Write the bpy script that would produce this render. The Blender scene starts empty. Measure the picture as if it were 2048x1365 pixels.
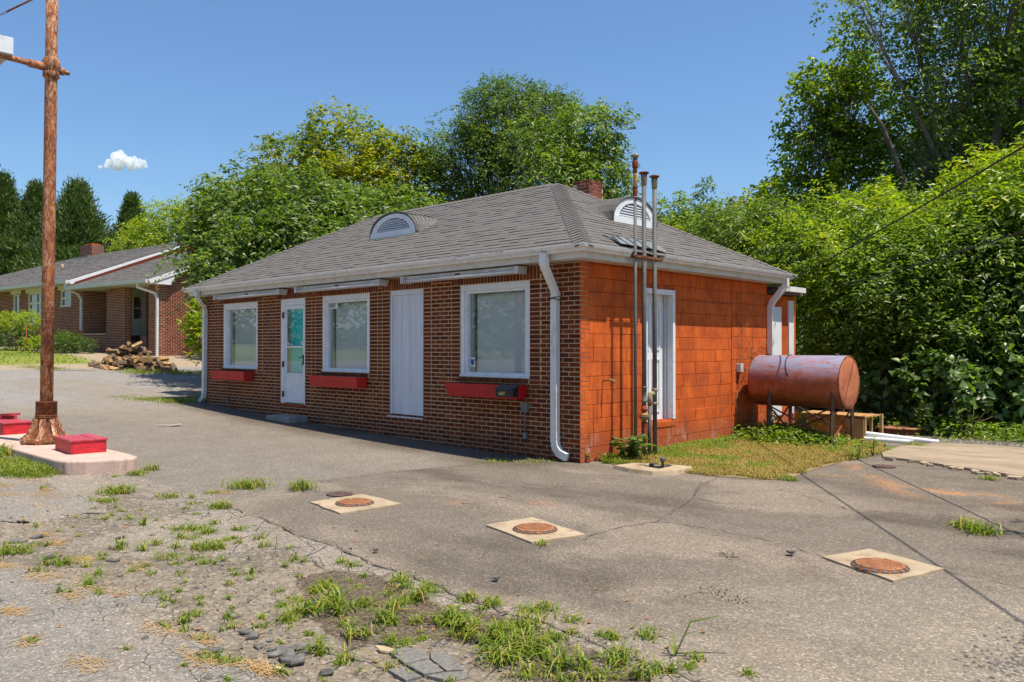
import bpy, math, random
import numpy as np
from mathutils import Vector, Matrix
random.seed(7)
R = np.random.RandomState(11)
S = bpy.context.scene
COL = S.collection

# ---------------------------------------------------------------- camera, world, sun, exposure
AZ, PITCH = math.radians(43.7), 0.00952
CAM = (7.253, -8.984, 1.62)
cam_d = bpy.data.cameras.new('camera'); cam = bpy.data.objects.new('camera', cam_d); COL.objects.link(cam)
cam_d.lens = 28.617; cam_d.sensor_width = 36.0; cam_d.clip_end = 3000; cam_d.clip_start = 0.05
cam.location = CAM; cam.rotation_euler = (math.pi / 2 + PITCH, 0, AZ)
S.camera = cam
SUN = Vector((0.40, 0.09, 1.0)).normalized()
w = bpy.data.worlds.new('World'); S.world = w; w.use_nodes = True
wn = w.node_tree; bg = wn.nodes['Background']
sky = wn.nodes.new('ShaderNodeTexSky'); sky.sky_type = 'NISHITA'; sky.sun_disc = False
sky.sun_elevation = math.asin(SUN.z); sky.sun_rotation = math.atan2(SUN.x, SUN.y)
sky.air_density = 1.25; sky.dust_density = 0.8; sky.ozone_density = 3.0; sky.altitude = 200
tint = wn.nodes.new('ShaderNodeMixRGB'); tint.blend_type = 'MULTIPLY'; tint.inputs[0].default_value = 1; tint.inputs[2].default_value = (0.86, 1.06, 1.27, 1)
wn.links.new(sky.outputs[0], tint.inputs[1]); wn.links.new(tint.outputs[0], bg.inputs[0]); bg.inputs[1].default_value = 0.091
sd = bpy.data.lights.new('sun', 'SUN'); sd.energy = 5.0; sd.angle = math.radians(0.5); sd.color = (1.0, 0.93, 0.80)
so = bpy.data.objects.new('sun', sd); COL.objects.link(so); so.rotation_euler = SUN.to_track_quat('Z', 'Y').to_euler()
so.location = (20, 6, 60)
S.view_settings.view_transform = 'Standard'; S.view_settings.look = 'None'
S.view_settings.exposure = 0.42; S.view_settings.gamma = 1.0
S.render.engine = 'CYCLES'
S.cycles.max_bounces = 8; S.cycles.transparent_max_bounces = 16; S.cycles.volume_bounces = 6
S.cycles.use_denoising = True

# ---------------------------------------------------------------- materials
class NT:
    def __init__(s, name):
        s.m = bpy.data.materials.new(name); s.m.use_nodes = True
        s.t = s.m.node_tree; s.n = s.t.nodes; s.b = s.n['Principled BSDF']; s.out = s.n['Material Output']
    def add(s, typ, **kw):
        nd = s.n.new('ShaderNode' + typ)
        for k, v in kw.items():
            if k.startswith('i_'):
                key = k[2:]; key = int(key) if key.isdigit() else key.replace('_', ' ')
                if hasattr(v, 'links'): s.t.links.new(v, nd.inputs[key])
                else: nd.inputs[key].default_value = v
            else: setattr(nd, k, v)
        return nd
    def link(s, a, b): s.t.links.new(a, b)
    def pos(s, scale=(1, 1, 1), obj=False):
        tc = s.add('TexCoord'); src = tc.outputs['Object'] if obj else s.add('NewGeometry').outputs['Position']
        mp = s.add('Mapping'); mp.inputs['Scale'].default_value = scale; s.link(src, mp.inputs[0]); return mp.outputs[0]
    def noise(s, vec, scale, detail=3, rough=0.6):
        nd = s.add('TexNoise'); nd.inputs['Scale'].default_value = scale; nd.inputs['Detail'].default_value = detail
        nd.inputs['Roughness'].default_value = rough; s.link(vec, nd.inputs['Vector']); return nd.outputs['Fac']
    def ramp(s, fac, stops, interp='LINEAR'):
        nd = s.add('ValToRGB'); cr = nd.color_ramp; cr.interpolation = interp
        while len(cr.elements) < len(stops): cr.elements.new(0.5)
        for e, (p, c) in zip(cr.elements, stops):
            e.position = p; e.color = (c, c, c, 1) if isinstance(c, (int, float)) else (*c, 1)
        s.link(fac, nd.inputs[0]); return nd.outputs[0]
    def mix(s, fac, a, b, mode='MIX'):
        nd = s.add('MixRGB', blend_type=mode)
        for k, v in ((0, fac), (1, a), (2, b)):
            if hasattr(v, 'links'): s.link(v, nd.inputs[k])
            elif k == 0: nd.inputs[0].default_value = v
            else: nd.inputs[k].default_value = (v, v, v, 1) if isinstance(v, (int, float)) else (*v, 1)
        return nd.outputs[0]
    def math(s, op, a, b=0.0):
        nd = s.add('Math', operation=op)
        for k, v in ((0, a), (1, b)):
            if hasattr(v, 'links'): s.link(v, nd.inputs[k])
            else: nd.inputs[k].default_value = v
        return nd.outputs[0]
    def rand(s):
        a = s.add('NewGeometry').outputs['Random Per Island']; b = s.add('ObjectInfo').outputs['Random']
        return s.math('FRACT', s.math('ADD', a, s.math('MULTIPLY', b, 7.31)))
    def bump(s, h, strength=0.3, dist=0.01):
        nd = s.add('Bump'); nd.inputs['Strength'].default_value = strength; nd.inputs['Distance'].default_value = dist
        s.link(h, nd.inputs['Height']); s.link(nd.outputs[0], s.b.inputs['Normal'])
    def fin(s, col, rough=0.8, metal=0.0, spec=None):
        if hasattr(col, 'links'): s.link(col, s.b.inputs['Base Color'])
        else: s.b.inputs['Base Color'].default_value = (*col, 1)
        if hasattr(rough, 'links'): s.link(rough, s.b.inputs['Roughness'])
        else: s.b.inputs['Roughness'].default_value = rough
        s.b.inputs['Metallic'].default_value = metal
        if spec is not None: s.b.inputs['Specular IOR Level'].default_value = spec
        return s.m

def simple(name, c1, c2=None, scale=6, rough=0.7, bump=0.2, bscale=60, rnd=0.0, metal=0.0, stretch=(1, 1, 1), dirt=None, dirt_amt=0.5, spec=0.4):
    """two-tone noise paint with grain, per-piece variation and optional dirt blotches"""
    n = NT(name); v = n.pos(stretch); c2 = c2 or tuple(x * 0.8 for x in c1)
    col = n.mix(n.ramp(n.noise(v, scale, 4), [(0.35, 0.0), (0.65, 1.0)]), c1, c2)
    if dirt:
        col = n.mix(n.math('MULTIPLY', n.ramp(n.noise(v, scale * 2.7, 6, 0.7), [(0.52, 0.0), (0.68, 1.0)]), dirt_amt), col, dirt)
    if rnd:
        hs = n.add('HueSaturation'); n.link(col, hs.inputs['Color'])
        n.link(n.math('ADD', n.math('MULTIPLY', n.rand(), rnd * 2), 1 - rnd), hs.inputs['Value']); col = hs.outputs[0]
    if bump: n.bump(n.noise(v, bscale, 3), bump, 0.004)
    return n.fin(col, rough, metal, spec)

M = {}
def brick_mat(name, stops, dirt=(0.03, 0.02, 0.015)):
    n = NT(name); v = n.pos()
    col = n.ramp(n.rand(), stops)
    col = n.mix(n.math('MULTIPLY', n.noise(v, 70, 4, 0.7), 0.75), col, n.mix(0.6, col, (0.012, 0.006, 0.004)))
    col = n.mix(n.ramp(n.noise(v, 1.7, 5, 0.65), [(0.55, 0.0), (0.75, 0.45)]), col, dirt)
    n.bump(n.noise(v, 130, 4, 0.7), 0.5, 0.004)
    return n.fin(col, 0.85, 0, 0.25)
M['brick'] = brick_mat('red_brick', [(0.0, (0.10, 0.019, 0.006)), (0.35, (0.155, 0.030, 0.008)), (0.7, (0.20, 0.043, 0.011)), (0.92, (0.235, 0.062, 0.016)), (1.0, (0.075, 0.018, 0.007))])
M['house_brick'] = brick_mat('house_brick', [(0.0, (0.16, 0.04, 0.018)), (0.5, (0.23, 0.06, 0.027)), (1.0, (0.30, 0.09, 0.04))])
M['old_brick'] = brick_mat('chimney_brick', [(0.0, (0.16, 0.04, 0.025)), (0.5, (0.24, 0.07, 0.04)), (1.0, (0.33, 0.11, 0.06))], (0.05, 0.035, 0.03))
def mortar():
    n = NT('mortar'); v = n.pos()
    col = n.mix(n.noise(v, 9, 5), (0.58, 0.37, 0.21), (0.42, 0.27, 0.16))
    z = n.add('SeparateXYZ'); n.link(n.add('NewGeometry').outputs['Position'], z.inputs[0])
    low = n.ramp(n.math('ADD', z.outputs[2], n.math('MULTIPLY', n.noise(v, 3, 4), 0.3)), [(0.28, 1.0), (0.62, 0.0)])
    col = n.mix(n.math('MULTIPLY', low, 0.45), col, (0.16, 0.13, 0.11))
    n.bump(n.noise(v, 160, 3), 0.5, 0.003)
    return n.fin(col, 0.95, 0, 0.2)
M['mortar'] = mortar()
M['house_mortar'] = simple('house_mortar', (0.70, 0.50, 0.36), (0.55, 0.4, 0.3), 8, 0.95, 0.3, 100)
def orange():
    n = NT('orange_masonry_paint'); v = n.pos()
    hs = n.add('HueSaturation')
    col = n.mix(n.ramp(n.noise(v, 2.3, 5, 0.65), [(0.38, 0.0), (0.62, 1.0)]), (0.64, 0.122, 0.014), (0.44, 0.072, 0.012))
    col = n.mix(n.math('MULTIPLY', n.ramp(n.noise(n.pos((1, 1, 0.28)), 4.2, 7, 0.75), [(0.47, 0.0), (0.66, 1.0)]), 0.65), col, (0.25, 0.055, 0.014))
    n.link(col, hs.inputs['Color']); n.link(n.math('ADD', n.math('MULTIPLY', n.rand(), 0.14), 0.95), hs.inputs['Value'])
    col = hs.outputs[0]
    z = n.add('SeparateXYZ'); n.link(n.add('NewGeometry').outputs['Position'], z.inputs[0])
    low = n.ramp(n.math('ADD', z.outputs[2], n.math('MULTIPLY', n.noise(v, 2.2, 4), 0.5)), [(0.42, 1.0), (0.72, 0.0)])
    col = n.mix(n.math('MULTIPLY', low, 0.5), col, (0.27, 0.085, 0.045))
    chalk = n.math('MULTIPLY', low, n.ramp(n.noise(n.pos((1, 1, 0.5)), 4.3, 5, 0.7), [(0.56, 0.0), (0.66, 1.0)]))
    col = n.mix(n.math('MULTIPLY', chalk, 0.55), col, (0.5, 0.36, 0.3))
    n.bump(n.math('ADD', n.noise(v, 120, 5, 0.75), n.math('MULTIPLY', n.noise(v, 14, 4, .7), 1.5)), 0.7, 0.006)
    return n.fin(col, 0.8, 0, 0.3)
M['orange'] = orange()
M['orange_joint'] = simple('orange_joint', (0.50, 0.09, 0.014), (0.20, 0.036, 0.01), 6, 0.9, 0.3, 80)
def white(name, c, d=(0.42, 0.38, 0.32), amt=0.4, sc=5, st=(1, 1, 1), rough=0.5): return simple(name, c, tuple(x * 0.9 for x in c), sc, rough, 0.12, 50, 0.03, 0, st, d, amt)
M['white'] = white('white_trim_paint', (0.74, 0.75, 0.77))
M['gutter'] = white('white_gutter_metal', (0.72, 0.71, 0.69), (0.42, 0.36, 0.28), 0.6, 3, (1.5, 1.5, .5), 0.4)
M['board'] = white('weathered_fascia_paint', (0.62, 0.60, 0.55), (0.33, 0.29, 0.23), 0.6, 3)
M['plank'] = white('whitewashed_plank', (0.64, 0.66, 0.71), (0.4, 0.38, 0.37), 0.35, 4, (3, 3, 0.4))
M['greyboard'] = white('grey_painted_trim', (0.36, 0.37, 0.32), (0.2, 0.2, 0.17), 0.3)
M['housewhite'] = white('house_trim_paint', (0.66, 0.64, 0.56), (0.4, 0.38, 0.3), 0.3)
def shingle(name, stops):
    n = NT(name); v = n.pos()
    col = n.ramp(n.rand(), stops)
    col = n.mix(0.55, col, n.ramp(n.noise(v, 340, 2, 0.8), [(0.3, (0.05, 0.045, 0.045)), (0.5, (0.14, 0.128, 0.12)), (0.7, (0.26, 0.235, 0.21))]))
    col = n.mix(n.ramp(n.noise(v, 1.1, 5, 0.6), [(0.45, 0.0), (0.75, 0.35)]), col, (0.12, 0.11, 0.10))
    n.bump(n.noise(v, 350, 2), 0.5, 0.003)
    return n.fin(col, 0.95, 0, 0.2)
M['shingle'] = shingle('asphalt_shingle', [(0, (0.125, 0.113, 0.106)), (0.4, (0.15, 0.134, 0.121)), (0.75, (0.17, 0.15, 0.134)), (1, (0.13, 0.122, 0.118))])
M['underlay'] = simple('roof_underlay', (0.035, 0.033, 0.032), None, 10, 0.95)
def rust(name, stops, scale=14, stretch=(1, 1, 0.45), thr=(0.52, 0.6), flake=(0.62, 0.52, 0.42), amt=0.8):
    n = NT(name); v = n.pos(stretch)
    col = n.ramp(n.noise(v, scale, 7, 0.7), stops)
    fl = n.ramp(n.noise(v, scale * 2.2, 7, 0.75), [(thr[0], 0.0), (thr[1], 1.0)])
    zz = n.ramp(n.noise(v, 1.3, 3), [(0.35, 0.15), (0.6, 1.0)])
    col = n.mix(n.math('MULTIPLY', n.math('MULTIPLY', fl, zz), amt), col, flake)
    n.bump(n.noise(v, scale * 4, 6, 0.75), 0.7, 0.006)
    return n.fin(col, 0.85, 0.0, 0.3)
RS = [(0.3, (0.07, 0.02, 0.012)), (0.45, (0.21, 0.055, 0.018)), (0.58, (0.36, 0.12, 0.035)), (0.72, (0.52, 0.27, 0.11))]
M['rust'] = rust('rusty_pole_paint', RS, 16, (1, 1, .35), (0.49, 0.56), (0.66, 0.50, 0.36), .9)
M['rust_dark'] = rust('rusted_iron', [(0.3, (0.05, 0.02, 0.013)), (0.5, (0.16, 0.05, 0.02)), (0.68, (0.33, 0.13, 0.05))], 18, (1, 1, 1), (0.62, 0.7), (0.3, 0.16, 0.08), 0.5)
M['rust_red'] = rust('red_rusted_fitting', [(0.3, (0.10, 0.02, 0.012)), (0.6, (0.30, 0.065, 0.02)), (0.75, (0.4, 0.13, 0.05))], 25, (1, 1, 1), (0.7, 0.8), (0.4, 0.3, 0.2), 0.3)
M['manhole'] = rust('rusted_manhole_iron', [(0.3, (0.20, 0.075, 0.035)), (0.5, (0.36, 0.15, 0.07)), (0.7, (0.52, 0.26, 0.14))], 20, (1, 1, 1), (0.62, 0.7), (0.6, 0.4, 0.3), 0.5)
M['darkiron'] = rust('dark_iron', [(0.3, (0.05, 0.035, 0.03)), (0.6, (0.12, 0.07, 0.055)), (0.8, (0.2, 0.11, 0.08))], 20, (1, 1, 1), (0.7, 0.8), (0.3, 0.18, 0.12), 0.4)
M['steel'] = simple('galvanised_pipe', (0.13, 0.13, 0.122), (0.075, 0.075, 0.07), 8, 0.65, 0.3, 60, 0.05, 0.0, (1, 1, 0.4), (0.2, 0.12, 0.08), 0.4)
M['fitting'] = simple('corroded_brass_fitting', (0.36, 0.31, 0.2), (0.18, 0.13, 0.08), 20, 0.6, 0.4, 90, 0.05, 0.2)
M['fit_yellow'] = simple('yellowed_valve', (0.42, 0.24, 0.07), (0.27, 0.12, 0.04), 15, 0.6, 0.4, 90)
M['concrete'] = simple('tan_concrete', (0.44, 0.335, 0.215), (0.33, 0.25, 0.16), 3, 0.9, 0.8, 70, 0, 0, (1, 1, 1), (0.24, 0.14, 0.07), 0.75)
M['slabcon'] = simple('sandy_slab', (0.40, 0.30, 0.20), (0.26, 0.20, 0.135), 1.3, 0.92, 0.9, 60, 0, 0, (.6, 1.6, 1), (0.17, 0.125, 0.085), 0.8)
M['stepcon'] = simple('grey_concrete_step', (0.30, 0.29, 0.27), (0.2, 0.2, 0.19), 8, 0.9, 0.6, 90)
def island_mat():
    n = NT('pink_painted_concrete'); v = n.pos()
    col = n.mix(n.ramp(n.noise(v, 3.2, 6, 0.7), [(0.4, 0.0), (0.62, 1.0)]), (0.62, 0.42, 0.34), (0.50, 0.36, 0.29))
    col = n.mix(n.ramp(n.noise(n.pos((1, 1, 0.3)), 7, 6, 0.7), [(0.55, 0.0), (0.72, 0.65)]), col, (0.24, 0.19, 0.16))
    col = n.mix(n.ramp(n.noise(v, 60, 3, 0.7), [(0.6, 0.0), (0.72, 0.6)]), col, (0.22, 0.17, 0.14))
    n.bump(n.noise(v, 45, 6, 0.75), 0.9, 0.012)
    return n.fin(col, 0.92, 0, 0.2)
M['island'] = island_mat()
M['redwood'] = simple('worn_red_paint', (0.62, 0.022, 0.035), (0.45, 0.014, 0.022), 5, 0.5, 0.4, 50, 0.1, 0, (4, 0.6, 4), (0.07, 0.015, 0.015), 1.0)
M['redlid'] = simple('faded_red_lid', (0.50, 0.06, 0.075), (0.42, 0.03, 0.045), 6, 0.4, 0.4, 50, 0.12, 0, (2, 0.8, 2), (0.55, 0.3, 0.28), 0.5)
M['planter_red'] = simple('red_planter_paint', (0.55, 0.025, 0.015), (0.46, 0.02, 0.014), 3, 0.6, 0.2, 50, 0.04)
M['planter_red2'] = simple('deep_red_planter_paint', (0.46, 0.008, 0.010), (0.40, 0.007, 0.010), 3, 0.5, 0.2, 50, 0.04)
M['black'] = simple('black_metal', (0.012, 0.012, 0.014), (0.02, 0.02, 0.022), 5, 0.35, 0.1)
M['soil'] = simple('dark_soil', (0.04, 0.027, 0.018), (0.02, 0.015, 0.01), 30, 1.0, 0.6)
M['bronze'] = simple('brown_hinge', (0.09, 0.035, 0.018), None, 20, 0.5)
M['gold'] = simple('gold_numeral', (0.75, 0.55, 0.25), None, 20, 0.4)
M['ink'] = simple('black_ink', (0.01, 0.01, 0.01), None, 5, 0.6, 0)
M['paper'] = simple('white_sticker', (0.8, 0.8, 0.78), None, 5, 0.5, 0)
M['blueink'] = simple('blue_sticker', (0.03, 0.09, 0.4), None, 5, 0.5, 0)
M['blind'] = simple('grey_roller_blind', (0.60, 0.61, 0.58), (0.56, 0.57, 0.54), 0.8, 0.8, 0.0)
M['teal'] = simple('teal_door_paint', (0.0, 0.66, 0.66), (0.0, 0.58, 0.60), 4, 0.5, 0.1)
M['dark'] = simple('dark_interior', (0.012, 0.012, 0.013), None, 4, 0.9, 0)
M['cable'] = simple('black_cable', (0.02, 0.02, 0.02), None, 10, 0.6, 0)
M['pvc'] = simple('white_pvc', (0.82, 0.82, 0.80), (0.74, 0.73, 0.7), 6, 0.35, 0.05)
M['corrug'] = simple('black_corrugated_pipe', (0.03, 0.03, 0.035), None, 6, 0.5, 0.1)
M['cardboard'] = simple('old_plywood', (0.50, 0.28, 0.10), (0.36, 0.19, 0.07), 4, 0.85, 0.3, 50, 0.06, 0, (1, 3, 1))
M['ochre'] = simple('ochre_painted_wood', (0.46, 0.22, 0.03), (0.36, 0.17, 0.03), 5, 0.7, 0.3)
M['signwhite'] = simple('white_sign_metal', (0.70, 0.72, 0.74), (0.62, 0.64, 0.66), 2, 0.45, 0.05, 20, 0, 0, (1, 1, 1), (0.4, 0.36, 0.32), 0.3)
M['tube'] = simple('fluorescent_tube', (0.72, 0.73, 0.75), None, 10, 0.25, 0)
M['fixture'] = simple('aged_fixture_enamel', (0.58, 0.57, 0.54), (0.46, 0.44, 0.4), 4, 0.45, 0.1, 40, 0, 0, (1, 1, 1), (0.24, 0.15, 0.09), 0.55)
M['flash'] = simple('grey_flashing', (0.20, 0.21, 0.20), (0.15, 0.155, 0.15), 7, 0.5, 0.2)
M['wood_end'] = simple('split_wood', (0.46, 0.29, 0.13), (0.30, 0.17, 0.075), 9, 0.9, 0.5, 60, 0.3, 0, (1, 1, 1), (0.12, 0.07, 0.04), 0.5)
M['bark'] = simple('tree_bark', (0.13, 0.10, 0.075), (0.06, 0.045, 0.032), 9, 0.95, 0.9, 30, 0, 0, (1, 1, 0.25))
M['barkpale'] = simple('pale_tree_bark', (0.24, 0.21, 0.17), (0.12, 0.10, 0.08), 6, 0.95, 0.8, 25, 0, 0, (1, 1, 0.4))
M['logbark'] = simple('log_bark', (0.16, 0.11, 0.075), (0.08, 0.05, 0.035), 14, 0.95, 0.8, 50, 0.25)
M['vine'] = simple('dry_vine_stem', (0.36, 0.22, 0.13), (0.22, 0.12, 0.07), 20, 0.9, 0.3)
M['stone'] = simple('broken_asphalt', (0.18, 0.165, 0.145), (0.06, 0.053, 0.046), 18, 0.95, 0.9, 90, 0.25, 0, (1, 1, 1), (0.3, 0.28, 0.25), 0.3)
M['pebble'] = simple('pebble', (0.24, 0.20, 0.17), (0.10, 0.09, 0.08), 30, 0.95, 0.6, 90, 0.5)
M['tanstone'] = simple('tan_stone', (0.46, 0.34, 0.20), (0.36, 0.27, 0.17), 10, 0.9, 0.5)
M['crack'] = simple('crack_fill', (0.12, 0.095, 0.07), (0.06, 0.048, 0.036), 8, 1.0, 0.5)
M['paint'] = simple('worn_white_marking', (0.52, 0.50, 0.47), (0.30, 0.28, 0.26), 12, 0.8, 0.4)
def glass_mat(name, tint, rough=0.02, alpha=0.25, col=(0.25, 0.28, 0.28)):
    n = NT(name); fres_ = n.add('Fresnel', i_IOR=1.52); fres = n.add('Math', operation='MULTIPLY'); n.link(fres_.outputs[0], fres.inputs[0]); n.link(n.math('SUBTRACT', 1.0, n.add('NewGeometry').outputs['Backfacing']), fres.inputs[1])
    gl = n.add('BsdfGlossy'); gl.inputs['Roughness'].default_value = rough; gl.inputs['Color'].default_value = (0.95, 0.97, 1, 1)
    tr = n.add('BsdfTransparent'); tr.inputs['Color'].default_value = (*tint, 1)
    df = n.add('BsdfDiffuse'); df.inputs['Color'].default_value = (*col, 1)
    m0 = n.add('MixShader'); m0.inputs[0].default_value = alpha; n.link(tr.outputs[0], m0.inputs[1]); n.link(df.outputs[0], m0.inputs[2])
    ms = n.add('MixShader'); n.link(n.math('MULTIPLY', fres.outputs[0], 2.0), ms.inputs[0])
    n.link(m0.outputs[0], ms.inputs[1]); n.link(gl.outputs[0], ms.inputs[2]); n.link(ms.outputs[0], n.out.inputs[0]); return n.m
M['glass'] = glass_mat('window_glass', (0.92, 0.95, 0.96), 0.02, 0.05, (.4, .45, .46))
M['doorglass'] = glass_mat('storm_glass', (0.92, 0.95, 0.95), 0.02, 0.03)
M['darkglass'] = glass_mat('dark_glass', (0.35, 0.38, 0.36), 0.03, 0.1, (0.05, 0.06, 0.06))
def leaf_mat(name, stops, trans=0.5, tcol=(1.3, 1.45, 0.35), rough=0.38, big=0.25):
    n = NT(name); v = n.pos()
    col = n.ramp(n.rand(), stops)
    hs = n.add('HueSaturation'); n.link(col, hs.inputs['Color'])
    n.link(n.math('ADD', n.math('MULTIPLY', n.noise(v, 0.55, 4, 0.6), big * 2), 1 - big), hs.inputs['Value']); col = hs.outputs[0]
    n.fin(col, rough, 0, 0.5)
    tr = n.add('BsdfTranslucent'); n.link(n.mix(1.0, col, tcol, 'MULTIPLY'), tr.inputs['Color'])
    ms = n.add('MixShader'); ms.inputs[0].default_value = trans
    n.link(n.b.outputs[0], ms.inputs[1]); n.link(tr.outputs[0], ms.inputs[2]); n.link(ms.outputs[0], n.out.inputs[0])
    return n.m
def greens(a, b, c, d=None): return [(0, a), (0.45, b), (0.85, c), (1.0, d or c)]
M['leaf_mid'] = leaf_mat('mid_green_leaf', greens((0.055, 0.095, 0.018), (0.105, 0.165, 0.03), (0.185, 0.255, 0.06), (0.33, 0.36, 0.17)))
M['leaf_dark'] = leaf_mat('dark_green_leaf', greens((0.04, 0.075, 0.02), (0.075, 0.125, 0.03), (0.13, 0.18, 0.045)))
M['leaf_olive'] = leaf_mat('olive_yellow_leaf', greens((0.123, 0.175, 0.018), (0.219, 0.245, 0.021), (0.350, 0.333, 0.025), (0.490, 0.367, 0.026)))
M['leaf_bright'] = leaf_mat('bright_green_leaf', greens((0.08, 0.14, 0.02), (0.15, 0.225, 0.03), (0.245, 0.325, 0.05), (0.37, 0.40, 0.11)))
M['leaf_yellow'] = leaf_mat('yellow_green_leaf', greens((0.158, 0.228, 0.018), (0.245, 0.333, 0.021), (0.385, 0.438, 0.026), (0.525, 0.420, 0.035)))
M['leaf_con'] = leaf_mat('conifer_foliage', greens((0.045, 0.082, 0.018), (0.085, 0.135, 0.026), (0.16, 0.22, 0.04)), 0.25, (0.9, 1.1, 0.4), 0.6)
M['leaf_big'] = leaf_mat('broad_leaf', greens((0.055, 0.105, 0.022), (0.10, 0.17, 0.035), (0.17, 0.25, 0.06), (0.28, 0.34, 0.15)), 0.42)
M['grass'] = leaf_mat('grass_blade', [(0, (0.11, 0.18, 0.012)), (0.5, (0.20, 0.28, 0.018)), (0.85, (0.30, 0.35, 0.03)), (1, (0.42, 0.34, 0.09))], 0.42, (1, 1.1, 0.4), 0.5)
M['drygrass'] = leaf_mat('dry_grass_blade', [(0, (0.28, 0.26, 0.04)), (0.4, (0.38, 0.28, 0.06)), (0.75, (0.44, 0.25, 0.08)), (1, (0.26, 0.3, 0.03))], 0.25, (1, 1, 0.6), 0.7)
M['straw'] = leaf_mat('straw', [(0, (0.45, 0.28, 0.11)), (1, (0.58, 0.38, 0.17))], 0.2, (1, 1, 0.6), 0.8)

# ---------------------------------------------------------------- geometry helpers
def tag(o, label=None, cat=None, group=None, kind=None):
    if label: o['label'] = label
    if cat: o['category'] = cat
    if group: o['group'] = group
    if kind: o['kind'] = kind
    return o
def empty(name, loc=(0, 0, 0), rot=(0, 0, 0)):
    o = bpy.data.objects.new(name, None); COL.objects.link(o); o.location = loc; o.rotation_euler = rot; o.empty_display_size = 0.2
    return o
def link(name, me, parent=None, loc=(0, 0, 0), rot=(0, 0, 0)):
    o = bpy.data.objects.new(name, me); COL.objects.link(o); o.location = loc; o.rotation_euler = rot
    if parent: o.parent = parent
    return o
def npmesh(name, V, F, mats, parent=None, smooth=False, mi=None, loc=(0, 0, 0), rot=(0, 0, 0)):
    V = np.asarray(V, np.float32); F = np.asarray(F, np.int32); me = bpy.data.meshes.new(name)
    k = F.shape[1]; me.vertices.add(len(V)); me.vertices.foreach_set('co', V.ravel())
    me.loops.add(F.size); me.loops.foreach_set('vertex_index', F.ravel())
    me.polygons.add(len(F)); me.polygons.foreach_set('loop_start', np.arange(0, F.size, k, dtype=np.int32))
    if mi is not None: me.polygons.foreach_set('material_index', np.asarray(mi, np.int32))
    if smooth: me.polygons.foreach_set('use_smooth', np.ones(len(F), bool))
    for m in (mats if isinstance(mats, (list, tuple)) else [mats]): me.materials.append(m)
    me.update(calc_edges=True)
    return link(name, me, parent, loc, rot)
class MB:
    def __init__(s): s.v = []; s.f = []; s.mi = []; s.sm = []; s.cur = 0
    def mat(s, i): s.cur = i; return s
    def face(s, idx, smooth=False): s.f.append(tuple(idx)); s.mi.append(s.cur); s.sm.append(smooth)
    def pts(s, P): n = len(s.v); s.v.extend([tuple(map(float, p)) for p in P]); return n
    def hexa(s, P):
        n = s.pts(P)
        for q in ((0, 3, 2, 1), (4, 5, 6, 7), (0, 1, 5, 4), (1, 2, 6, 5), (2, 3, 7, 6), (3, 0, 4, 7)): s.face([n + i for i in q])
        return s
    def box(s, x0, x1, y0, y1, z0, z1):
        return s.hexa([(x0, y0, z0), (x1, y0, z0), (x1, y1, z0), (x0, y1, z0), (x0, y0, z1), (x1, y0, z1), (x1, y1, z1), (x0, y1, z1)])
    def obox(s, c, ux, uy, uz):
        c, ux, uy, uz = map(Vector, (c, ux, uy, uz)); P = []
        for sz in (-1, 1):
            for sx, sy in ((-1, -1), (1, -1), (1, 1), (-1, 1)): P.append(c + ux * sx + uy * sy + uz * sz)
        return s.hexa(P)
    def prism(s, poly, ext):
        n = len(poly); e = Vector(ext); a = s.pts(poly); b = s.pts([Vector(p) + e for p in poly])
        s.face([a + i for i in range(n)][::-1]); s.face([b + i for i in range(n)])
        for i in range(n): j = (i + 1) % n; s.face((a + i, a + j, b + j, b + i))
        return s
    def tube(s, path, r, n=8, cap=True, smooth=True):
        P = [Vector(p) for p in path]; rr = r if isinstance(r, (list, tuple)) else [r] * len(P); rings = []
        for i, p in enumerate(P):
            d = (P[min(i + 1, len(P) - 1)] - P[max(i - 1, 0)])
            d = d.normalized() if d.length > 1e-9 else Vector((0, 0, 1))
            a = d.orthogonal().normalized() if i == 0 else (la - d * la.dot(d)).normalized()
            la = a; b = d.cross(a)
            rings.append(s.pts([p + (a * math.cos(t) + b * math.sin(t)) * rr[i] for t in [2 * math.pi * k / n for k in range(n)]]))
        for i in range(len(rings) - 1):
            for k in range(n):
                l = (k + 1) % n; s.face((rings[i] + k, rings[i] + l, rings[i + 1] + l, rings[i + 1] + k), smooth)
        if cap: s.face([rings[0] + k for k in range(n)][::-1]); s.face([rings[-1] + k for k in range(n)])
        return s
    def lathe(s, c, prof, n=24, smooth=True, axis='z'):
        rings = []
        for r, h in prof:
            P = []
            for k in range(n):
                t = 2 * math.pi * k / n; x, y = r * math.cos(t), r * math.sin(t)
                P.append((c[0] + x, c[1] + y, c[2] + h) if axis == 'z' else (c[0] + h, c[1] + x, c[2] + y))
            rings.append(s.pts(P))
        for i in range(len(rings) - 1):
            for k in range(n): l = (k + 1) % n; s.face((rings[i] + k, rings[i] + l, rings[i + 1] + l, rings[i + 1] + k), smooth)
        s.face([rings[0] + k for k in range(n)][::-1]); s.face([rings[-1] + k for k in range(n)]); return s
    def mesh(s, name, mats):
        me = bpy.data.meshes.new(name); me.from_pydata(s.v, [], s.f)
        for m in (mats if isinstance(mats, (list, tuple)) else [mats]): me.materials.append(m)
        me.polygons.foreach_set('material_index', s.mi); me.polygons.foreach_set('use_smooth', s.sm); me.update(); return me
    def build(s, name, mats, parent=None, loc=(0, 0, 0), rot=(0, 0, 0), bevel=0):
        o = link(name, s.mesh(name, mats), parent, loc, rot)
        if bevel:
            b = o.modifiers.new('b', 'BEVEL'); b.width = bevel; b.segments = 2; b.limit_method = 'ANGLE'
        return o
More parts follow.
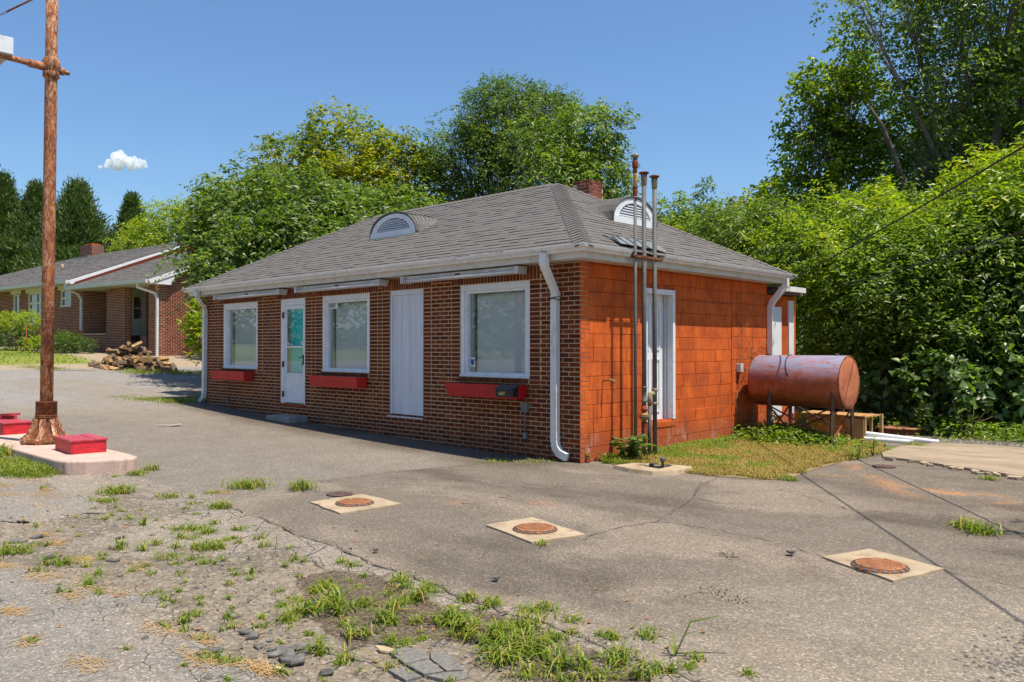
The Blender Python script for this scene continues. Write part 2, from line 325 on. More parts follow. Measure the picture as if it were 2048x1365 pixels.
def zg(x):
    t = np.maximum(0, -np.asarray(x, float)); return np.where(t < 25, .012 * t + .0017 * t * t, 1.3625 + .03 * (t - 25))
def Zg(x): return float(zg(x))
def smoothstep(a, b, x): t = np.clip((x - a) / (b - a), 0, 1); return t * t * (3 - 2 * t)
_LAT = R.rand(512, 512)
def vnoise(x, y):
    xi = np.floor(x).astype(int); yi = np.floor(y).astype(int); fx = x - xi; fy = y - yi
    fx = fx * fx * (3 - 2 * fx); fy = fy * fy * (3 - 2 * fy); g = lambda a, b: _LAT[a % 512, b % 512]
    return (g(xi, yi) * (1 - fx) + g(xi + 1, yi) * fx) * (1 - fy) + (g(xi, yi + 1) * (1 - fx) + g(xi + 1, yi + 1) * fx) * fy
def fbm(x, y, s, oct=4):
    t = 0; a = 1; n = 0
    for k in range(oct): t = t + a * vnoise(x * s + 31.7 * k, y * s + 17.3 * k); n += a; a *= .55; s *= 2.03
    return t / n

# ---------------------------------------------------------------- ground
xs = np.concatenate([-np.geomspace(1500, 30, 22), np.arange(-28, -9, 0.35), np.arange(-9, -1.5, 0.06), np.arange(-1.5, 7.6, 0.032), np.arange(7.7, 12, 0.12), np.geomspace(12.5, 1500, 26)])
ys = np.concatenate([-np.geomspace(1500, 14, 20), np.arange(-13, -8.4, 0.3), np.arange(-8.4, -2.2, 0.032), np.arange(-2.2, 5.2, 0.05), np.arange(5.2, 12, 0.14), np.geomspace(12.3, 1500, 28)])
GX, GY = np.meshgrid(xs, ys); GZ = zg(GX)
def edge_y(x): return -4.93 - 0.105 * np.maximum(x + 0.7, 0) + 0.02 * np.maximum(x - 2.5, 0) ** 1.3 + 0.02 * np.sin(x * 5) + 0.012 * np.sin(x * 13)
def edge_x(y): return -1.05 + 0.3 * smoothstep(-4.0, -4.9, y) - 0.25 * smoothstep(-4.5, -3.5, y) + 0.05 * np.sin(y * 3) + 0.2 * smoothstep(-3.0, -1.0, y)
N1 = fbm(GX, GY, 0.9, 5); N2 = fbm(GX + 40, GY, 3.1, 4); N3 = fbm(GX, GY + 70, 0.35, 4); N4 = fbm(GX + 9, GY + 5, 9, 3)
ey_ = edge_y(GX); apron = smoothstep(-0.012, 0.02, GY - ey_) * smoothstep(-0.02, 0.02, GX - edge_x(GY))
# foreground broken asphalt / dirt
def inpoly(x, y, poly):
    c = np.zeros(x.shape, bool); j = len(poly) - 1
    for i in range(len(poly)):
        xi, yi = poly[i]; xj, yj = poly[j]; c ^= ((yi > y) != (yj > y)) & (x < (xj - xi) * (y - yi) / (yj - yi + 1e-12) + xi); j = i
    return c
PA = [(0.1, -7.25), (0.16, -7.19), (0.49, -7.09), (0.89, -7.03), (1.11, -6.94), (1.32, -6.98), (1.59, -6.94), (1.89, -6.73), (2.19, -6.75), (2.37, -6.83), (2.5, -6.97), (2.74, -6.93), (2.98, -6.89), (3.03, -7.0), (3.15, -7.03), (3.3, -6.99), (3.37, -6.9), (3.57, -6.93), (3.74, -6.99), (2.8, -7.9)]
PB = [(-4.31, -6.62), (-3.93, -6.16), (-3.41, -5.83), (-2.59, -5.9), (-2.13, -5.83), (-1.48, -5.81), (-1.15, -5.96), (-1.3, -6.3), (-1.17, -6.57), (-1.44, -6.79), (-1.77, -7.14)]
WET = [(2.08, -5.83), (2.08, -5.36), (3.28, -5.41), (3.72, -5.4), (4.6, -5.32), (4.99, -5.52), (4.99, -5.65), (4.64, -5.99), (4.0, -5.85), (3.72, -6.0), (3.55, -6.38), (2.92, -6.24)]
SEAM2 = [(-0.22, -5.29), (1.04, -5.34), (1.98, -5.55), (2.52, -5.41), (3.43, -5.55), (3.72, -5.4), (4.41, -5.51), (4.92, -5.59)]
wj, wk = (N2 - .5) * .16 + (N4 - .5) * .09, (fbm(GX + 77, GY + 13, 3.1, 4) - .5) * .16
plate = (inpoly(GX + wj * .5, GY + wk * .5, PA) | inpoly(GX + wj * .5, GY + wk * .5, PB)).astype(float)
dl = np.abs((GY + 6.15) - 0.02 * (GX - 3)); front = 1 - smoothstep(-0.05, 0.1, GY - ey_)
band = smoothstep(1.3, 0.1, np.abs(GY + 0.12 * (GX - 3) + 5.95 + 0.25 * np.sin(GX * 1.3)) * 1.35 + (N1 - .5) * 1.6)
seam2 = np.interp(GX, [p[0] for p in SEAM2], [p[1] for p in SEAM2]) + wk * .8
strip = smoothstep(-.03, .03, GY - seam2) * front
dirt = front * (1 - plate) * (1 - strip) * np.clip(.30 + 1.3 * (N1 - .42) + .55 * smoothstep(1.2, 2.6, GX) + .25 * smoothstep(-6.2, -6.6, GY), 0, 1) * smoothstep(-4.5, -2.0, GX + (N1 - .5) * 3)
wet = (inpoly(GX + wj, GY + wk, WET) & inpoly(GX - wj, GY - wk * .6, WET)) * (.55 + .5 * N2) + .35 * inpoly(GX + wj, GY + wk, WET); wet = wet * front * (1 - strip)
dirt = np.maximum(dirt, np.clip(wet * 1.4, 0, 1) * (1 - plate)); wet = wet + dirt * .5 * smoothstep(.55, .7, fbm(GX + 5, GY + 3, 1.7, 4))
crackle = strip * (.35 + 1.1 * N2) + front * (1 - plate) * .7 * smoothstep(0.4, 0.55, N1) + .3 * plate * smoothstep(.5, .6, N1) + .25 * (1 - apron) * smoothstep(.5, .62, N1) * (GX > -9)
col = np.zeros(GX.shape + (3,))
def put(mask, c):
    global col
    col = col * (1 - mask[..., None]) + np.array(c) * mask[..., None]
put(np.ones_like(GX), (0.175, 0.163, 0.148))
put(smoothstep(-9.5, -11.5, GX - .35 * (GY + 1) + (N1 - .5)) * 0.9, (0.225, 0.225, 0.225))
put(0.6 * smoothstep(.45, .7, N3), (0.21, 0.19, 0.165))
put(front * 0.85, (0.235, 0.215, 0.185))
put(0.75 * apron, (0.142, 0.126, 0.108))
put(apron * 0.8 * smoothstep(.42, .68, fbm(GX * .45, GY * 1.3, 1.0, 4)), (0.094, 0.082, 0.071))
put(apron * .75 * smoothstep(0.5, 0.68, fbm(GX + 11, GY * 1.5, 0.7, 5)), (0.225, 0.196, 0.165))
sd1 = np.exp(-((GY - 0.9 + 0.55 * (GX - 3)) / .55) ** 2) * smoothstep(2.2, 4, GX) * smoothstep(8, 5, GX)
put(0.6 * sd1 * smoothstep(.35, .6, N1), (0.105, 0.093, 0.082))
put(0.75 * smoothstep(-1.3, -.6, GY) * smoothstep(.3, 0, GY) * smoothstep(-12.5, -11, GX) * smoothstep(.5, -.5, GX) * (.5 + N1 * .8), (0.075, 0.066, 0.058)); put(0.6 * np.exp(-((GY + 0.75) / .5) ** 2) * smoothstep(-9, -7, GX) * smoothstep(1, -1, GX) * smoothstep(.3, .6, N1), (0.11, 0.094, 0.08))  # first stripe paints the building's shade at the wall foot into the asphalt
wear = smoothstep(3.2, 6.0, GX - 0.3 * (GY + 5)) * smoothstep(-1.5, -3.5, GY) * apron; put(0.75 * wear, (0.25, 0.225, 0.19))
rst = apron * (np.exp(-(((GX - 4.35) / .3) ** 2 + ((GY - 1.05) / .12) ** 2)) + .9 * np.exp(-(((GX - 5.0 + .5 * (GY - 0.9)) / .28) ** 2 + ((GY - 0.95) / .3) ** 2)) + .5 * np.exp(-(((GX + GY * .7 - 4.6) / .18) ** 2)) * smoothstep(0, 1, GY) * smoothstep(3, 2, GY))
put(np.clip(rst * smoothstep(.35, .6, N2) * 1.1, 0, .75), (0.36, 0.20, 0.10))
for cx, cy, r in ((1.55, -2.6, .16), (2.75, -4.1, .13), (4.6, -3.15, .1), (0.9, -3.2, .13), (1.2, -1.2, .14)): put(0.4 * np.exp(-((GX - cx) ** 2 + (GY - cy) ** 2) / r ** 2) * smoothstep(.4, .6, N2), (0.32, 0.16, 0.11))
old = plate * front; put(old * .8, (0.195, 0.192, 0.185)); put(strip * .5, (0.215, 0.20, 0.18)); put(old * .5 * smoothstep(.5, .66, fbm(GX + 21, GY * 1.6, .9, 4)), (0.235, 0.205, 0.165))
lm = smoothstep(-22.0, -22.5, GX + (N1 - .5) * .6) * smoothstep(2.0, 1.0, GY); hs0 = smoothstep(-20.6, -21.0, GX + (N1 - .5) * .8); put(.85 * hs0 * (GX > -40), (0.30, 0.25, 0.18)); put(lm, (0.17, 0.21, 0.04))
be = smoothstep(7.2, 8.0, GY + (N1 - .5) * 1.5 - .3 * np.minimum(GX, 0) * 0) * smoothstep(-9, -6, GX); put(be, (0.05, 0.045, 0.028))
hs_ = smoothstep(-20.6, -21.0, GX + (N1 - .5) * .8 + .3 * np.minimum(GY, 0) * 0); pass
far = smoothstep(30, 60, np.hypot(GX, GY)); put(far, (0.08, 0.11, 0.035))
H = (fbm(GX, GY, 16, 3) - .5) * .03 * dirt + apron * 0.014 + (N1 - .5) * 0.035 * front + (N2 - .5) * 0.012 * dirt + (N4 - .5) * .004 - 0.012 * dirt
H += old * .014 + strip * .008
near = (1 - smoothstep(14, 20, np.hypot(GX - 2, GY + 3)))
V = np.stack([GX, GY, GZ + H * near - 0.014 * near], -1).reshape(-1, 3)
ny, nx = GX.shape; ii = np.arange(nx * ny).reshape(ny, nx)
F = np.stack([ii[:-1, :-1], ii[:-1, 1:], ii[1:, 1:], ii[1:, :-1]], -1).reshape(-1, 4)
def ground_mat():
    n = NT('weathered_lot'); v = n.pos()
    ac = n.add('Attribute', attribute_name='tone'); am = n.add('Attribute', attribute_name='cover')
    sp = n.add('SeparateColor'); n.link(am.outputs['Color'], sp.inputs[0])
    vo = n.add('TexVoronoi'); vo.inputs['Scale'].default_value = 85; n.link(v, vo.inputs['Vector'])
    vs = n.add('SeparateColor'); n.link(vo.outputs['Color'], vs.inputs[0])
    base = n.mix(0.78, ac.outputs['Color'], n.ramp(vs.outputs[0], [(0.0, 0.55), (0.5, 0.95), (0.86, 1.15), (0.94, 1.6), (1.0, 2.0)]), 'MULTIPLY')
    base = n.mix(n.ramp(n.noise(v, 2.4, 6, 0.7), [(0.35, 0.0), (0.7, 0.5)]), base, n.mix(1.0, base, (0.66, 0.64, 0.6), 'MULTIPLY'))
    # crazed cracking of the old surface
    wv = n.add('MixRGB'); wv.inputs[0].default_value = 0.12; n.link(v, wv.inputs[1]); nz = n.add('TexNoise'); nz.inputs['Scale'].default_value = 3; n.link(v, nz.inputs['Vector']); n.link(nz.outputs['Color'], wv.inputs[2])
    cr = n.add('TexVoronoi', feature='DISTANCE_TO_EDGE'); cr.inputs['Scale'].default_value = 5.5; n.link(wv.outputs[0], cr.inputs['Vector'])
    cr2 = n.add('TexVoronoi', feature='DISTANCE_TO_EDGE'); cr2.inputs['Scale'].default_value = 15; n.link(wv.outputs[0], cr2.inputs['Vector'])
    ce = n.ramp(cr.outputs['Distance'], [(0.0, 1.0), (0.022, 0.0)]); ce2 = n.ramp(cr2.outputs['Distance'], [(0.0, 0.8), (0.05, 0.0)])
    cm = n.math('MULTIPLY', n.math('MAXIMUM', ce, n.math('MULTIPLY', ce2, n.ramp(n.noise(v, 1.8, 3), [(0.5, 0.0), (0.62, 1.0)]))), n.ramp(sp.outputs[1], [(0.3, 0.0), (0.6, 1.0)]))
    base = n.mix(n.math('MULTIPLY', cm, 0.75), base, (0.07, 0.055, 0.042))
    # dirt and grit, sharpened with noise
    dm = n.ramp(n.math('ADD', sp.outputs[0], n.math('MULTIPLY', n.math('SUBTRACT', n.noise(v, 9, 8, 0.75), 0.5), 1.3)), [(0.42, 0.0), (0.55, 1.0)])
    v3 = n.add('TexVoronoi'); v3.inputs['Scale'].default_value = 48; n.link(v, v3.inputs['Vector']); v3s = n.add('SeparateColor'); n.link(v3.outputs['Color'], v3s.inputs[0])
    grit = n.ramp(v3s.outputs[1], [(0.0, (0.07, 0.056, 0.042)), (0.35, (0.21, 0.17, 0.13)), (0.8, (0.31, 0.255, 0.195)), (0.95, (0.52, 0.46, 0.38))])
    dcol = n.mix(0.55, grit, n.mix(n.noise(v, 5, 6, 0.7), (0.24, 0.19, 0.135), (0.38, 0.30, 0.215)))
    wetm = n.ramp(n.math('ADD', sp.outputs[2], n.math('MULTIPLY', n.math('SUBTRACT', n.noise(v, 6, 8, 0.8), 0.5), 2.6)), [(0.35, 0.0), (0.75, 0.92)])
    dcol = n.mix(wetm, dcol, n.ramp(n.noise(v, 38, 6, 0.8), [(0.38, (0.04, 0.027, 0.018)), (0.5, (0.13, 0.092, 0.062)), (0.6, (0.26, 0.20, 0.145))]))
    base = n.mix(dm, base, dcol)
    hgt = n.math('ADD', n.math('MULTIPLY', vs.outputs[0], 0.5), n.math('ADD', n.noise(v, 30, 6, 0.75), n.math('MULTIPLY', cm, -1.5)))
    n.bump(n.math('ADD', hgt, n.math('MULTIPLY', n.math('MULTIPLY', n.noise(v, 24, 8, 0.8), dm), 2.5)), 0.9, 0.008)
    return n.fin(base, 0.95, 0, 0.15)
M['ground'] = ground_mat()
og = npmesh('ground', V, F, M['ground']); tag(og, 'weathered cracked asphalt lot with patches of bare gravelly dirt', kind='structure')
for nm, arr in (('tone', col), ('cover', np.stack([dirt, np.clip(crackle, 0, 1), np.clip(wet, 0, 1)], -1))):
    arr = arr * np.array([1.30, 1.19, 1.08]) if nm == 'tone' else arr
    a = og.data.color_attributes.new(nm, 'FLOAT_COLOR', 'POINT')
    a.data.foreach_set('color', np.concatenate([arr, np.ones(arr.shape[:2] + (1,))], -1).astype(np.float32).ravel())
def gz(x, y):  # ground surface height near the camera
    i = np.clip(np.searchsorted(xs, x), 1, nx - 1); j = np.clip(np.searchsorted(ys, y), 1, ny - 1)
    return V.reshape(ny, nx, 3)[j, i, 2]

# crack ribbons
def ribbon(mb, path, wd, lift=0.004, jag=0.02, seed=0):
    rr = random.Random(seed); P = []
    for a, b in zip(path[:-1], path[1:]):
        L = math.dist(a, b); k = max(1, int(L / 0.07))
        for i in range(k):
            t = i / k; P.append((a[0] + (b[0] - a[0]) * t + rr.uniform(-jag, jag), a[1] + (b[1] - a[1]) * t + rr.uniform(-jag, jag)))
    P.append(path[-1]); prev = None
    for i, p in enumerate(P):
        q = P[min(i + 1, len(P) - 1)]; o = P[max(i - 1, 0)]; d = Vector((q[0] - o[0], q[1] - o[1])); d.normalize()
        wq = wd * .55 * rr.uniform(0.1, 1.3) * (0.3 if i in (0, len(P) - 1) else 1)
        z = max(float(gz(p[0], p[1])), float(gz(p[0] + .03, p[1])), float(gz(p[0], p[1] + .03))) + lift
        a = mb.pts([(p[0] - d.y * wq, p[1] + d.x * wq, z), (p[0] + d.y * wq, p[1] - d.x * wq, z)])
        if prev is not None: mb.face((prev, prev + 1, a + 1, a))
        prev = a
cb = MB()
def g2(x): return (x, float(edge_y(np.array(x))))
ribbon(cb, [g2(x) for x in np.arange(-0.6, 6.8, 0.1)], 0.011, jag=.008, seed=1)
for k, pth in enumerate([[(2.05, 0.2), (2.2, -0.5), (2.55, -1.2), (2.75, -1.8), (2.95, -2.5), (2.85, -3.0), (2.9, -3.6)], [(2.95, -2.5), (3.6, -2.45), (4.2, -2.55), (4.7, -2.75)],
        [(5.42, -2.5), (5.9, -2.6), (6.4, -2.75)], [(2.55, -1.2), (2.9, -1.3), (3.3, -1.1)], [(2.9, 0.0), (3.5, -.35), (4.1, -.75), (4.5, -.9)], [(-0.5, -2.3), (.3, -2.0), (1.2, -1.6)],
        [(-1.0, -4.9), (-1.6, -5.2), (-2.2, -6.0)], [(0.6, -5.1), (0.7, -5.5), (1.1, -5.8)], [(1.5, -5.15), (1.7, -5.5), (2.3, -5.6)], [(2.5, -5.3), (2.7, -5.6)], [(3.7, -5.4), (3.9, -5.65), (4.4, -5.7)]]):
    ribbon(cb, pth, 0.009 if k else 0.011, seed=10 + k)
ribbon(cb, [(-1.05, -4.75), (-1.3, -4.1), (-1.35, -3.5), (-1.15, -2.6), (-1.0, -1.6), (-.9, -.9)], 0.008, seed=5)
ribbon(cb, [(p[0], p[1]) for p in PA[1:-2]], 0.010, jag=.012, seed=6)
ribbon(cb, [(p[0], p[1]) for p in PB[1:-1]], 0.020, jag=.014, seed=7)
for k, y0 in enumerate((-3.2, -1.4)):
    ribbon(cb, [(-9 - 2 * i, y0 - .35 * i) for i in range(6)], 0.02, jag=0.06, seed=30 + k)
ribbon(cb, [(-13.0, 0.9), (-14.5, -0.2), (-16, -1.4), (-17.5, -3.3)], 0.03, jag=.05, seed=44)
oc = cb.build('crack_lines', M['crack']); tag(oc, 'jagged dirt-filled cracks running across the asphalt lot', kind='stuff')
pm = MB()
for (a, b, wd) in (((-20.4, -1.0), (-20.2, 0.6), .05), ((-19.9, 1.1), (-19.6, 2.3), .05), ((-7.9, -2.65), (-7.65, -2.25), .028), ((-7.7, -2.45), (-7.85, -2.2), .035), ((-16.5, .1), (-15.8, 1.7), .03)):
    d = Vector((b[0] - a[0], b[1] - a[1])).normalized(); nrm = (-d.y * wd, d.x * wd)
    n_ = pm.pts([(x + s_ * nrm[0], y + s_ * nrm[1], Zg(x) + .012) for (x, y) in (a, b) for s_ in (-1, 1)]); pm.face((n_, n_ + 1, n_ + 3, n_ + 2))
tag(pm.build('road_marking', M['paint']), kind='structure')
# tan slab with broken edge on the right
sb = MB(); rr = random.Random(3)
fe = [(2.72, 3.95), (2.9, 3.5)]; xx = 2.9
while xx < 9.6: xx += rr.choice((.05, .09, .14, .3)); fe.append((xx, 3.5 - .347 * (xx - 2.9) + .06 * math.sin(xx * 2.3) + rr.uniform(-.035, .035)))
bk = [(9.8, 2.2), (12, 4.5), (9, 5.6), (5.5, 6.0), (3.6, 6.2), (2.9, 5.9), (2.65, 5.0)]
sb.prism([(x, y, -0.03) for x, y in fe + bk], (0, 0, 0.065)); sl = sb.build('concrete_slab', M['slabcon'], bevel=.01)
tag(sl, 'sandy coloured concrete slab with a broken crumbling edge', kind='structure')
rb = MB()
for x, y in fe[1:]:
    for k in range(2):
        s_ = rr.uniform(.02, .075); c = (x + rr.uniform(-.16, .16), y - .07 + rr.uniform(-.09, .05), .012)
        a = rr.uniform(0, 3); rb.obox(c, (s_ * math.cos(a), s_ * math.sin(a), 0), (-s_ * .6 * math.sin(a), s_ * .6 * math.cos(a), rr.uniform(-.01, .01)), (0, 0, s_ * .35))
tag(rb.build('rubble', M['concrete']), 'crumbled concrete bits along the slab edge', kind='stuff')

# ================================================================ the store building
BW, BD, TOP = 11.43, 5.70, 2.92
store = empty('store_building', (0, 0, 0))
tag(store, 'low brick and orange painted block shop building with grey hipped roof', 'building')
def pad_mesh(name, w_, h_, d=0.03, c=0.004, mat=None):
    """brick or block: local x = along the wall, z = up, faces -y"""
    m = MB(); x, z = w_ / 2, h_ / 2
    a = m.pts([(-x, d, -z), (x, d, -z), (x, d, z), (-x, d, z)]); b = m.pts([(-x, c, -z), (x, c, -z), (x, c, z), (-x, c, z)])
    e = m.pts([(-x + c, 0, -z + c), (x - c, 0, -z + c), (x - c, 0, z - c), (-x + c, 0, z - c)])
    for i in range(4):
        j = (i + 1) % 4; m.face((a + i, a + j, b + j, b + i)); m.face((b + i, b + j, e + j, e + i))
    m.face((e, e + 1, e + 2, e + 3)); return m.mesh(name, mat)
def pad_into(mb, o, ux, nrm, w_, h_, jit=0.0, c=0.003, d=0.03, rot=0.0):
    """same pad appended to a joined mesh; o = centre on the wall face"""
    o, ux, nrm = Vector(o), Vector(ux), Vector(nrm); uz = Vector((0, 0, 1)); o = o + nrm * jit
    def P(x, y, z): return o + ux * x - nrm * y + uz * (z + x * rot)
    x, z = w_ / 2, h_ / 2
    b = mb.pts([P(-x, d, -z), P(x, d, -z), P(x, d, z), P(-x, d, z)])
    e = mb.pts([P(-x + c, 0, -z + c), P(x - c, 0, -z + c), P(x - c, 0, z - c), P(-x + c, 0, z - c)])
    for i in range(4): j = (i + 1) % 4; mb.face((b + i, b + j, e + j, e + i))
    mb.face((e, e + 1, e + 2, e + 3))
# openings of the front wall
W1, DR, W2, BO, W3 = (-10.56, -9.0), (-8.04, -7.11), (-6.49, -4.95), (-4.34, -3.43), (-2.5, -0.97)
WZ0, WZ1, DZ0, BZ0 = 1.17, 2.65, 0.49, 0.45
def wall_cells(mb, axis, u0, u1, z0, z1, holes, d0, d1):
    us = sorted({u0, u1, *[h[0] for h in holes], *[h[1] for h in holes]}); zs = sorted({z0, z1, *[h[2] for h in holes], *[h[3] for h in holes]})
    for a, b in zip(us[:-1], us[1:]):
        for c, d in zip(zs[:-1], zs[1:]):
            mu, mz = (a + b) / 2, (c + d) / 2
            if any(h[0] < mu < h[1] and h[2] < mz < h[3] for h in holes): continue
            if axis == 'x': mb.box(a, b, d0, d1, c, d)
            else: mb.box(d0, d1, a, b, c, d)
wb = MB()
holesF = [(*W1, WZ0, WZ1), (*DR, DZ0, WZ1), (*W2, WZ0, WZ1), (*BO, BZ0, WZ1), (*W3, WZ0, WZ1)]
wall_cells(wb, 'x', -BW + .006, -.006, -.15, TOP, holesF, .0035, .2)
wb.build('wall', M['mortar'], store)
SD = (1.59, 2.45, 0.48, 2.57)
sw = MB(); wall_cells(sw, 'y', .2, BD, -.15, TOP, [SD], -.25, -.013)
sw.build('side_wall', M['orange_joint'], store)
bwl = MB(); bwl.box(-BW, -.25, BD - .2, BD, -.15, TOP); bwl.box(-BW, -BW + .2, .2, BD - .2, -.15, TOP); bwl.build('rear_wall', M['orange'], store)
CH = 0.0679; PX = 0.2105; MJ = 0.012
full, rest = [], []
def put_brick(x0, x1, z0, h_=None):
    w_ = x1 - x0 - MJ
    if w_ < .025: return
    cx = (x0 + x1) / 2; h2 = (h_ or CH) - MJ; cz = z0 + (h_ or CH) / 2
    if cz + h2 / 2 < Zg(cx) - .04: return
    (full if (abs(w_ - (PX - MJ)) < .012 and h_ is None) else rest).append((cx, cz, w_, h2))
def run(x0, x1, k, off=0.0):
    s = -off - (PX / 2 if k % 2 else 0); x = s + PX
    while x > x0:
        a, b = max(x - PX, x0), min(x, x1)
        if b - a > .04: put_brick(a, b, k * CH)
        x -= PX
def stackb(x0, x1, k): put_brick(x0, x1, k * CH)
for k in range(43):
    z = k * CH; zm = z + CH / 2
    if zm > 2.86: run(-BW, 0, k)
    elif zm > 2.65:
        run(-BW, -10.77, k); run(-8.79, -8.25, k, .04); run(-3.22, -2.71, k, .05); run(-.76, 0, k)
        for a in (-6.86, -4.70): stackb(a, a + .13, k)
    elif zm > 1.10:
        run(-BW, -10.77, k); stackb(-10.77, -10.56, k)
        stackb(-9.0, -8.79, k); run(-8.79, -8.25, k, .04); stackb(-8.25, -8.04, k)
        stackb(-7.11, -6.87, k); stackb(-6.87, -6.73, k); stackb(-6.73, -6.49, k)
        stackb(-4.95, -4.71, k); stackb(-4.71, -4.57, k); stackb(-4.57, -4.34, k)
        stackb(-3.43, -3.22, k); run(-3.22, -2.71, k, .05); stackb(-2.71, -2.5, k)
        stackb(-.97, -.76, k); run(-.76, 0, k)
    elif zm > .46:
        run(-BW, -8.25, k); stackb(-8.25, -8.04, k); stackb(-7.11, -6.9, k); run(-6.9, -4.55, k); stackb(-4.55, -4.34, k); stackb(-3.43, -3.22, k); run(-3.22, 0, k)
    else: run(-BW, 0, k)
# soldier course above the openings
def soldiers(x0, x1):
    n_ = max(1, round((x1 - x0) / .0685)); p = (x1 - x0) / n_
    for i in range(n_): rest.append((x0 + p * (i + .5), 2.753, p - .0095, .196))
for a, b in ((-10.77, -8.79), (-8.25, -6.86), (-6.73, -4.70), (-4.57, -3.22), (-2.71, -.76)): soldiers(a, b)
cv = Vector(CAM); full.sort(key=lambda b: (Vector((b[0], 0, b[1])) - cv).length)
bmesh_full = pad_mesh('brick', PX - MJ, CH - MJ, mat=M['brick'])
for i, (cx, cz, w_, h_) in enumerate(full):
    if i < 298:
        o = link('brick', bmesh_full, store, (cx, random.uniform(-.0025, .0015), cz), (random.uniform(-.01, .01), random.uniform(-.006, .006), random.uniform(-.008, .008)))
    else: rest.append((cx, cz, w_, h_))
mb = MB()
for cx, cz, w_, h_ in rest: pad_into(mb, (cx, 0, cz), (1, 0, 0), (0, -1, 0), w_, h_, random.uniform(-.0015, .0025), rot=random.uniform(-.006, .006))
# rowlock sills
for a, b in (W1, W2, W3):
    n_ = round((b - a) / .0685); p = (b - a) / n_
    for i in range(n_): mb.box(a + p * i + .005, a + p * (i + 1) - .005, -.035, .05, 1.095 + .004, 1.163)
tag(mb.build('brick_courses', M['brick'], store), kind='stuff')
mb = MB()
for a, b in (W1, W2, W3): mb.box(a, b, -.028, .02, 1.09, 1.158)
tag(mb.build('sill_mortar', M['mortar'], store), kind='stuff')

# painted block side wall
blk_cache = {}
def block(y0, y1, z0, z1, jit=0.0, g=.008, name='block'):
    w_, h_ = round(y1 - y0 - g, 3), round(z1 - z0 - g, 3)
    if w_ < .03: return
    key = (w_, h_)
    if key not in blk_cache: blk_cache[key] = pad_mesh(name, w_, h_, .03, .0035, M['orange'])
    return link(name, blk_cache[key], store, (jit + random.uniform(-.002, .002), (y0 + y1) / 2, (z0 + z1) / 2), (0, 0, math.pi / 2 + random.uniform(-.003, .003)))
RH = CH * 3; qb = MB()
for r in range(15):
    z0, z1 = r * RH, min((r + 1) * RH, TOP)
    if z1 < .02: continue
    q = .205 if r % 2 else .1
    for c in range(3):  # corner quoins of brick
        zz = z0 + c * CH
        if zz + CH > TOP + .01: continue
        pad_into(qb, (0, q / 2, zz + CH / 2), (0, 1, 0), (1, 0, 0), q - .006, CH - .007, random.uniform(-.001, .003), .004)
    def blocks(a, b, off, dz=0.0, j=0.0):
        y = off
        while y < b:
            l, h2 = max(y, a), min(y + (.405, .405, .405, .2, .405, .3)[(r * 7 + int(y * 10)) % 6], b)
            if h2 - l > .035: block(l, h2, z0 + dz, z1 + dz, j)
            y += (.405, .405, .405, .2, .405, .3)[(r * 7 + int(y * 10)) % 6]
    o_ = -.1 if r % 2 else .1
    if z1 <= SD[2] + .01 or z0 >= SD[3] - .02: blocks(q, 4.32, o_)
    elif z0 < SD[2]:
        blocks(q, SD[0], o_); blocks(SD[1], 4.32, o_ + .15)
    else:
        blocks(q, SD[0], o_); blocks(SD[1], 4.32, o_ + .15 + .07 * (r % 3), -.03 if z1 < 2.5 else 0, -.004)
    blocks(4.33, BD, o_ + .05)
tag(qb.build('quoin_bricks', M['orange'], store), kind='stuff')
sm = MB(); sm.box(-.2, .010, 1.56, 2.46, .36, .465); sm.build('side_step', M['orange'], store, bevel=.012)

# windows
def window(a, b, name='window'):
    z0, z1 = WZ0, WZ1; m = MB(); t = .085
    for x0, x1, c, d in ((a, a + t, z0, z1), (b - t, b, z0, z1), (a + t, b - t, z1 - .1, z1), (a + t, b - t, z0, z0 + .055)): m.box(x0, x1, .012, .075, c, d)
    t2 = t + .045
    for x0, x1, c, d in ((a + t, a + t2, z0 + .055, z1 - .1), (b - t2, b - t, z0 + .055, z1 - .1), (a + t2, b - t2, z1 - .14, z1 - .1), (a + t2, b - t2, z0 + .055, z0 + .075)): m.box(x0, x1, .04, .13, c, d)
    fr = m.build('window_frame', M['white'], store, bevel=.003)
    m = MB(); m.hexa([(a - .004, -.012, z0 + .006), (b + .004, -.012, z0 + .006), (b + .004, .03, z0 + .006), (a - .004, .03, z0 + .006), (a - .004, -.012, z0 + .03), (b + .004, -.012, z0 + .03), (b + .004, .03, z0 + .05), (a - .004, .03, z0 + .05)])
    m.build('sill', M['white'], fr)
    g = MB(); g.box(a + t2 - .004, b - t2 + .004, .098, .104, z0 + .07, z1 - .135); g.build('pane', M['glass'], fr)
    bl = MB(); bl.box(a + t2 + .1, b - t2, .172, .176, z0 + .06, z1 - .18); bl.tube([(a + t2 + .1, .2, z1 - .165), (b - t2, .2, z1 - .165)], .025, 10); bl.build('blind', M['blind'], fr)
    iv = MB(); 
    iv.box(a + .04, b - .04, .19, .196, z0 + .01, z1 - .01); iv.build('window_back', M['dark'], fr)
    jm = MB(); jm.box(a + t2 - .012, a + t2 + .05, .125, .165, z0 + .075, z1 - .14); jm.build('jamb', M['greyboard'], fr)
    return fr
f1, f2, f3 = window(*W1), window(*W2), window(*W3)
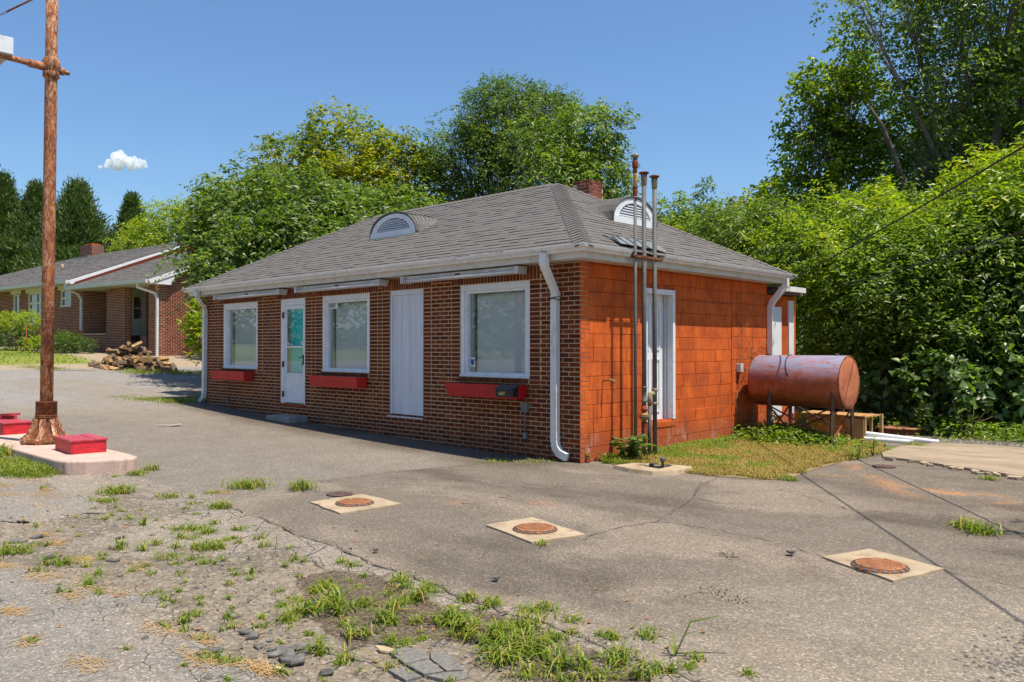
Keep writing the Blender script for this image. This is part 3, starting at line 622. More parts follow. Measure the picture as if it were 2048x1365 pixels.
# number sticker and digits on the middle window, small badge on the right one
def text(s, name, size, loc, rot, mat, parent=None, ext=.001, xs_=1.0):
    cu = bpy.data.curves.new(name, 'FONT'); cu.body = s; cu.size = size; cu.extrude = ext; cu.align_x = 'CENTER'; cu.align_y = 'CENTER'; cu.materials.append(mat)
    t_ = bpy.data.objects.new(name, cu); COL.objects.link(t_); bpy.context.view_layer.update(); me = bpy.data.meshes.new_from_object(t_.evaluated_get(bpy.context.evaluated_depsgraph_get())); bpy.data.objects.remove(t_)
    o = bpy.data.objects.new(name, me); COL.objects.link(o); o.location = loc; o.rotation_euler = rot; o.scale = (xs_, 1, 1)
    if parent: o.parent = parent
    return o
m = MB(); m.box(-6.40, -6.10, .092, .096, 2.40, 2.53); st = m.build('number_sticker', M['paper'], f2)
text('6807', 'number_digits', .135, (-6.25, .090, 2.465), (math.pi / 2, 0, 0), M['ink'], f2, .001, .85)
m = MB(); m.box(-2.35, -2.25, .092, .096, 1.33, 1.48); bd = m.build('badge_sticker', M['paper'], f3)
m = MB(); m.prism([(-2.34, .091, 1.45), (-2.26, .091, 1.45), (-2.265, .091, 1.375), (-2.30, .091, 1.345), (-2.335, .091, 1.375)], (0, -.001, 0)); m.build('badge_emblem', M['blueink'], f3)

# storm door
a, b = DR; m = MB()
for x0, x1, c, d in ((a, a + .13, DZ0, WZ1), (b - .05, b, DZ0, WZ1), (a + .13, b - .05, WZ1 - .13, WZ1)): m.box(x0, x1, .008, .12, c, d)
dr = m.build('door_frame', M['white'], store, bevel=.003)
m = MB(); x0, x1 = a + .135, b - .055; zt, zb = WZ1 - .135, DZ0 + .02
for c0, c1, c, d in ((x0, x0 + .06, zb, zt), (x1 - .05, x1, zb, zt), (x0 + .06, x1 - .05, zt - .08, zt), (x0 + .06, x1 - .05, 1.64, 1.675), (x0 + .06, x1 - .05, 1.06, 1.12), (x0 + .06, x1 - .05, zb, zb + .05)): m.box(c0, c1, .02, .055, c, d)
door = m.build('storm_door', M['white'], store, bevel=.003)
m = MB(); m.box(x0 + .06, x1 - .05, .03, .045, zb + .05, 1.06); m.build('kick_panel', M['white'], door)
for c, d in ((1.12, 1.64), (1.675, zt - .08)):
    m = MB(); m.box(x0 + .055, x1 - .045, .036, .040, c, d); m.build('pane', M['doorglass'], door)
m = MB(); m.box(x0, x1, .10, .13, DZ0, zt); m.build('inner_door', M['teal'], store)
m = MB(); m.box(x0 + .02, x0 + .13, .092, .099, DZ0 + .1, zt - .1); m.build('inner_door_edge', M['greyboard'], store)
for z in (2.32, 1.30, .68):
    m = MB(); m.box(a + .055, a + .115, -.004, .010, z - .06, z + .06); m.tube([(a + .125, -.004, z - .06), (a + .125, -.004, z + .06)], .01, 8); m.build('hinge', M['bronze'], dr)
m = MB(); m.box(x1 - .035, x1 - .012, .0, .022, 1.30, 1.50); m.tube([(x1 - .024, .01, 1.45), (x1 - .024, -.05, 1.45), (x1 - .09, -.055, 1.44)], .009, 8); m.tube([(x1 - .024, -.0, 1.33), (x1 - .02, -.03, 1.30), (x1 - .024, 0, 1.26)], .006, 6); m.build('door_handle', M['black'], door)
m = MB(); m.box(x0 + .09, x0 + .13, .034, .036, 1.70, 1.76); m.box(x0 + .2, x0 + .235, .034, .036, 1.69, 1.73); m.box(x1 - .12, x1 - .08, .034, .036, 1.69, 1.77); m.build('sticker', M['paper'], door)
m = MB(); m.box(a, b, -.015, .1, DZ0 - .07, DZ0 - .004); m.build('threshold', M['rust_red'], store)
# boarded doorway
a, b = BO; m = MB(); m.box(a, a + .045, .01, .08, BZ0, WZ1); m.box(b - .03, b, .01, .08, BZ0, WZ1); m.box(a + .045, b - .03, .01, .08, WZ1 - .085, WZ1)
m.hexa([(a - .05, -.02, BZ0 - .035), (b, -.02, BZ0 - .035), (b, .05, BZ0 - .035), (a - .05, .05, BZ0 - .035), (a - .05, -.02, BZ0 - .02), (b, -.02, BZ0 - .02), (b, .05, BZ0 + .005), (a - .05, .05, BZ0 + .005)])
bf = m.build('boarded_doorway', M['plank'], store, bevel=.003)
us = [a + .045, a + .10, a + .30, a + .505, a + .70, b - .03]
for i in range(5):
    m = MB(); m.box(us[i] + .0025, us[i + 1] - .0025, .03 + random.uniform(-.003, .003), .06, BZ0, WZ1 - .087); m.build('plank', M['plank'], bf, bevel=.002)
m = MB(); m.box(a + .02, b - .02, .056, .07, BZ0, WZ1 - .02); m.build('backing', M['dark'], bf)
# side door in its deep opening
y0, y1, z0, z1 = SD; m = MB()
for c0, c1, c, d in ((y0, y0 + .07, z0, z1), (y1 - .07, y1, z0, z1), (y0 + .07, y1 - .07, z1 - .08, z1)): m.box(-.10, .012, c0, c1, c, d)
for k in range(3): m.box(-.105 - .05 * (k + 1), -.105 - .05 * k - .008, y1 - .085 - .022 * k, y1 - .01, z0, z1)
m.box(-.28, -.10, y0, y0 + .03, z0, z1); m.box(-.28, -.10, y0 + .03, y1 - .11, z1 - .06, z1)
sf = m.build('side_door_frame', M['white'], store, bevel=.003)
m = MB(); yy0, yy1 = y0 + .03, y1 - .13; m.box(-.175, -.155, yy0, yy1, z0, z1 - .06)
for zz0, zz1 in ((z0 + .12, z0 + .98), (z0 + 1.12, z1 - .2)):
    for c0, c1 in ((yy0 + .09, (yy0 + yy1) / 2 - .04), ((yy0 + yy1) / 2 + .04, yy1 - .09)):
        for q in ((c0, c1, zz0, zz0 + .025), (c0, c1, zz1 - .025, zz1), (c0, c0 + .025, zz0 + .025, zz1 - .025), (c1 - .025, c1, zz0 + .025, zz1 - .025)): m.box(-.156, -.138, *q)
m.build('side_door', M['white'], store)

# eaves, fascia and gutters
def ring(mb, prof, segs):
    """sweep (outset, z) profile round the building; segs = list of polylines of (cornerfn) points"""
    n_ = len(prof)
    for seg in segs:
        rings = [mb.pts([fn(o, z) for o, z in prof]) for fn in seg]
        for r0, r1 in zip(rings[:-1], rings[1:]):
            for k in range(n_): l = (k + 1) % n_; mb.face((r0 + k, r0 + l, r1 + l, r1 + k))
        mb.face([rings[0] + k for k in range(n_)][::-1]); mb.face([rings[-1] + k for k in range(n_)])
FL = lambda o, z: (-BW - o, -o, z); FR = lambda o, z: (o, -o, z); BR = lambda o, z: (o, BD + o, z); BL = lambda o, z: (-BW - o, BD + o, z)
SY = lambda y: (lambda o, z: (o, y, z))
m = MB(); ring(m, [(.012, 2.868), (.28, 2.868), (.28, 3.02), (.012, 3.02)], [[BL, FL, FR, BR]]); m.build('fascia', M['board'], store)
GP = [(.282, 2.955), (.355, 2.955), (.368, 2.985), (.398, 3.005), (.412, 3.047), (.402, 3.05), (.385, 3.01), (.355, 2.975), (.292, 2.97), (.29, 3.03), (.282, 3.03)]
for sg in ([BL, FL, FR, SY(.70)], [SY(1.56), BR, (lambda o, z: (-.6, BD + o, z))]):
    m = MB(); ring(m, GP, [sg]); m.build('gutter', M['gutter'], store)
m = MB(); m.prism([(.41, .70, 3.045), (.28, .70, 3.045), (.28, .70, 2.95), (.36, .70, 2.95)], (0, .004, 0)); m.prism([(.41, 1.556, 3.045), (.28, 1.556, 3.045), (.28, 1.556, 2.95), (.36, 1.556, 2.95)], (0, .004, 0)); m.build('gutter_cap', M['gutter'], store)
m = MB()
for i in range(26): m.box(-2.6 + .06 * i + random.uniform(-.02, .02), -2.6 + .06 * i + random.uniform(.02, .06), -.385, -.365, 3.03, 3.055 + random.uniform(-.01, .012))
m.build('gutter_litter', M['soil'], store)
def rtube(mb, path, w_, d_, side):
    sd_ = Vector(side).normalized(); P = [Vector(p) for p in path]; rings = []
    for i, p in enumerate(P):
        t = (P[min(i + 1, len(P) - 1)] - P[max(i - 1, 0)]).normalized(); o = t.cross(sd_).normalized()
        # mitre widening
        if 0 < i < len(P) - 1:
            t0 = (P[i] - P[i - 1]).normalized(); k = 1 / max(.5, math.sqrt((1 + t0.dot((P[i + 1] - P[i]).normalized())) / 2))
        else: k = 1
        rings.append(mb.pts([p + sd_ * w_ / 2 * a_ + o * d_ / 2 * b_ * k for a_, b_ in ((-1, -1), (1, -1), (1, 1), (-1, 1))]))
    for r0, r1 in zip(rings[:-1], rings[1:]):
        for k in range(4): l = (k + 1) % 4; mb.face((r0 + k, r0 + l, r1 + l, r1 + k))
    mb.face([rings[-1] + k for k in range(4)])
def downspout(parent, path, w_, d_, side, bands, mat):
    m = MB(); rtube(m, path, w_, d_, side); o = m.build('downspout', mat, parent)
    bb = MB()
    for (p, q) in bands: rtube(bb, [p, q], w_ + .008, d_ + .008, side)
    bb.build('joint_band', mat, o); return o
gx = -.42
downspout(store, [(-.36, -.36, 2.97), (-.36, -.36, 2.80), (-.40, -.065, 2.42), (gx, -.055, 2.30), (gx, -.055, .30), (gx + .02, -.055, .2), (gx + .09, -.055, .12), (gx + .22, -.055, .075)], .085, .11, (0, -1, 0),
    [((gx, -.055, 1.95), (gx, -.055, 1.93)), ((gx, -.055, .98), (gx, -.055, .96)), ((gx, -.055, .36), (gx, -.055, .33)), ((-.36, -.36, 2.84), (-.36, -.36, 2.83))], M['gutter'])
m = MB(); m.tube([(gx - .075, -.05, 2.33), (gx - .05, -.12, 2.34), (gx + .06, -.115, 2.36), (gx + .07, -.02, 2.38)], .008, 6); m.tube([(gx - .075, -.1, 2.36), (gx + .06, -.115, 2.33), (gx + .08, -.02, 2.33)], .006, 6); m.build('tie_wire', M['cable'], store)
lx = -BW + .05
downspout(store, [(-BW + .3, -.36, 2.97), (-BW + .28, -.36, 2.86), (-BW + .12, -.08, 2.55), (lx + .02, -.055, 2.42), (lx, -.055, .62), (lx - .03, -.055, .48), (lx - .13, -.055, .40), (lx - .25, -.055, .36)], .085, .10, (0, -1, 0),
    [((lx, -.055, 1.9), (lx, -.055, 1.88)), ((lx, -.055, .95), (lx, -.055, .93))], M['gutter'])
downspout(store, [(.33, BD + .1, 2.97), (.33, BD + .1, 2.83), (.10, BD + .02, 2.52), (.06, BD + .02, 2.42), (.06, BD + .02, .2), (.10, BD + .0, .1), (.2, BD - .02, .05)], .085, .1, (0, 1, 0),
    [((.06, BD + .02, 1.5), (.06, BD + .02, 1.47))], M['gutter'])

# hipped roof
OH = .36; RX0, RX1, RY0, RY1 = -BW - OH, OH, -OH, BD + OH; HW = (RY1 - RY0) / 2; RM = .545; EZ = 3.035; RZ = EZ + RM * HW; RYc = (RY0 + RY1) / 2
SL = HW * math.sqrt(1 + RM * RM)
def clip(poly, half):  # half-plane (a,b,c): a*u+b*v<=c
    a_, b_, c_ = half; out = []
    for i in range(len(poly)):
        p, q = poly[i], poly[(i + 1) % len(poly)]; fp, fq = a_ * p[0] + b_ * p[1] - c_, a_ * q[0] + b_ * q[1] - c_
        if fp <= 0: out.append(p)
        if fp * fq < 0: t = fp / (fp - fq); out.append((p[0] + (q[0] - p[0]) * t, p[1] + (q[1] - p[1]) * t))
    return out
class Face:
    def __init__(s, o, u, v, L, SLn, hips=True):
        s.o, s.u, s.v = Vector(o), Vector(u).normalized(), Vector(v).normalized(); s.n = s.u.cross(s.v).normalized(); s.L, s.SL = L, SLn
        c = HW / SL if hips else 0
        s.half = [(-1, c, 0), (1, c, L), (0, 1, SLn)] if hips else [(-1, 0, 0), (1, 0, L), (0, 1, SLn)]
    def P(s, u, v, h): return s.o + s.u * u + s.v * v + s.n * h
    def mat(s, u, v): return Matrix((s.u, s.v, s.n)).transposed().to_4x4(), s.P(u, v, 0)
def tab_piece(mb, F_, poly, v0, e, tl):
    if len(poly) < 3: return
    top = mb.pts([F_.P(u, v, tl * (1 - .8 * (v - v0) / e) + .002) for u, v in poly]); bot = mb.pts([F_.P(u, v, -.004) for u, v in poly]); n_ = len(poly)
    mb.face([top + i for i in range(n_)])
    for i in range(n_): j = (i + 1) % n_; mb.face((bot + i, bot + j, top + j, top + i))
faces = [Face((RX0, RY0, EZ), (1, 0, 0), (0, HW, RM * HW), RX1 - RX0, SL), Face((RX1, RY0, EZ), (0, 1, 0), (-HW, 0, RM * HW), RY1 - RY0, SL),
         Face((RX1, RY1, EZ), (-1, 0, 0), (0, -HW, RM * HW), RX1 - RX0, SL), Face((RX0, RY1, EZ), (0, -1, 0), (HW, 0, RM * HW), RY1 - RY0, SL)]
ub = MB()
ub.v = [(RX0, RY0, EZ - .02), (RX1, RY0, EZ - .02), (RX1, RY1, EZ - .02), (RX0, RY1, EZ - .02), (RX0 + HW, RYc, RZ - .003), (RX1 - HW, RYc, RZ - .003)]
for q in ((0, 1, 5, 4), (1, 2, 5), (2, 3, 4, 5), (3, 0, 4), (0, 3, 2, 1)): ub.face(q)
for i in (0, 1, 2, 3): ub.v[i] = ub.v[i][:2] + (EZ - .004,)
roof = ub.build('roof', M['underlay'], store)
EXPO = SL / 27
def shingle_faces(FS, expo, wmin, wmax, parent, mat, near_n, fixed=(.18, .24, .3)):
    cand = []; mb = MB()
    for F_ in FS:
        nrow = int(round(F_.SL / expo))
        for r in range(nrow):
            v0, v1 = r * expo - (.02 if r == 0 else 0), (r + 1) * expo; u = -random.uniform(0, .3)
            while u < F_.L:
                w_ = random.choice(fixed) if near_n else random.uniform(wmin, wmax)
                poly = [(u + .001, v0), (u + w_ - .001, v0), (u + w_ - .001, v1), (u + .001, v1)]
                cl = poly
                for h in F_.half: cl = clip(cl, h) if cl else cl
                tl = random.choice((.006, .008, .013)) + random.uniform(0, .002)
                if cl and len(cl) >= 3:
                    whole = cl == poly and near_n
                    if whole and r > 0: cand.append((( F_.P(u, v0, 0) - cv).length, F_, u, w_, v0, v1, tl))
                    else: tab_piece(mb, F_, cl, v0, expo, tl)
                u += w_
    cand.sort(key=lambda c: c[0]); cache = {}
    for i, (d, F_, u, w_, v0, v1, tl) in enumerate(cand):
        if i < near_n:
            t_ = .014 if tl > .0125 else (.009 if tl > .0078 else .007); key = (w_, t_)
            if key not in cache:
                q = MB(); e = v1 - v0; a_ = q.pts([(.001, 0, t_ + .002), (w_ - .001, 0, t_ + .002), (w_ - .001, e, t_ * .2 + .002), (.001, e, t_ * .2 + .002), (.001, 0, -.004), (w_ - .001, 0, -.004), (w_ - .001, e, -.004), (.001, e, -.004)])
                for f in ((0, 1, 2, 3), (4, 5, 1, 0), (5, 6, 2, 1), (6, 7, 3, 2), (7, 4, 0, 3)): q.face([a_ + k for k in f])
                cache[key] = q.mesh('shingle', mat)
            mm, p = F_.mat(u, v0); mm.translation = p; o = link('shingle', cache[key], parent); o.matrix_local = mm
        else: tab_piece(mb, F_, [(u + .001, v0), (u + w_ - .001, v0), (u + w_ - .001, v1), (u + .001, v1)], v0, expo, tl)
    tag(mb.build('shingle_courses', mat, parent), kind='stuff')
shingle_faces(faces, EXPO, .15, .35, roof, M['shingle'], 298)
def caps(mb, A, B, n1, n2, wd=.14, st=.14):
    A, B, n1, n2 = map(Vector, (A, B, n1, n2)); d = (B - A); L = d.length; d.normalize()
    s1 = d.cross(n1).normalized(); s2 = n2.cross(d).normalized()
    if s1.dot(n2) > 0: s1 = -s1
    if s2.dot(n1) > 0: s2 = -s2
    k = int(L / st)
    for i in range(k):
        p, q = A + d * i * st, A + d * (i + 1.15) * st; l0, l1 = .022, .010; up = (n1 + n2).normalized()
        w_ = wd + random.uniform(-.006, .006)
        a_ = mb.pts([p + s1 * w_ + n1 * l0, p + up * (l0 + .004), p + s2 * w_ + n2 * l0, q + s1 * w_ + n1 * l1, q + up * l1, q + s2 * w_ + n2 * l1, p + s1 * w_, p + s2 * w_, p])
        mb.face((a_, a_ + 1, a_ + 4, a_ + 3)); mb.face((a_ + 1, a_ + 2, a_ + 5, a_ + 4)); mb.face((a_ + 6, a_ + 8, a_ + 1, a_)); mb.face((a_ + 8, a_ + 7, a_ + 2, a_ + 1)); mb.face((a_ + 6, a_, a_ + 3)); mb.face((a_ + 2, a_ + 7, a_ + 5))
hb = MB(); nF = [f.n for f in faces]; RL, RRt = (RX0 + HW, RYc, RZ), (RX1 - HW, RYc, RZ)
caps(hb, (RX1, RY0, EZ), RRt, nF[0], nF[1]); caps(hb, (RX0, RY0, EZ), RL, nF[3], nF[0]); caps(hb, (RX1, RY1, EZ), RRt, nF[1], nF[2]); caps(hb, (RX0, RY1, EZ), RL, nF[2], nF[3]); caps(hb, RL, RRt, nF[2], nF[0])
tag(hb.build('ridge_caps', M['shingle'], roof), kind='stuff')
# arched louvred dormer vents
def dormer(mtx, a_=.72, h_=.43, slats=5):
    """local: x across, z up, y into the roof; origin = base centre of the face"""
    root = empty('dormer_vent'); root.parent = roof; root.matrix_local = mtx
    N = 20; arc = [(a_ * math.cos(math.pi * i / N), h_ * math.sin(math.pi * i / N) ** .95) for i in range(N + 1)]
    # curved shingled hood, courses running back into the roof
    hb_ = MB(); L = 8
    def hood(t, s_):
        x, z = a_ * 1.03 * math.cos(math.pi * t), (h_ * 1.03) * abs(math.sin(math.pi * t)) ** .95
        yi = max(z, 0) / RM; flare = (s_ ** 2) * .35
        return Vector((x * (1 + flare * .9), -.05 + (yi + .12 + .05) * s_, z * (1 - .10 * s_ ** 3) + .014))
    for i in range(L):
        for j in range(11):
            t0, t1 = j / 11, (j + 1) / 11; s0, s1 = i / L, (i + 1) / L; lift = Vector((0, 0, 0))
            c = hood((t0 + t1) / 2, s0); nrm = Vector((c.x * .5, 0, .35)).normalized()
            l0, l1 = nrm * random.uniform(.012, .024), nrm * .003
            P = [hood(t0, s0) + l0, hood(t1, s0) + l0, hood(t1, s1) + l1, hood(t0, s1) + l1, hood(t0, s0) - nrm * .01, hood(t1, s0) - nrm * .01, hood(t1, s1) - nrm * .01, hood(t0, s1) - nrm * .01]
            hb_.hexa([P[4], P[5], P[6], P[7], P[0], P[1], P[2], P[3]])
    tag(hb_.build('hood_shingles', M['shingle'], root), kind='stuff')
    tm = MB(); ri = .76
    for i in range(N):
        (x0, z0), (x1, z1) = arc[i], arc[i + 1]
        P = [(x0 * ri, -.03, z0 * ri + .02), (x0, -.03, z0), (x1, -.03, z1), (x1 * ri, -.03, z1 * ri + .02)]
        tm.prism(P, (0, .05, 0))
    tm.build('arch_trim', M['white'], root)
    bm_ = MB(); bm_.box(-a_, a_, -.045, .02, -.045, .09); bm_.build('base_board', M['white'], root)
    bk = MB(); bk.prism([(x * .97, .09, z * .97) for x, z in arc], (0, .01, 0)); bk.build('backing', M['dark'], root)
    zt = h_ * ri * .97
    for i in range(slats):
        z = .105 + (zt - .10) * i / slats; xx = a_ * ri * math.sqrt(max(0.02, 1 - ((z + .03) / (h_ * ri + .02)) ** 2)) * .98
        q = MB(); q.hexa([(-xx, -.02, z), (xx, -.02, z), (xx, .05, z + .06), (-xx, .05, z + .06), (-xx, -.02, z + .012), (xx, -.02, z + .012), (xx, .05, z + .072), (-xx, .05, z + .072)]); q.build('slat', M['plank'], root)
    return root
yf = 1.22; zf = EZ + RM * (yf - RY0) + .01
dormer(Matrix.Translation((-5.79, yf, zf)))
xf = -1.02; zf2 = EZ + RM * (RX1 - xf) + .01
dormer(Matrix.Translation((xf, 2.76, zf2)) @ Matrix.Rotation(math.pi / 2, 4, 'Z'), .64, .44)
# chimney
ch = MB(); cx0, cx1, cy0, cy1 = -3.02, -2.60, 3.5, 3.95; ch.box(cx0 + .006, cx1 - .006, cy0 + .006, cy1 - .006, 4.2, 4.86); chim = ch.build('chimney', M['house_mortar'], roof)
q_cache = {}
for k in range(10):
    z = 4.28 + k * .068
    for (o, ux, nr, L, ang) in (((cx0, cy0), (1, 0), (0, -1), cx1 - cx0, 0), ((cx1, cy0), (0, 1), (1, 0), cy1 - cy0, math.pi / 2)):
        off = 0 if k % 2 else -.105; u = off
        while u < L - .02:
            l, r_ = max(0, u), min(L, u + .21); w_ = r_ - l - .01
            if w_ > .03 and not (k == 9 and random.random() < .5) and not (k == 8 and random.random() < .2):
                key = round(w_, 2)
                if key not in q_cache: q_cache[key] = pad_mesh('brick', key, .058, .05, .005, M['old_brick'])
                link('brick', q_cache[key], chim, (o[0] + ux[0] * (l + r_) / 2 + nr[0] * .002, o[1] + ux[1] * (l + r_) / 2 + nr[1] * .002, z), (0, 0, ang))
            u += .21
m = MB()
for k in range(7): x = cx0 + .03 + .06 * k; m.box(x, x + .05, cy0 + .02, cy0 + .1, 4.86, 4.90 + random.uniform(0, .05))
for k in range(6): y = cy0 + .05 + .065 * k; m.box(cx1 - .11, cx1 - .02, y, y + .055, 4.86, 4.90 + random.uniform(-.02, .05))
m.build('broken_crown', M['old_brick'], chim)
# bent flashing sheet around the vent pipes
F1 = faces[1]; m = MB()
P = [F1.P(u, v, h) for u, v, h in ((.98, .30, .02), (1.95, .30, .02), (2.0, .20, .09), (1.05, .36, .13), (1.98, .34, .12))]
a_ = m.pts([F1.P(.98, .14, .04), F1.P(1.06, .42, .035), F1.P(2.1, .40, .035), F1.P(2.14, .10, .04), F1.P(.98, .14, .05), F1.P(1.06, .38, .08), F1.P(2.08, .36, .08), F1.P(2.14, .10, .05)])
for f in ((0, 1, 5, 4), (1, 2, 6, 5), (2, 3, 7, 6), (4, 5, 6, 7)): m.face([a_ + k for k in f])
m.build('flashing', M['flash'], roof)
# low rear extension
m = MB(); m.box(-4.0, -.12, BD + .02, 7.2, -.1, 2.68); ext = m.build('rear_extension', M['orange'], store)
m = MB(); m.box(-4.0, .04, BD + .36, 7.2, 2.70, 2.80); m.prism([(-4.0, BD + .36, 2.82), (.04, BD + .36, 2.82), (-4.0, BD + .36, 3.5)], (0, .9, 0)); m.build('roof', M['shingle'], ext)
m = MB(); rtube(m, [(.10, BD + .36, 2.80), (.10, 7.1, 2.80)], .1, .1, (1, 0, 0)); m.build('gutter', M['gutter'], ext)
m = MB(); m.box(-.118, -.09, 6.1, 6.5, .3, 2.45); m.box(-.118, -.09, 6.84, 7.06, .3, 2.6); m.build('door_trim', M['white'], ext)

# three fluorescent strip lights under the eaves
LB = ['short fluorescent strip light over the leftmost window', 'fluorescent strip light under the eave above the storm door', 'longest fluorescent strip light, above the boarded doorway and right window']
for (a, b), lb in zip(((-10.45, -7.68), (-7.02, -4.32), (-3.66, -.98)), LB):
    r_ = empty('strip_light', ((a + b) / 2, -.17, 2.80)); tag(r_, lb, 'light', 'strip lights under the front eave'); L = (b - a) / 2
    m = MB(); m.box(-L, L, -.05, .13, -.005, .045); m.prism([(-L, -.05, -.005), (-L, .0, -.055), (-L, .06, -.06), (-L, .13, -.005)], (2 * L, 0, 0)); m.build('housing', M['fixture'], r_)
    m = MB(); m.tube([(-L + .04, -.085, -.035), (L - .04, -.085, -.035)], .019, 10); m.build('tube', M['tube'], r_)
    for s_ in (-1, 1):
        m = MB(); m.box(s_ * L - .035, s_ * L + .035, -.115, .08, -.07, .04); m.build('end_cap', M['fixture'], r_)
    m = MB(); m.box(-.06, .06, -.056, -.045, -.01, .02); m.build('clip', M['rust_dark'], r_)

# planters
PL = ['red wooden planter box under the leftmost window holding one small plant', 'empty red planter box under the middle window beside the storm door', 'deep red planter box under the right window behind the black mailbox']
for k, ((a, b, zt, zb), lb) in enumerate(zip(((-10.68, -9.12, 1.125, .925), (-6.58, -4.98, 1.10, .90), (-2.58, -1.0, 1.075, .87)), PL)):
    r_ = empty('planter_box', ((a + b) / 2, -.12, zb)); tag(r_, lb, 'planter', 'red planter boxes under the windows'); L = (b - a) / 2; h_ = zt - zb; mt = M['planter_red2' if k == 2 else 'planter_red']; sl_ = .07 if k < 2 else .06
    for nm, (q0, q1) in (('front_board', (0, .5)), ('front_board', (.51, 1))):
        m = MB(); m.hexa([(-L + sl_ * (1 - q0), -.12 - .02 * q0, h_ * q0), (L - sl_ * .3 * (1 - q0), -.12 - .02 * q0, h_ * q0), (L - sl_ * .3 * (1 - q0), -.10 - .02 * q0, h_ * q0), (-L + sl_ * (1 - q0), -.10 - .02 * q0, h_ * q0),
                          (-L + sl_ * (1 - q1), -.12 - .02 * q1, h_ * q1), (L - sl_ * .3 * (1 - q1), -.12 - .02 * q1, h_ * q1), (L - sl_ * .3 * (1 - q1), -.10 - .02 * q1, h_ * q1), (-L + sl_ * (1 - q1), -.10 - .02 * q1, h_ * q1)]); m.build(nm, mt, r_)
    for s_ in (-1, 1):
        m = MB(); x1, x2 = (s_ * (L - (sl_ if s_ < 0 else sl_ * .3)), s_ * L); m.hexa([(x1 - .01, -.10, 0), (x1 + .01, -.10, 0), (x1 + .01, .09, 0), (x1 - .01, .09, 0), (x2 - .01, -.12, h_), (x2 + .01, -.12, h_), (x2 + .01, .09, h_), (x2 - .01, .09, h_)]); m.build('end_board', mt, r_)
    m = MB(); m.box(-L + .03, L - .03, .075, .095, 0, h_ - .01); m.build('back_board', mt, r_)
    m = MB(); m.box(-L + .07, L - .03, -.1, .08, .01, .03); m.box(-L + .04, L - .02, -.115, .08, h_ * .45, h_ * .72); m.build('soil', M['soil'], r_)
# mailbox hung on the right planter
r_ = empty('mailbox', (-1.14, -.30, .905)); tag(r_, 'black wall mailbox numbered 6807 hung on the deep red planter', 'mailbox')
m = MB(); m.prism([(-.19, -.065, 0), (-.19, -.065, .115), (-.19, .055, .16), (-.19, .055, 0)], (.36, 0, 0)); m.build('box', M['black'], r_, bevel=.006)
m = MB(); m.prism([(-.205, -.085, .10), (-.205, -.08, .118), (-.205, .055, .178), (-.205, .055, .163)], (.39, 0, 0)); m.build('lid', M['black'], r_, bevel=.003)
text('6807', 'number_digits', .075, (-.05, -.068, .05), (math.pi / 2, 0, 0), M['gold'], r_, .002, .9)
# conduits
for x, z1, z0, lb, big in ((-1.03, .80, .27, 'grey outlet box and conduit on the brick below the mailbox', 1), (-10.28, .90, .38, 'thin grey conduit running down from the leftmost planter', 0)):
    r_ = empty('electrical_conduit', (x, -.02, z0)); tag(r_, lb, 'conduit')
    m = MB(); m.tube([(0, -.01, .08), (0, -.01, z1 - z0)], .011, 8); m.build('pipe', M['flash'], r_)
    m = MB(); m.box(-.028, .028, -.035, .018, 0, .10); m.build('lower_fitting', M['flash'], r_, bevel=.006)
    if big:
        m = MB(); m.box(-.06, .055, -.045, .018, z1 - z0 - .13, z1 - z0 + .01); m.build('outlet_box', M['flash'], r_, bevel=.004)
        for dz in (-.095, -.035): m = MB(); m.lathe((-.01, -.047, z1 - z0 + dz), [(.022, -.006), (.026, .006)], 12); m.build('outlet_cover', M['steel'], r_)
# door step slabs
r_ = empty('door_step', (-7.42, -.23, Zg(-7.4))); tag(r_, 'grey concrete paver step below the white storm door', 'step')
for dx in (-.225, .235):
    m = MB(); m.box(dx - .225, dx + .225, -.2, .21, -.03, .085); m.build('paver', M['stepcon'], r_, bevel=.01)

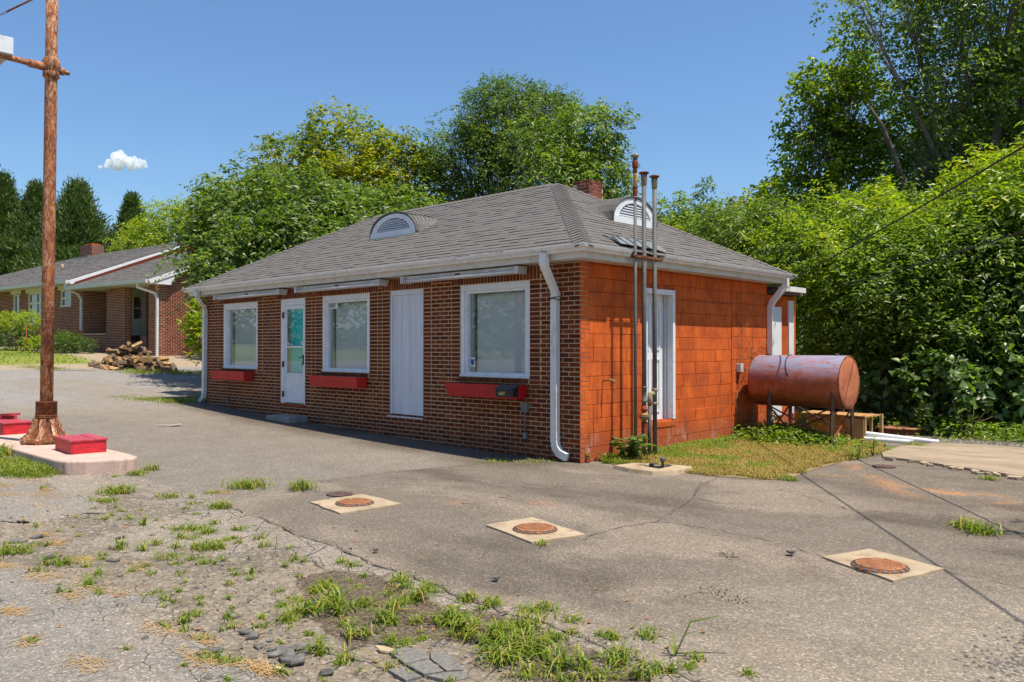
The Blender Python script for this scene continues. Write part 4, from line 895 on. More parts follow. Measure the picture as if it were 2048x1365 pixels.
# ================================================================ side yard: vent pipes, tank, fittings
VP = [(.83, 4.42, .024, 'thin grey vent pipe with stacked rusty couplings at its top, left of three'), (1.055, 4.23, .034, 'thick middle vent pipe with the yellowed valve near its foot'), (1.33, 4.22, .034, 'thick right vent pipe crossing the white side door')]
for k, (y, zt, r, lb) in enumerate(VP):
    v = empty('vent_pipe', (.36, y, 0)); tag(v, lb, 'vent pipe', 'vent pipes beside the orange wall')
    m = MB()
    if k == 0: m.tube([(0, 0, -.05), (0, 0, 3.85)], r, 12)
    else: m.tube([(0, 0, -.05), (0, 0, zt - .18)], r, 14)
    m.build('pipe', M['steel'], v)
    if k == 0:
        for z0, z1, rr_, mt in ((3.82, 3.84, .042, 'fitting'), (3.84, 3.97, .036, 'rust_red'), (3.97, 3.99, .042, 'steel'), (3.99, 4.19, .028, 'fit_yellow'), (4.19, 4.26, .033, 'rust_dark'), (4.26, 4.36, .044, 'rust_red'), (4.36, 4.41, .036, 'steel')):
            m = MB(); m.lathe((0, 0, z0), [(rr_ * .93, 0), (rr_, (z1 - z0) * .15), (rr_, (z1 - z0) * .85), (rr_ * .93, z1 - z0)], 14); m.build('coupling', M[mt], v)
        m = MB(); m.lathe((0, 0, 4.41), [(.04, 0), (.058, .02), (.058, .035), (.05, .05)], 16); m.build('cap', M['fitting'], v)
    else:
        m = MB(); m.lathe((0, 0, zt - .19), [(.036, 0), (.044, .02), (.044, .08), (.05, .09), (.048, .13)], 16); m.build('coupling', M['fitting'], v)
        m = MB()
        for q in range(8): t = q * math.pi / 4; m.box(.04 * math.cos(t) - .004, .04 * math.cos(t) + .004, .04 * math.sin(t) - .004, .04 * math.sin(t) + .004, zt - .07, zt - .02)
        m.lathe((0, 0, zt - .03), [(.055, 0), (.078, .018), (.078, .026), (.06, .035)], 18); m.build('cap', M['rust_dark'], v)
    if k == 1:
        m = MB(); m.lathe((0, 0, .68), [(.035, 0), (.04, .02), (.05, .03), (.05, .055), (.042, .06), (.042, .1), (.035, .1)], 14); m.lathe((0, 0, .33), [(.035, 0), (.045, .02), (.045, .10), (.038, .12), (.044, .14), (.044, .2), (.03, .22)], 14); m.build('rusty_fitting', M['rust_red'], v)
        m = MB(); m.lathe((0, 0, .56), [(.03, 0), (.062, .03), (.07, .055)], 16); m.lathe((0, 0, .625), [(.07, 0), (.066, .03), (.03, .06)], 16); m.build('valve', M['fit_yellow'], v)
        m = MB(); m.lathe((0, 0, .612), [(.082, 0), (.082, .016)], 16); m.build('valve_flange', M['steel'], v)
        m = MB(); m.lathe((0, 0, .83), [(.034, 0), (.043, .01), (.043, .03), (.036, .035), (.036, .2), (.043, .205), (.043, .225), (.034, .235)], 14); m.build('coupling', M['steel'], v)
    if k == 2:
        m = MB(); m.lathe((0, 0, .78), [(.034, 0), (.045, .01), (.045, .035), (.034, .04)], 14); m.lathe((0, 0, .97), [(.034, 0), (.045, .01), (.045, .05), (.034, .06)], 14); m.build('coupling', M['fitting'], v)
        m = MB(); m.tube([(0, .0, .93), (0, -.06, .955), (0, -.13, .94), (0, -.14, .88), (0, -.14, .78)], [.032, .034, .034, .033, .033], 12); m.build('elbow', M['fitting'], v)
        m = MB(); m.tube([(0, -.14, .80), (0, -.14, -.05)], .03, 12); m.build('branch_pipe', M['steel'], v)
m = MB(); m.box(.315, .325, .72, 1.62, 2.955, 2.985); m.box(.385, .405, .78, 1.42, 2.95, 2.985)
for y in (.83, 1.055, 1.33, 1.45): m.lathe((.36, y, 2.945), [(.045, 0), (.045, .04)], 12)
tag(m.build('pipe_clamp', M['rust_dark']), 'rusty iron strap clamping the three vent pipes at the eave', 'bracket')
r_ = tag(empty('wall_hook', (0, .52, 1.15)), 'small bent metal spigot sticking out of the orange wall', 'hook')
m = MB(); m.tube([(-.01, 0, 0), (.14, 0, .02), (.19, .02, .01), (.2, .02, -.03)], .012, 8); m.build('arm', M['fit_yellow'], r_)
m = MB(); m.lathe((.14, 0, .005), [(.02, 0), (.02, .03)], 8); m.build('collar', M['fitting'], r_)
r_ = tag(empty('junction_box', (.0, 4.54, 1.26)), 'beige electrical junction box with cable on the orange wall', 'junction box')
m = MB(); m.box(.0, .09, -.055, .055, -.06, .09); m.build('box', M['cardboard'] if False else M['fixture'], r_, bevel=.006)
m = MB(); m.tube([(.03, 0, -.06), (.02, -.02, -.3), (.012, .01, -.8), (.012, .02, -1.3)], .008, 6); m.build('cable', M['rust_dark'], r_)

# oil tank on legs
tk = empty('oil_tank', (1.03, 4.93, 0)); tag(tk, 'rusty orange oil tank with blue sheen lying on thin angle legs', 'tank')
def tank_mat():
    n = NT('faded_tank_paint_sheen'); v = n.pos((.6, 3, 3), True); v1 = n.pos((1, 1, 1), True)
    sp = n.add('SeparateXYZ'); n.link(n.add('TexCoord').outputs['Object'], sp.inputs[0])
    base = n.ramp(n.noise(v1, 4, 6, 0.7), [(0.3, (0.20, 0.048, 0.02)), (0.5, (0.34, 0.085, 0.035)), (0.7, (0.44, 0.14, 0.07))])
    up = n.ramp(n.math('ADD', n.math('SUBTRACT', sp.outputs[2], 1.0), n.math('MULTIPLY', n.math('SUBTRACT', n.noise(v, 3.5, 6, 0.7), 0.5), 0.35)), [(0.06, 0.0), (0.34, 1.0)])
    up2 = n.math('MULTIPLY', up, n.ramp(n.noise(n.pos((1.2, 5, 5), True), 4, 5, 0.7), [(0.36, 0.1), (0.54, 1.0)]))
    col = n.mix(n.math('MULTIPLY', up2, 0.85), base, (0.22, 0.27, 0.40))  # blue sheen of the upper shell painted into the colour by height
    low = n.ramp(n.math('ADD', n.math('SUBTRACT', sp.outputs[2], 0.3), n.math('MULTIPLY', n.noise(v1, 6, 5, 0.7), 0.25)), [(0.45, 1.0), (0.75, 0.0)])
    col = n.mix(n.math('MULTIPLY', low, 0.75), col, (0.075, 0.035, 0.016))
    n.bump(n.noise(v1, 40, 5, 0.7), 0.25, 0.004); return n.fin(col, 0.62, 0.0, 0.3)
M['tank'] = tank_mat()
M['tankend'] = simple('tank_end_paint', (0.50, 0.17, 0.085), (0.40, 0.115, 0.05), 4, 0.6, 0.2, 40, 0, 0, (1, 1, 1), (0.2, 0.06, 0.03), 0.7)
TR = .455; m = MB(); L0, L1 = -.78, .80
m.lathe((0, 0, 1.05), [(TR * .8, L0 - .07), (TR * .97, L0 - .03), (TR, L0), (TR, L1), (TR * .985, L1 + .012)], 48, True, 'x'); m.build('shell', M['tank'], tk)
m = MB(); m.lathe((0, 0, 1.05), [(TR * .955, L1 + .013), (TR * .955, L1 + .016), (TR * .9, L1 + .03), (TR * .5, L1 + .035), (TR * .1, L1 + .037)], 48, True, 'x'); m.build('end_face', M['tankend'], tk)
m = MB(); m.lathe((0, 0, 1.05), [(TR * .985, L1 + .01), (TR * 1.004, L1 + .018), (TR * .985, L1 + .03), (TR * .95, L1 + .02)], 48, True, 'x'); m.build('weld_rim', M['rust_dark'], tk)
m = MB(); m.tube([(-.2 + .08 * t * t, -TR * math.sin(t) * 1.012, 1.05 + TR * math.cos(t) * 1.012) for t in np.linspace(-.1, 1.35, 14)], .009, 6); m.build('hose', M['cable'], tk)
for x in (-.62, .62): m = MB(); m.lathe((x, 0, 1.05 + TR - .005), [(.03, 0), (.035, .01), (.035, .03), (.02, .04)], 12); m.build('plug', M['darkiron'], tk)
LG = [(-.42, -.43), (.70, -.43), (-.42, .40), (.70, .40)]
def angle(mb, a, b, t=.035):
    a, b = Vector(a), Vector(b); d = (b - a).normalized(); s1 = d.orthogonal().normalized(); s2 = d.cross(s1)
    mb.obox((a + b) / 2 + s2 * t * .45, (b - a) / 2, s1 * .003, s2 * t / 2); mb.obox((a + b) / 2 + s1 * t * .45, (b - a) / 2, s1 * t / 2, s2 * .003)
for x, y in LG: m = MB(); angle(m, (x, y * 1.08, -.03), (x, y, .93), .05); m.build('leg', M['darkiron'], tk)
for a, b in (((-.42, -.45, .62), (.70, -.45, .10)), ((-.42, -.45, .10), (.70, -.45, .62)), ((.70, -.45, .62), (.70, .42, .08)), ((.70, -.45, .08), (.70, .42, .62)), ((-.42, .42, .62), (.70, .42, .1)), ((-.42, .42, .1), (.70, .42, .62)), ((-.42, -.45, .62), (-.42, .42, .1)), ((-.42, -.45, .1), (-.42, .42, .62))):
    m = MB(); angle(m, a, b, .028); m.build('brace', M['rust_red'] if a[0] == b[0] else M['darkiron'], tk)
# clutter under and behind the tank
r_ = empty('plywood_crate', (1.15, 6.15, 0), (0, 0, -.08)); tag(r_, 'ochre and plywood crate lying behind the tank legs', 'crate')
m = MB(); m.box(-.6, .35, -.42, -.4, .02, .40); m.build('side_panel', M['ochre'], r_)
m = MB(); m.box(-.6, .72, -.42, .25, .405, .43); m.build('top_panel', M['cardboard'], r_)
m = MB(); m.box(.36, .70, -.42, -.40, .02, .38); m.build('front_panel', M['cardboard'], r_); m = MB(); m.box(-.58, -.56, -.4, .25, .02, .4); m.build('end_panel', M['cardboard'], r_)
for x, y in ((.66, -.38), (.70, .2), (.5, .22)): m = MB(); m.box(x, x + .05, y, y + .05, 0, .44); m.build('post', M['wood_end'], r_)
r_ = empty('low_shelf', (-.1, 7.6, 0)); tag(r_, 'dark low shelf with a tan top beside the rear door', 'shelf')
m = MB(); m.box(-.1, .95, -.35, .3, .52, .60); m.build('top', M['tanstone'], r_)
m = MB(); m.box(0, .9, -.3, .25, .0, .03); m.box(0, .9, .2, .25, .03, .52); m.build('inner', M['dark'], r_)
for x in (-.06, .86): m = MB(); m.box(x, x + .07, -.33, -.26, 0, .52); m.build('post', M['darkiron'], r_)
for k, (a, b, lb) in enumerate((((1.62, 5.75, .13), (2.98, 5.88, .045), 'long white plastic pipe lying from the crate to the sandy slab'), ((1.75, 5.72, .03), (2.62, 5.72, .03), 'shorter white plastic pipe on the ground under the long one'))):
    m = MB(); a, b = Vector(a), Vector(b); m.tube([a, b], .042, 16, False); m.tube([b, a], .036, 16, False); tag(m.build('plastic_pipe', M['pvc']), lb, 'pipe')
r_ = empty('septic_lid', (1.85, 7.45, 0)); tag(r_, 'round rusty metal well cover on a low ring behind the white pipes', 'cover')
m = MB(); m.lathe((0, 0, -.02), [(.40, 0), (.40, .12)], 36); m.build('ring', M['rust_dark'], r_)
m = MB(); m.lathe((0, 0, .102), [(.43, 0), (.43, .022), (.38, .03)], 36); m.build('lid', M['manhole'], r_)
m = MB(); pts_ = [(.2 + .62 * t, 5.68 + .05 * math.sin(t * 7), .055 + .015 * math.sin(t * 9)) for t in np.linspace(0, 1, 40)]
m.tube(pts_, [.045 + .007 * (i % 2) for i in range(40)], 12); tag(m.build('drain_hose', M['corrug']), 'black corrugated drain hose at the foot of the rear downspout', 'hose')

# broken concrete filler collar with pipes
r_ = empty('filler_box', (1.08, .20, 0)); tag(r_, 'broken concrete collar around an old tank filler by the grass', 'collar')
def blob(pts, z0, z1, mb, inset=.04):
    n_ = len(pts); cx = sum(p[0] for p in pts) / n_; cy = sum(p[1] for p in pts) / n_
    a = mb.pts([(x, y, z0) for x, y in pts]); b = mb.pts([(cx + (x - cx) * (1 - inset), cy + (y - cy) * (1 - inset), z1) for x, y in pts])
    mb.face([b + i for i in range(n_)])
    for i in range(n_): j = (i + 1) % n_; mb.face((a + i, a + j, b + j, b + i))
out = [(-.46, -.30), (-.1, -.42), (.28, -.42), (.48, -.22), (.46, .28), (.40, .38), (-.05, .26), (-.38, .10)]
inn = [(-.20, -.16), (.0, -.2), (.2, -.16), (.24, .0), (.22, .16), (.1, .2), (-.12, .12), (-.2, -.02)]
m = MB(); n_ = len(out); A = m.pts([(x, y, -.02) for x, y in out]); B = m.pts([(x * .94, y * .94, .05) for x, y in out]); C = m.pts([(x, y, .06 + random.uniform(-.01, .012)) for x, y in inn]); D = m.pts([(x * .9, y * .9, -.03) for x, y in inn])
for i in range(n_):
    j = (i + 1) % n_
    for P, Q in ((A, B), (B, C), (C, D)): m.face((P + i, P + j, Q + j, Q + i))
m.face([D + i for i in range(n_)]); m.build('collar', M['concrete'], r_)
m = MB(); m.prism([(x * .92, y * .92, -.01) for x, y in inn], (0, 0, .03)); m.build('fill', M['soil'], r_)
m = MB(); m.lathe((-.02, .06, .0), [(.06, 0), (.055, .05), (.05, .055), (.06, .07), (.06, .085)], 14); m.build('filler_cap', M['darkiron'], r_)
m = MB(); m.lathe((.17, -.02, 0), [(.018, 0), (.018, .12), (.03, .13), (.036, .15), (.036, .18), (.02, .19)], 12); m.build('pipe_stub', M['steel'], r_)
m = MB(); m.obox((.08, .0, .045), (.05, .01, 0), (-.01, .035, 0), (0, 0, .025)); m.obox((-.1, .04, .04), (.04, -.02, 0), (.015, .03, .01), (0, 0, .02)); m.build('rubble_piece', M['concrete'], r_)

# manholes on concrete pads
MH = [((.22, -3.99), [(-.40, -.28), (.33, -.40), (.36, .33), (-.39, .38)], 'tan pad and round cover furthest left, beside a small dark lid', .19),
      ((2.40, -3.61), [(-.45, -.17), (.30, -.37), (.44, .17), (-.38, .38)], 'tan pad and round cover in the middle of the three', .19),
      ((5.06, -2.77), [(-.43, .0), (.20, -.31), (.36, .28), (-.26, .50)], 'cracked tan pad and rusty round cover at the right', .19)]
for (cx, cy), poly, lb, r in MH:
    zb = Zg(cx) + .008; r_ = empty('manhole', (cx, cy, zb)); tag(r_, lb, 'manhole', 'manhole covers on tan concrete pads'); rrn = random.Random(int(cx * 10))
    pl_ = []
    for i in range(4):
        p, q = poly[i], poly[(i + 1) % 4]
        for t in (0, .25, .5, .75): pl_.append((p[0] + (q[0] - p[0]) * t + (rrn.uniform(-.012, .012) if t else 0), p[1] + (q[1] - p[1]) * t + (rrn.uniform(-.012, .012) if t else 0)))
    m = MB(); m.prism([(x, y, -.04) for x, y in pl_], (0, 0, .048)); m.build('pad', M['concrete'], r_)
    m = MB(); m.lathe((0, 0, .006), [(r + .012, 0), (r + .010, .004), (r + .004, .006), (r - .010, .020), (r - .022, .022)], 40); m.build('ring', M['rust_dark'], r_)
    m = MB()
    for k in range(18):
        t = 2 * math.pi * k / 18; c, s_ = math.cos(t), math.sin(t); m.obox(((r - .001) * c, (r - .001) * s_, .018), (c * .009, s_ * .009, -.005), (-s_ * .016, c * .016, 0), (0, 0, .005))
    tag(m.build('rim_lugs', M['steel'], r_), kind='stuff')
    m = MB(); m.lathe((0, 0, .024), [(r - .022, 0), (r - .016, .006), (r - .03, .009)], 40)
    g_ = .019; kk = int(r / g_)
    for i in range(-kk, kk + 1):
        for j in range(-kk, kk + 1):
            x, y = i * g_, j * g_
            if x * x + y * y < (r - .035) ** 2: m.hexa([(x - .0065, y - .0065, .032), (x + .0065, y - .0065, .032), (x + .0065, y + .0065, .032), (x - .0065, y + .0065, .032), (x - .005, y - .005, .037), (x + .005, y - .005, .037), (x + .005, y + .005, .037), (x - .005, y + .005, .037)])
    m.build('cover', M['manhole'], r_)
for cx, cy, r, lb, mt in ((-.36, -3.78, .145, 'small dark flat lid behind the leftmost manhole pad', 'darkiron'), (3.22, 2.62, .15, 'flat dark round lid in the asphalt near the sandy slab', 'darkiron')):
    r_ = empty('access_lid', (cx, cy, Zg(cx) + .004)); tag(r_, lb, 'lid')
    m = MB(); m.lathe((0, 0, 0), [(r, 0), (r, .008), (r - .01, .012)], 32); m.build('plate', M[mt], r_)
    m = MB(); m.lathe((0, 0, .012), [(.025, 0), (.022, .006)], 12); m.build('knob', M['rust_dark'], r_)

# ================================================================ pump island with pole and boxes
IZ = .225
poly = [(-11.2, -5.60), (-3.95, -5.56), (-3.72, -5.50), (-3.58, -5.32), (-3.42, -4.98), (-3.42, -4.80), (-3.55, -4.70), (-3.9, -4.66), (-11.2, -4.66)]
m = MB(); m.prism([(x, y, -.05) for x, y in poly], (0, 0, .0)) if False else None
m = MB(); n_ = len(poly); A = m.pts([(x, y, 0.0) for x, y in poly]); B = m.pts([(x, y, IZ) for x, y in poly]); m.face([B + i for i in range(n_)])
for i in range(n_): j = (i + 1) % n_; m.face((A + i, A + j, B + j, B + i))
isl = m.build('pump_island', M['island'], bevel=.022); tag(isl, 'raised pinkish concrete pump island with a rounded worn corner', 'curb island')
def redbox(loc, rz, L, W_, Hh, lb, n_=2):
    r_ = empty('wooden_box', loc, (0, 0, rz)); tag(r_, lb, 'box', 'red wooden boxes on the pump island')
    for nm, (x0, x1, y0, y1) in (('side_panel', (-L / 2, L / 2, -W_ / 2, -W_ / 2 + .018)), ('side_panel', (-L / 2, L / 2, W_ / 2 - .018, W_ / 2)), ('end_panel', (L / 2 - .018, L / 2, -W_ / 2 + .018, W_ / 2 - .018)), ('end_panel', (-L / 2, -L / 2 + .018, -W_ / 2 + .018, W_ / 2 - .018))):
        m = MB(); m.box(x0, x1, y0, y1, 0, Hh); m.build(nm, M['redwood'], r_, bevel=.003)
    for k in range(3):
        w_ = (W_ + .03) / 3; m = MB(); m.box(-L / 2 - .015, L / 2 + .015, -W_ / 2 - .015 + w_ * k + .002, -W_ / 2 - .015 + w_ * (k + 1) - .002, Hh + .001, Hh + .022 + random.uniform(-.002, .002)); m.build('lid_board', M['redlid'], r_, bevel=.002)
    return r_
redbox((-4.72, -5.00, IZ), -.06, .76, .44, .165, 'red wooden box on the island end, right of the rusty pole')
redbox((-8.15, -4.96, IZ), .08, .74, .44, .175, 'red wooden box on the island, left of the rusty pole')
m = MB(); m.obox((-8.75, -4.85, IZ + .26), (.3, .05, .02), (-.03, .09, 0), (0, 0, .02)); m.obox((-8.9, -4.9, IZ + .12), (.2, 0, 0), (0, .2, 0), (0, 0, .118)); tag(m.build('red_board', M['redlid']), 'faded red board lying on a block behind the left red box', 'board')
# rusty sign pole
pl_ = empty('sign_pole', (-6.10, -5.02, IZ), (0, math.radians(.55), 0)); tag(pl_, 'tall rusty peeling steel pole on a flared cast iron foot', 'pole')
pl_.rotation_euler = (math.radians(-.35), math.radians(.35), 0)
m = MB(); m.tube([(0, 0, .5), (0, 0, 2.6), (0, 0, 5.4), (0, 0, 7.6)], [.088, .086, .083, .081], 24); m.build('shaft', M['rust'], pl_)
m = MB(); m.lathe((0, 0, 0), [(.30, 0), (.32, .01), (.315, .05), (.26, .075), (.19, .16), (.15, .27), (.13, .37), (.15, .375), (.15, .39), (.135, .395), (.15, .40), (.15, .415), (.135, .42), (.142, .425), (.142, .60), (.146, .605), (.146, .615), (.10, .615)], 28)
ft = m.build('cast_foot', M['rust_dark'], pl_)
for k in range(8):
    t = 2 * math.pi * k / 8 + .2; c, s_ = math.cos(t), math.sin(t); m = MB()
    prof = [(.33, 0), (.34, .06), (.25, .13), (.20, .22), (.165, .36), (.10, .36), (.10, 0)]
    a = m.pts([(c * r - s_ * .035, s_ * r + c * .035, z) for r, z in prof]); b = m.pts([(c * r + s_ * .035, s_ * r - c * .035, z) for r, z in prof]); n_ = len(prof)
    m.face([a + i for i in range(n_)]); m.face([b + i for i in range(n_)][::-1])
    for i in range(n_): j = (i + 1) % n_; m.face((a + i, a + j, b + j, b + i))
    m.build('rib', M['rust'], ft, bevel=.008)
m = MB(); m.lathe((0, 0, 5.42), [(.085, 0), (.115, .02), (.11, .08), (.10, .12), (.12, .15), (.12, .26), (.10, .30), (.085, .31)], 20); m.build('arm_collar', M['rust'], pl_)
m = MB(); m.tube([(0, -1.1, 5.60), (0, -.6, 5.59), (0, 0, 5.57), (0, .25, 5.555)], [.042, .042, .045, .03], 12); m.build('cross_arm', M['rust'], pl_)
m = MB(); m.tube([(0, -.3, 5.58), (0, -.1, 5.572)], .058, 12); m.build('arm_sleeve', M['rust'], pl_)
m = MB(); m.tube([(0, .12, 5.565), (0, .18, 5.56)], .055, 12); m.build('arm_sleeve', M['rust'], pl_)
m = MB(); m.lathe((0, 0, 1.85), [(.09, 0), (.09, .012)], 16); m.lathe((0, 0, 1.93), [(.09, 0), (.09, .008)], 16); m.build('wire_band', M['rust_dark'], pl_)
# white sign cabinet at the frame edge
sg = empty('sign_cabinet', (-6.10, -5.81, 5.84)); tag(sg, 'white metal sign cabinet hanging at the left edge of the pole arm', 'sign')
m = MB(); m.box(-.55, .14, -1.3, .30, .0, .24); m.build('cabinet', M['signwhite'], sg, bevel=.005)
m = MB(); m.box(-.52, .11, -1.27, .27, -.015, .0); m.build('bottom_pan', M['greyboard'], sg)
m = MB(); m.tube([(.08, .12, .24), (.08, .12, .28), (.11, .10, .29)], .012, 6); m.tube([(.02, .2, .24), (.02, .2, .27), (.0, .2, .28)], .012, 6); m.build('bracket', M['cable'], sg)
gw = empty('guy_chain', (-6.1, -5.15, 6.84)); tag(gw, 'rusty rod and chain running up from the top left corner', 'chain')
a, b = Vector((0, .2, .17)), Vector((-.2, -1.1, -.92)); m = MB(); m.tube([a, a + (b - a) * .45], .014, 8); m.build('rod', M['rust_dark'], gw)
m = MB(); d = (b - a).normalized()
for k in range(26):
    c = a + (b - a) * .45 + d * .034 * k; s_ = Vector((1, 0, 0)) if k % 2 else d.cross(Vector((1, 0, 0)))
    m.tube([c - d * .022 + s_ * .0, c - d * .012 + s_ * .012, c + d * .012 + s_ * .012, c + d * .022, c + d * .012 - s_ * .012, c - d * .012 - s_ * .012, c - d * .022], .0042, 5)
m.build('chain_links', M['rust_dark'], gw)

# ================================================================ neighbouring brick house
hs = empty('brick_house', (-24.7, 4.48, 1.27), (0, 0, math.radians(6.5))); tag(hs, 'long brick ranch house with grey roof and recessed porch behind the lot', 'house')
hmb, hw = MB(), MB()
def brickwall(o, ux, nr, u0, u1, z0, z1, holes=(), topfn=None):
    o, ux, nr = Vector(o), Vector(ux), Vector(nr); k0 = int(math.floor(z0 / .068)); k1 = int(math.ceil(z1 / .068))
    for k in range(k0, k1):
        z = k * .068 + .034; u = u0 - (.105 if k % 2 else 0)
        while u < u1:
            a, b = max(u, u0), min(u + .21, u1); u += .21
            segs = [(a, b)]
            for h in holes:
                if h[2] < z < h[3]:
                    ns = []
                    for (p, q) in segs:
                        if q <= h[0] or p >= h[1]: ns.append((p, q))
                        else:
                            if p < h[0]: ns.append((p, h[0]))
                            if q > h[1]: ns.append((h[1], q))
                    segs = ns
            for p, q in segs:
                if q - p < .04: continue
                if topfn and z + .03 > topfn((p + q) / 2): continue
                pad_into(hmb, o + ux * (p + q) / 2 + Vector((0, 0, z)), ux, nr, q - p - .014, .053, random.uniform(-.002, .002), d=.02, c=.002)
X0 = -26.0; HH = [(-13.36, -12.72, 1.0, 3.0), (-11.69, -9.3, 1.5, 3.0), (-8.32, -7.35, 2.24, 3.0)]
brickwall((X0, 0, 0), (1, 0, 0), (0, -1, 0), 0, 26 - 6.14, -.3, 3.25, [(a - X0, b - X0, c, d) for a, b, c, d in HH])
wall_cells(hw, 'x', X0, -6.16, -1.2, 3.25, HH, .008, .25)
def gtop(y): return min(3.02 + .387 * (y + .6), 3.02 + .387 * (9.2 - y)) - .1
brickwall((0, 0, 0), (0, 1, 0), (1, 0, 0), 0, 9, -.8, 5.0, (), gtop)
hw.prism([(-.01, 0, -1.2), (-.01, 9, -1.2), (-.01, 9, 3.0), (-.01, 4.3, gtop(4.3)), (-.01, 0, gtop(0))], (-.25, 0, 0))
# porch: pier, pillar, knee wall, back and inner walls
for (a, b, y, z0, z1) in ((-.79, 0, 0, -.8, 2.95), (-4.16, -2.63, 0, -.5, 2.95), (-6.14, -4.16, 0, -.5, .95), (-6.14, -.79, 1.25, -.3, 2.95)):
    hl = [(-4.66 - a, -3.25 - a, -1, 3.1)] if y > 1 else []
    brickwall((a, y, 0), (1, 0, 0), (0, -1, 0), 0, b - a, z0, z1, hl)
    hw.box(a + .006, b - .006, y + .008, y + .25, z0 - .3, z1) if y < 1 else wall_cells(hw, 'x', a, b, z0, z1, [(-4.66, -3.25, .9, 2.95)], y + .008, y + .2)
brickwall((-2.63, 0, 0), (0, 1, 0), (1, 0, 0), 0, .3, -.3, 2.95); brickwall((-6.14, 0, 0), (0, 1, 0), (1, 0, 0), 0, 1.25, -.3, 2.95); hw.box(-6.35, -6.148, 0.01, 1.25, -.5, 2.95)
hw.box(-6.14, -4.16, -.03, .25, .955, 1.0); hw.box(-5.9, -.7, .3, 1.3, -.5, .35); hw.box(-4.7, -3.2, 1.0, 1.25, .35, .9)
hw.build('wall', M['house_mortar'], hs); tag(hmb.build('brick_courses', M['house_brick'], hs), kind='stuff')
m = MB()
for i in range(14): m.box(-4.65 + .1 * i, -4.56 + .1 * i, .96, 1.05, .70, .92); m.box(-4.65 + .1 * i, -4.56 + .1 * i, .7, .95, .38, .58)
m.box(-4.7, -3.2, .7, .95, .3, .5); m.build('porch_step', M['house_brick'], hs)
def hwindow(a, b, c, d, cols, rows, y=.06):
    m = MB(); t = .07; m.box(a, a + t, y - .05, y + .05, c, d); m.box(b - t, b, y - .05, y + .05, c, d); m.box(a + t, b - t, y - .05, y + .05, d - t, d); m.box(a - .03, b + .03, y - .09, y + .05, c - .01, c + .06)
    fr = m.build('window', M['housewhite'], hs)
    m = MB()
    for i in range(1, cols): x = a + (b - a) * i / cols; m.box(x - .05, x + .05, y - .035, y + .035, c + .06, d - t)
    for j in range(1, rows): z = c + (d - c) * j / rows; m.box(a + t, b - t, y - .03, y + .03, z - .05, z + .05)
    if m.v: m.build('mullion', M['housewhite'], fr)
    for i in range(cols):
        for j in range(rows):
            x0, x1 = a + (b - a) * i / cols + .05, a + (b - a) * (i + 1) / cols - .05; z0, z1 = c + (d - c) * j / rows + .05, c + (d - c) * (j + 1) / rows - .05
            m = MB(); m.box(x0, x1, y + .01, y + .02, z0, z1); m.build('pane', M['darkglass'], fr)
    m = MB(); m.box(a, b, y + .15, y + .16, c, d); m.build('curtain', M['blind'] if rows == 1 else M['dark'], fr)
hwindow(-13.36, -12.72, 1.0, 2.98, 1, 1); hwindow(-11.69, -9.3, 1.5, 3.0, 3, 3); hwindow(-8.32, -7.35, 2.24, 3.0, 1, 2)
m = MB()
for a, b, c, d in HH: m.box(a - .25, b + .25, -.03, .1, 3.0, 3.24)
m.build('frieze_board', M['housewhite'], hs)
m = MB(); m.box(-4.66, -4.5, 1.2, 1.4, .9, 2.95); m.box(-3.45, -3.25, 1.2, 1.4, .9, 2.95); m.box(-4.5, -3.45, 1.2, 1.4, 2.8, 2.95); df = m.build('porch_door_frame', M['greyboard'], hs)
m = MB(); m.box(-4.5, -4.3, 1.25, 1.3, .92, 2.8); m.box(-3.62, -3.45, 1.25, 1.3, .92, 2.8); m.box(-4.3, -3.62, 1.25, 1.3, .92, 1.65); m.box(-4.3, -3.62, 1.25, 1.3, 2.6, 2.8); m.box(-4.3, -3.62, 1.25, 1.3, 2.08, 2.12); pd_ = m.build('porch_door', M['greyboard'], hs)
for c, d in ((1.65, 2.08), (2.12, 2.6)): m = MB(); m.box(-4.3, -3.62, 1.28, 1.285, c, d); m.build('pane', M['darkglass'], pd_)
m = MB(); m.box(-4.6, -3.3, 1.33, 1.36, .9, 2.9); m.build('door_back', M['dark'], pd_)
m = MB(); m.box(-3.52, -3.47, 1.2, 1.25, 1.75, 1.9); m.build('handle', M['black'], pd_)
# house roofs
def plain_roof(verts, fcs, name): m = MB(); m.pts(verts); [m.face(f) for f in fcs]; return m.build(name, M['underlay'], hs)
m = MB(); sl_ = .39; zM = 3.31; yr = 5.6; zr = zM + sl_ * (yr + .6)
rf = plain_roof([(-26.6, -.6, zM), (-6.35, -.6, zM), (-6.35, yr, zr), (-18.3, yr, zr), (-26.6, 11.8, zM), (-6.35, 11.8, zM), (-24.4, yr, zM)], [(0, 1, 2, 3), (5, 4, 3, 2), (4, 0, 3)], 'main_roof')
class HF(Face):
    pass
def hface(o, v, L, halfs, SLn):
    f = Face(o, (1, 0, 0), v, L, SLn, False); f.half = halfs; return f
SLm = (yr + .6) * math.sqrt(1 + sl_ ** 2)
fm = hface((-26.6, -.6, zM + .01), (0, 1, sl_), 20.25, [(-1, 8.3 / SLm, 0), (1, 0, 20.25), (0, 1, SLm)], SLm)
zW = 3.02; yw = 4.3; SLw = (yw + .6) * math.sqrt(1 + .387 ** 2); zrw = zW + .387 * (yw + .6)
rw = plain_roof([(-6.34, -.6, zW), (.30, -.6, zW), (.30, yw, zrw), (-6.34, yw, zrw), (.30, 9.2, zW), (-6.34, 9.2, zW)], [(0, 1, 2, 3), (3, 2, 4, 5)], 'wing_roof')
fw_ = hface((-6.34, -.6, zW + .01), (0, 1, .387), 6.64, [(-1, 0, 0), (1, 0, 6.64), (0, 1, SLw)], SLw)
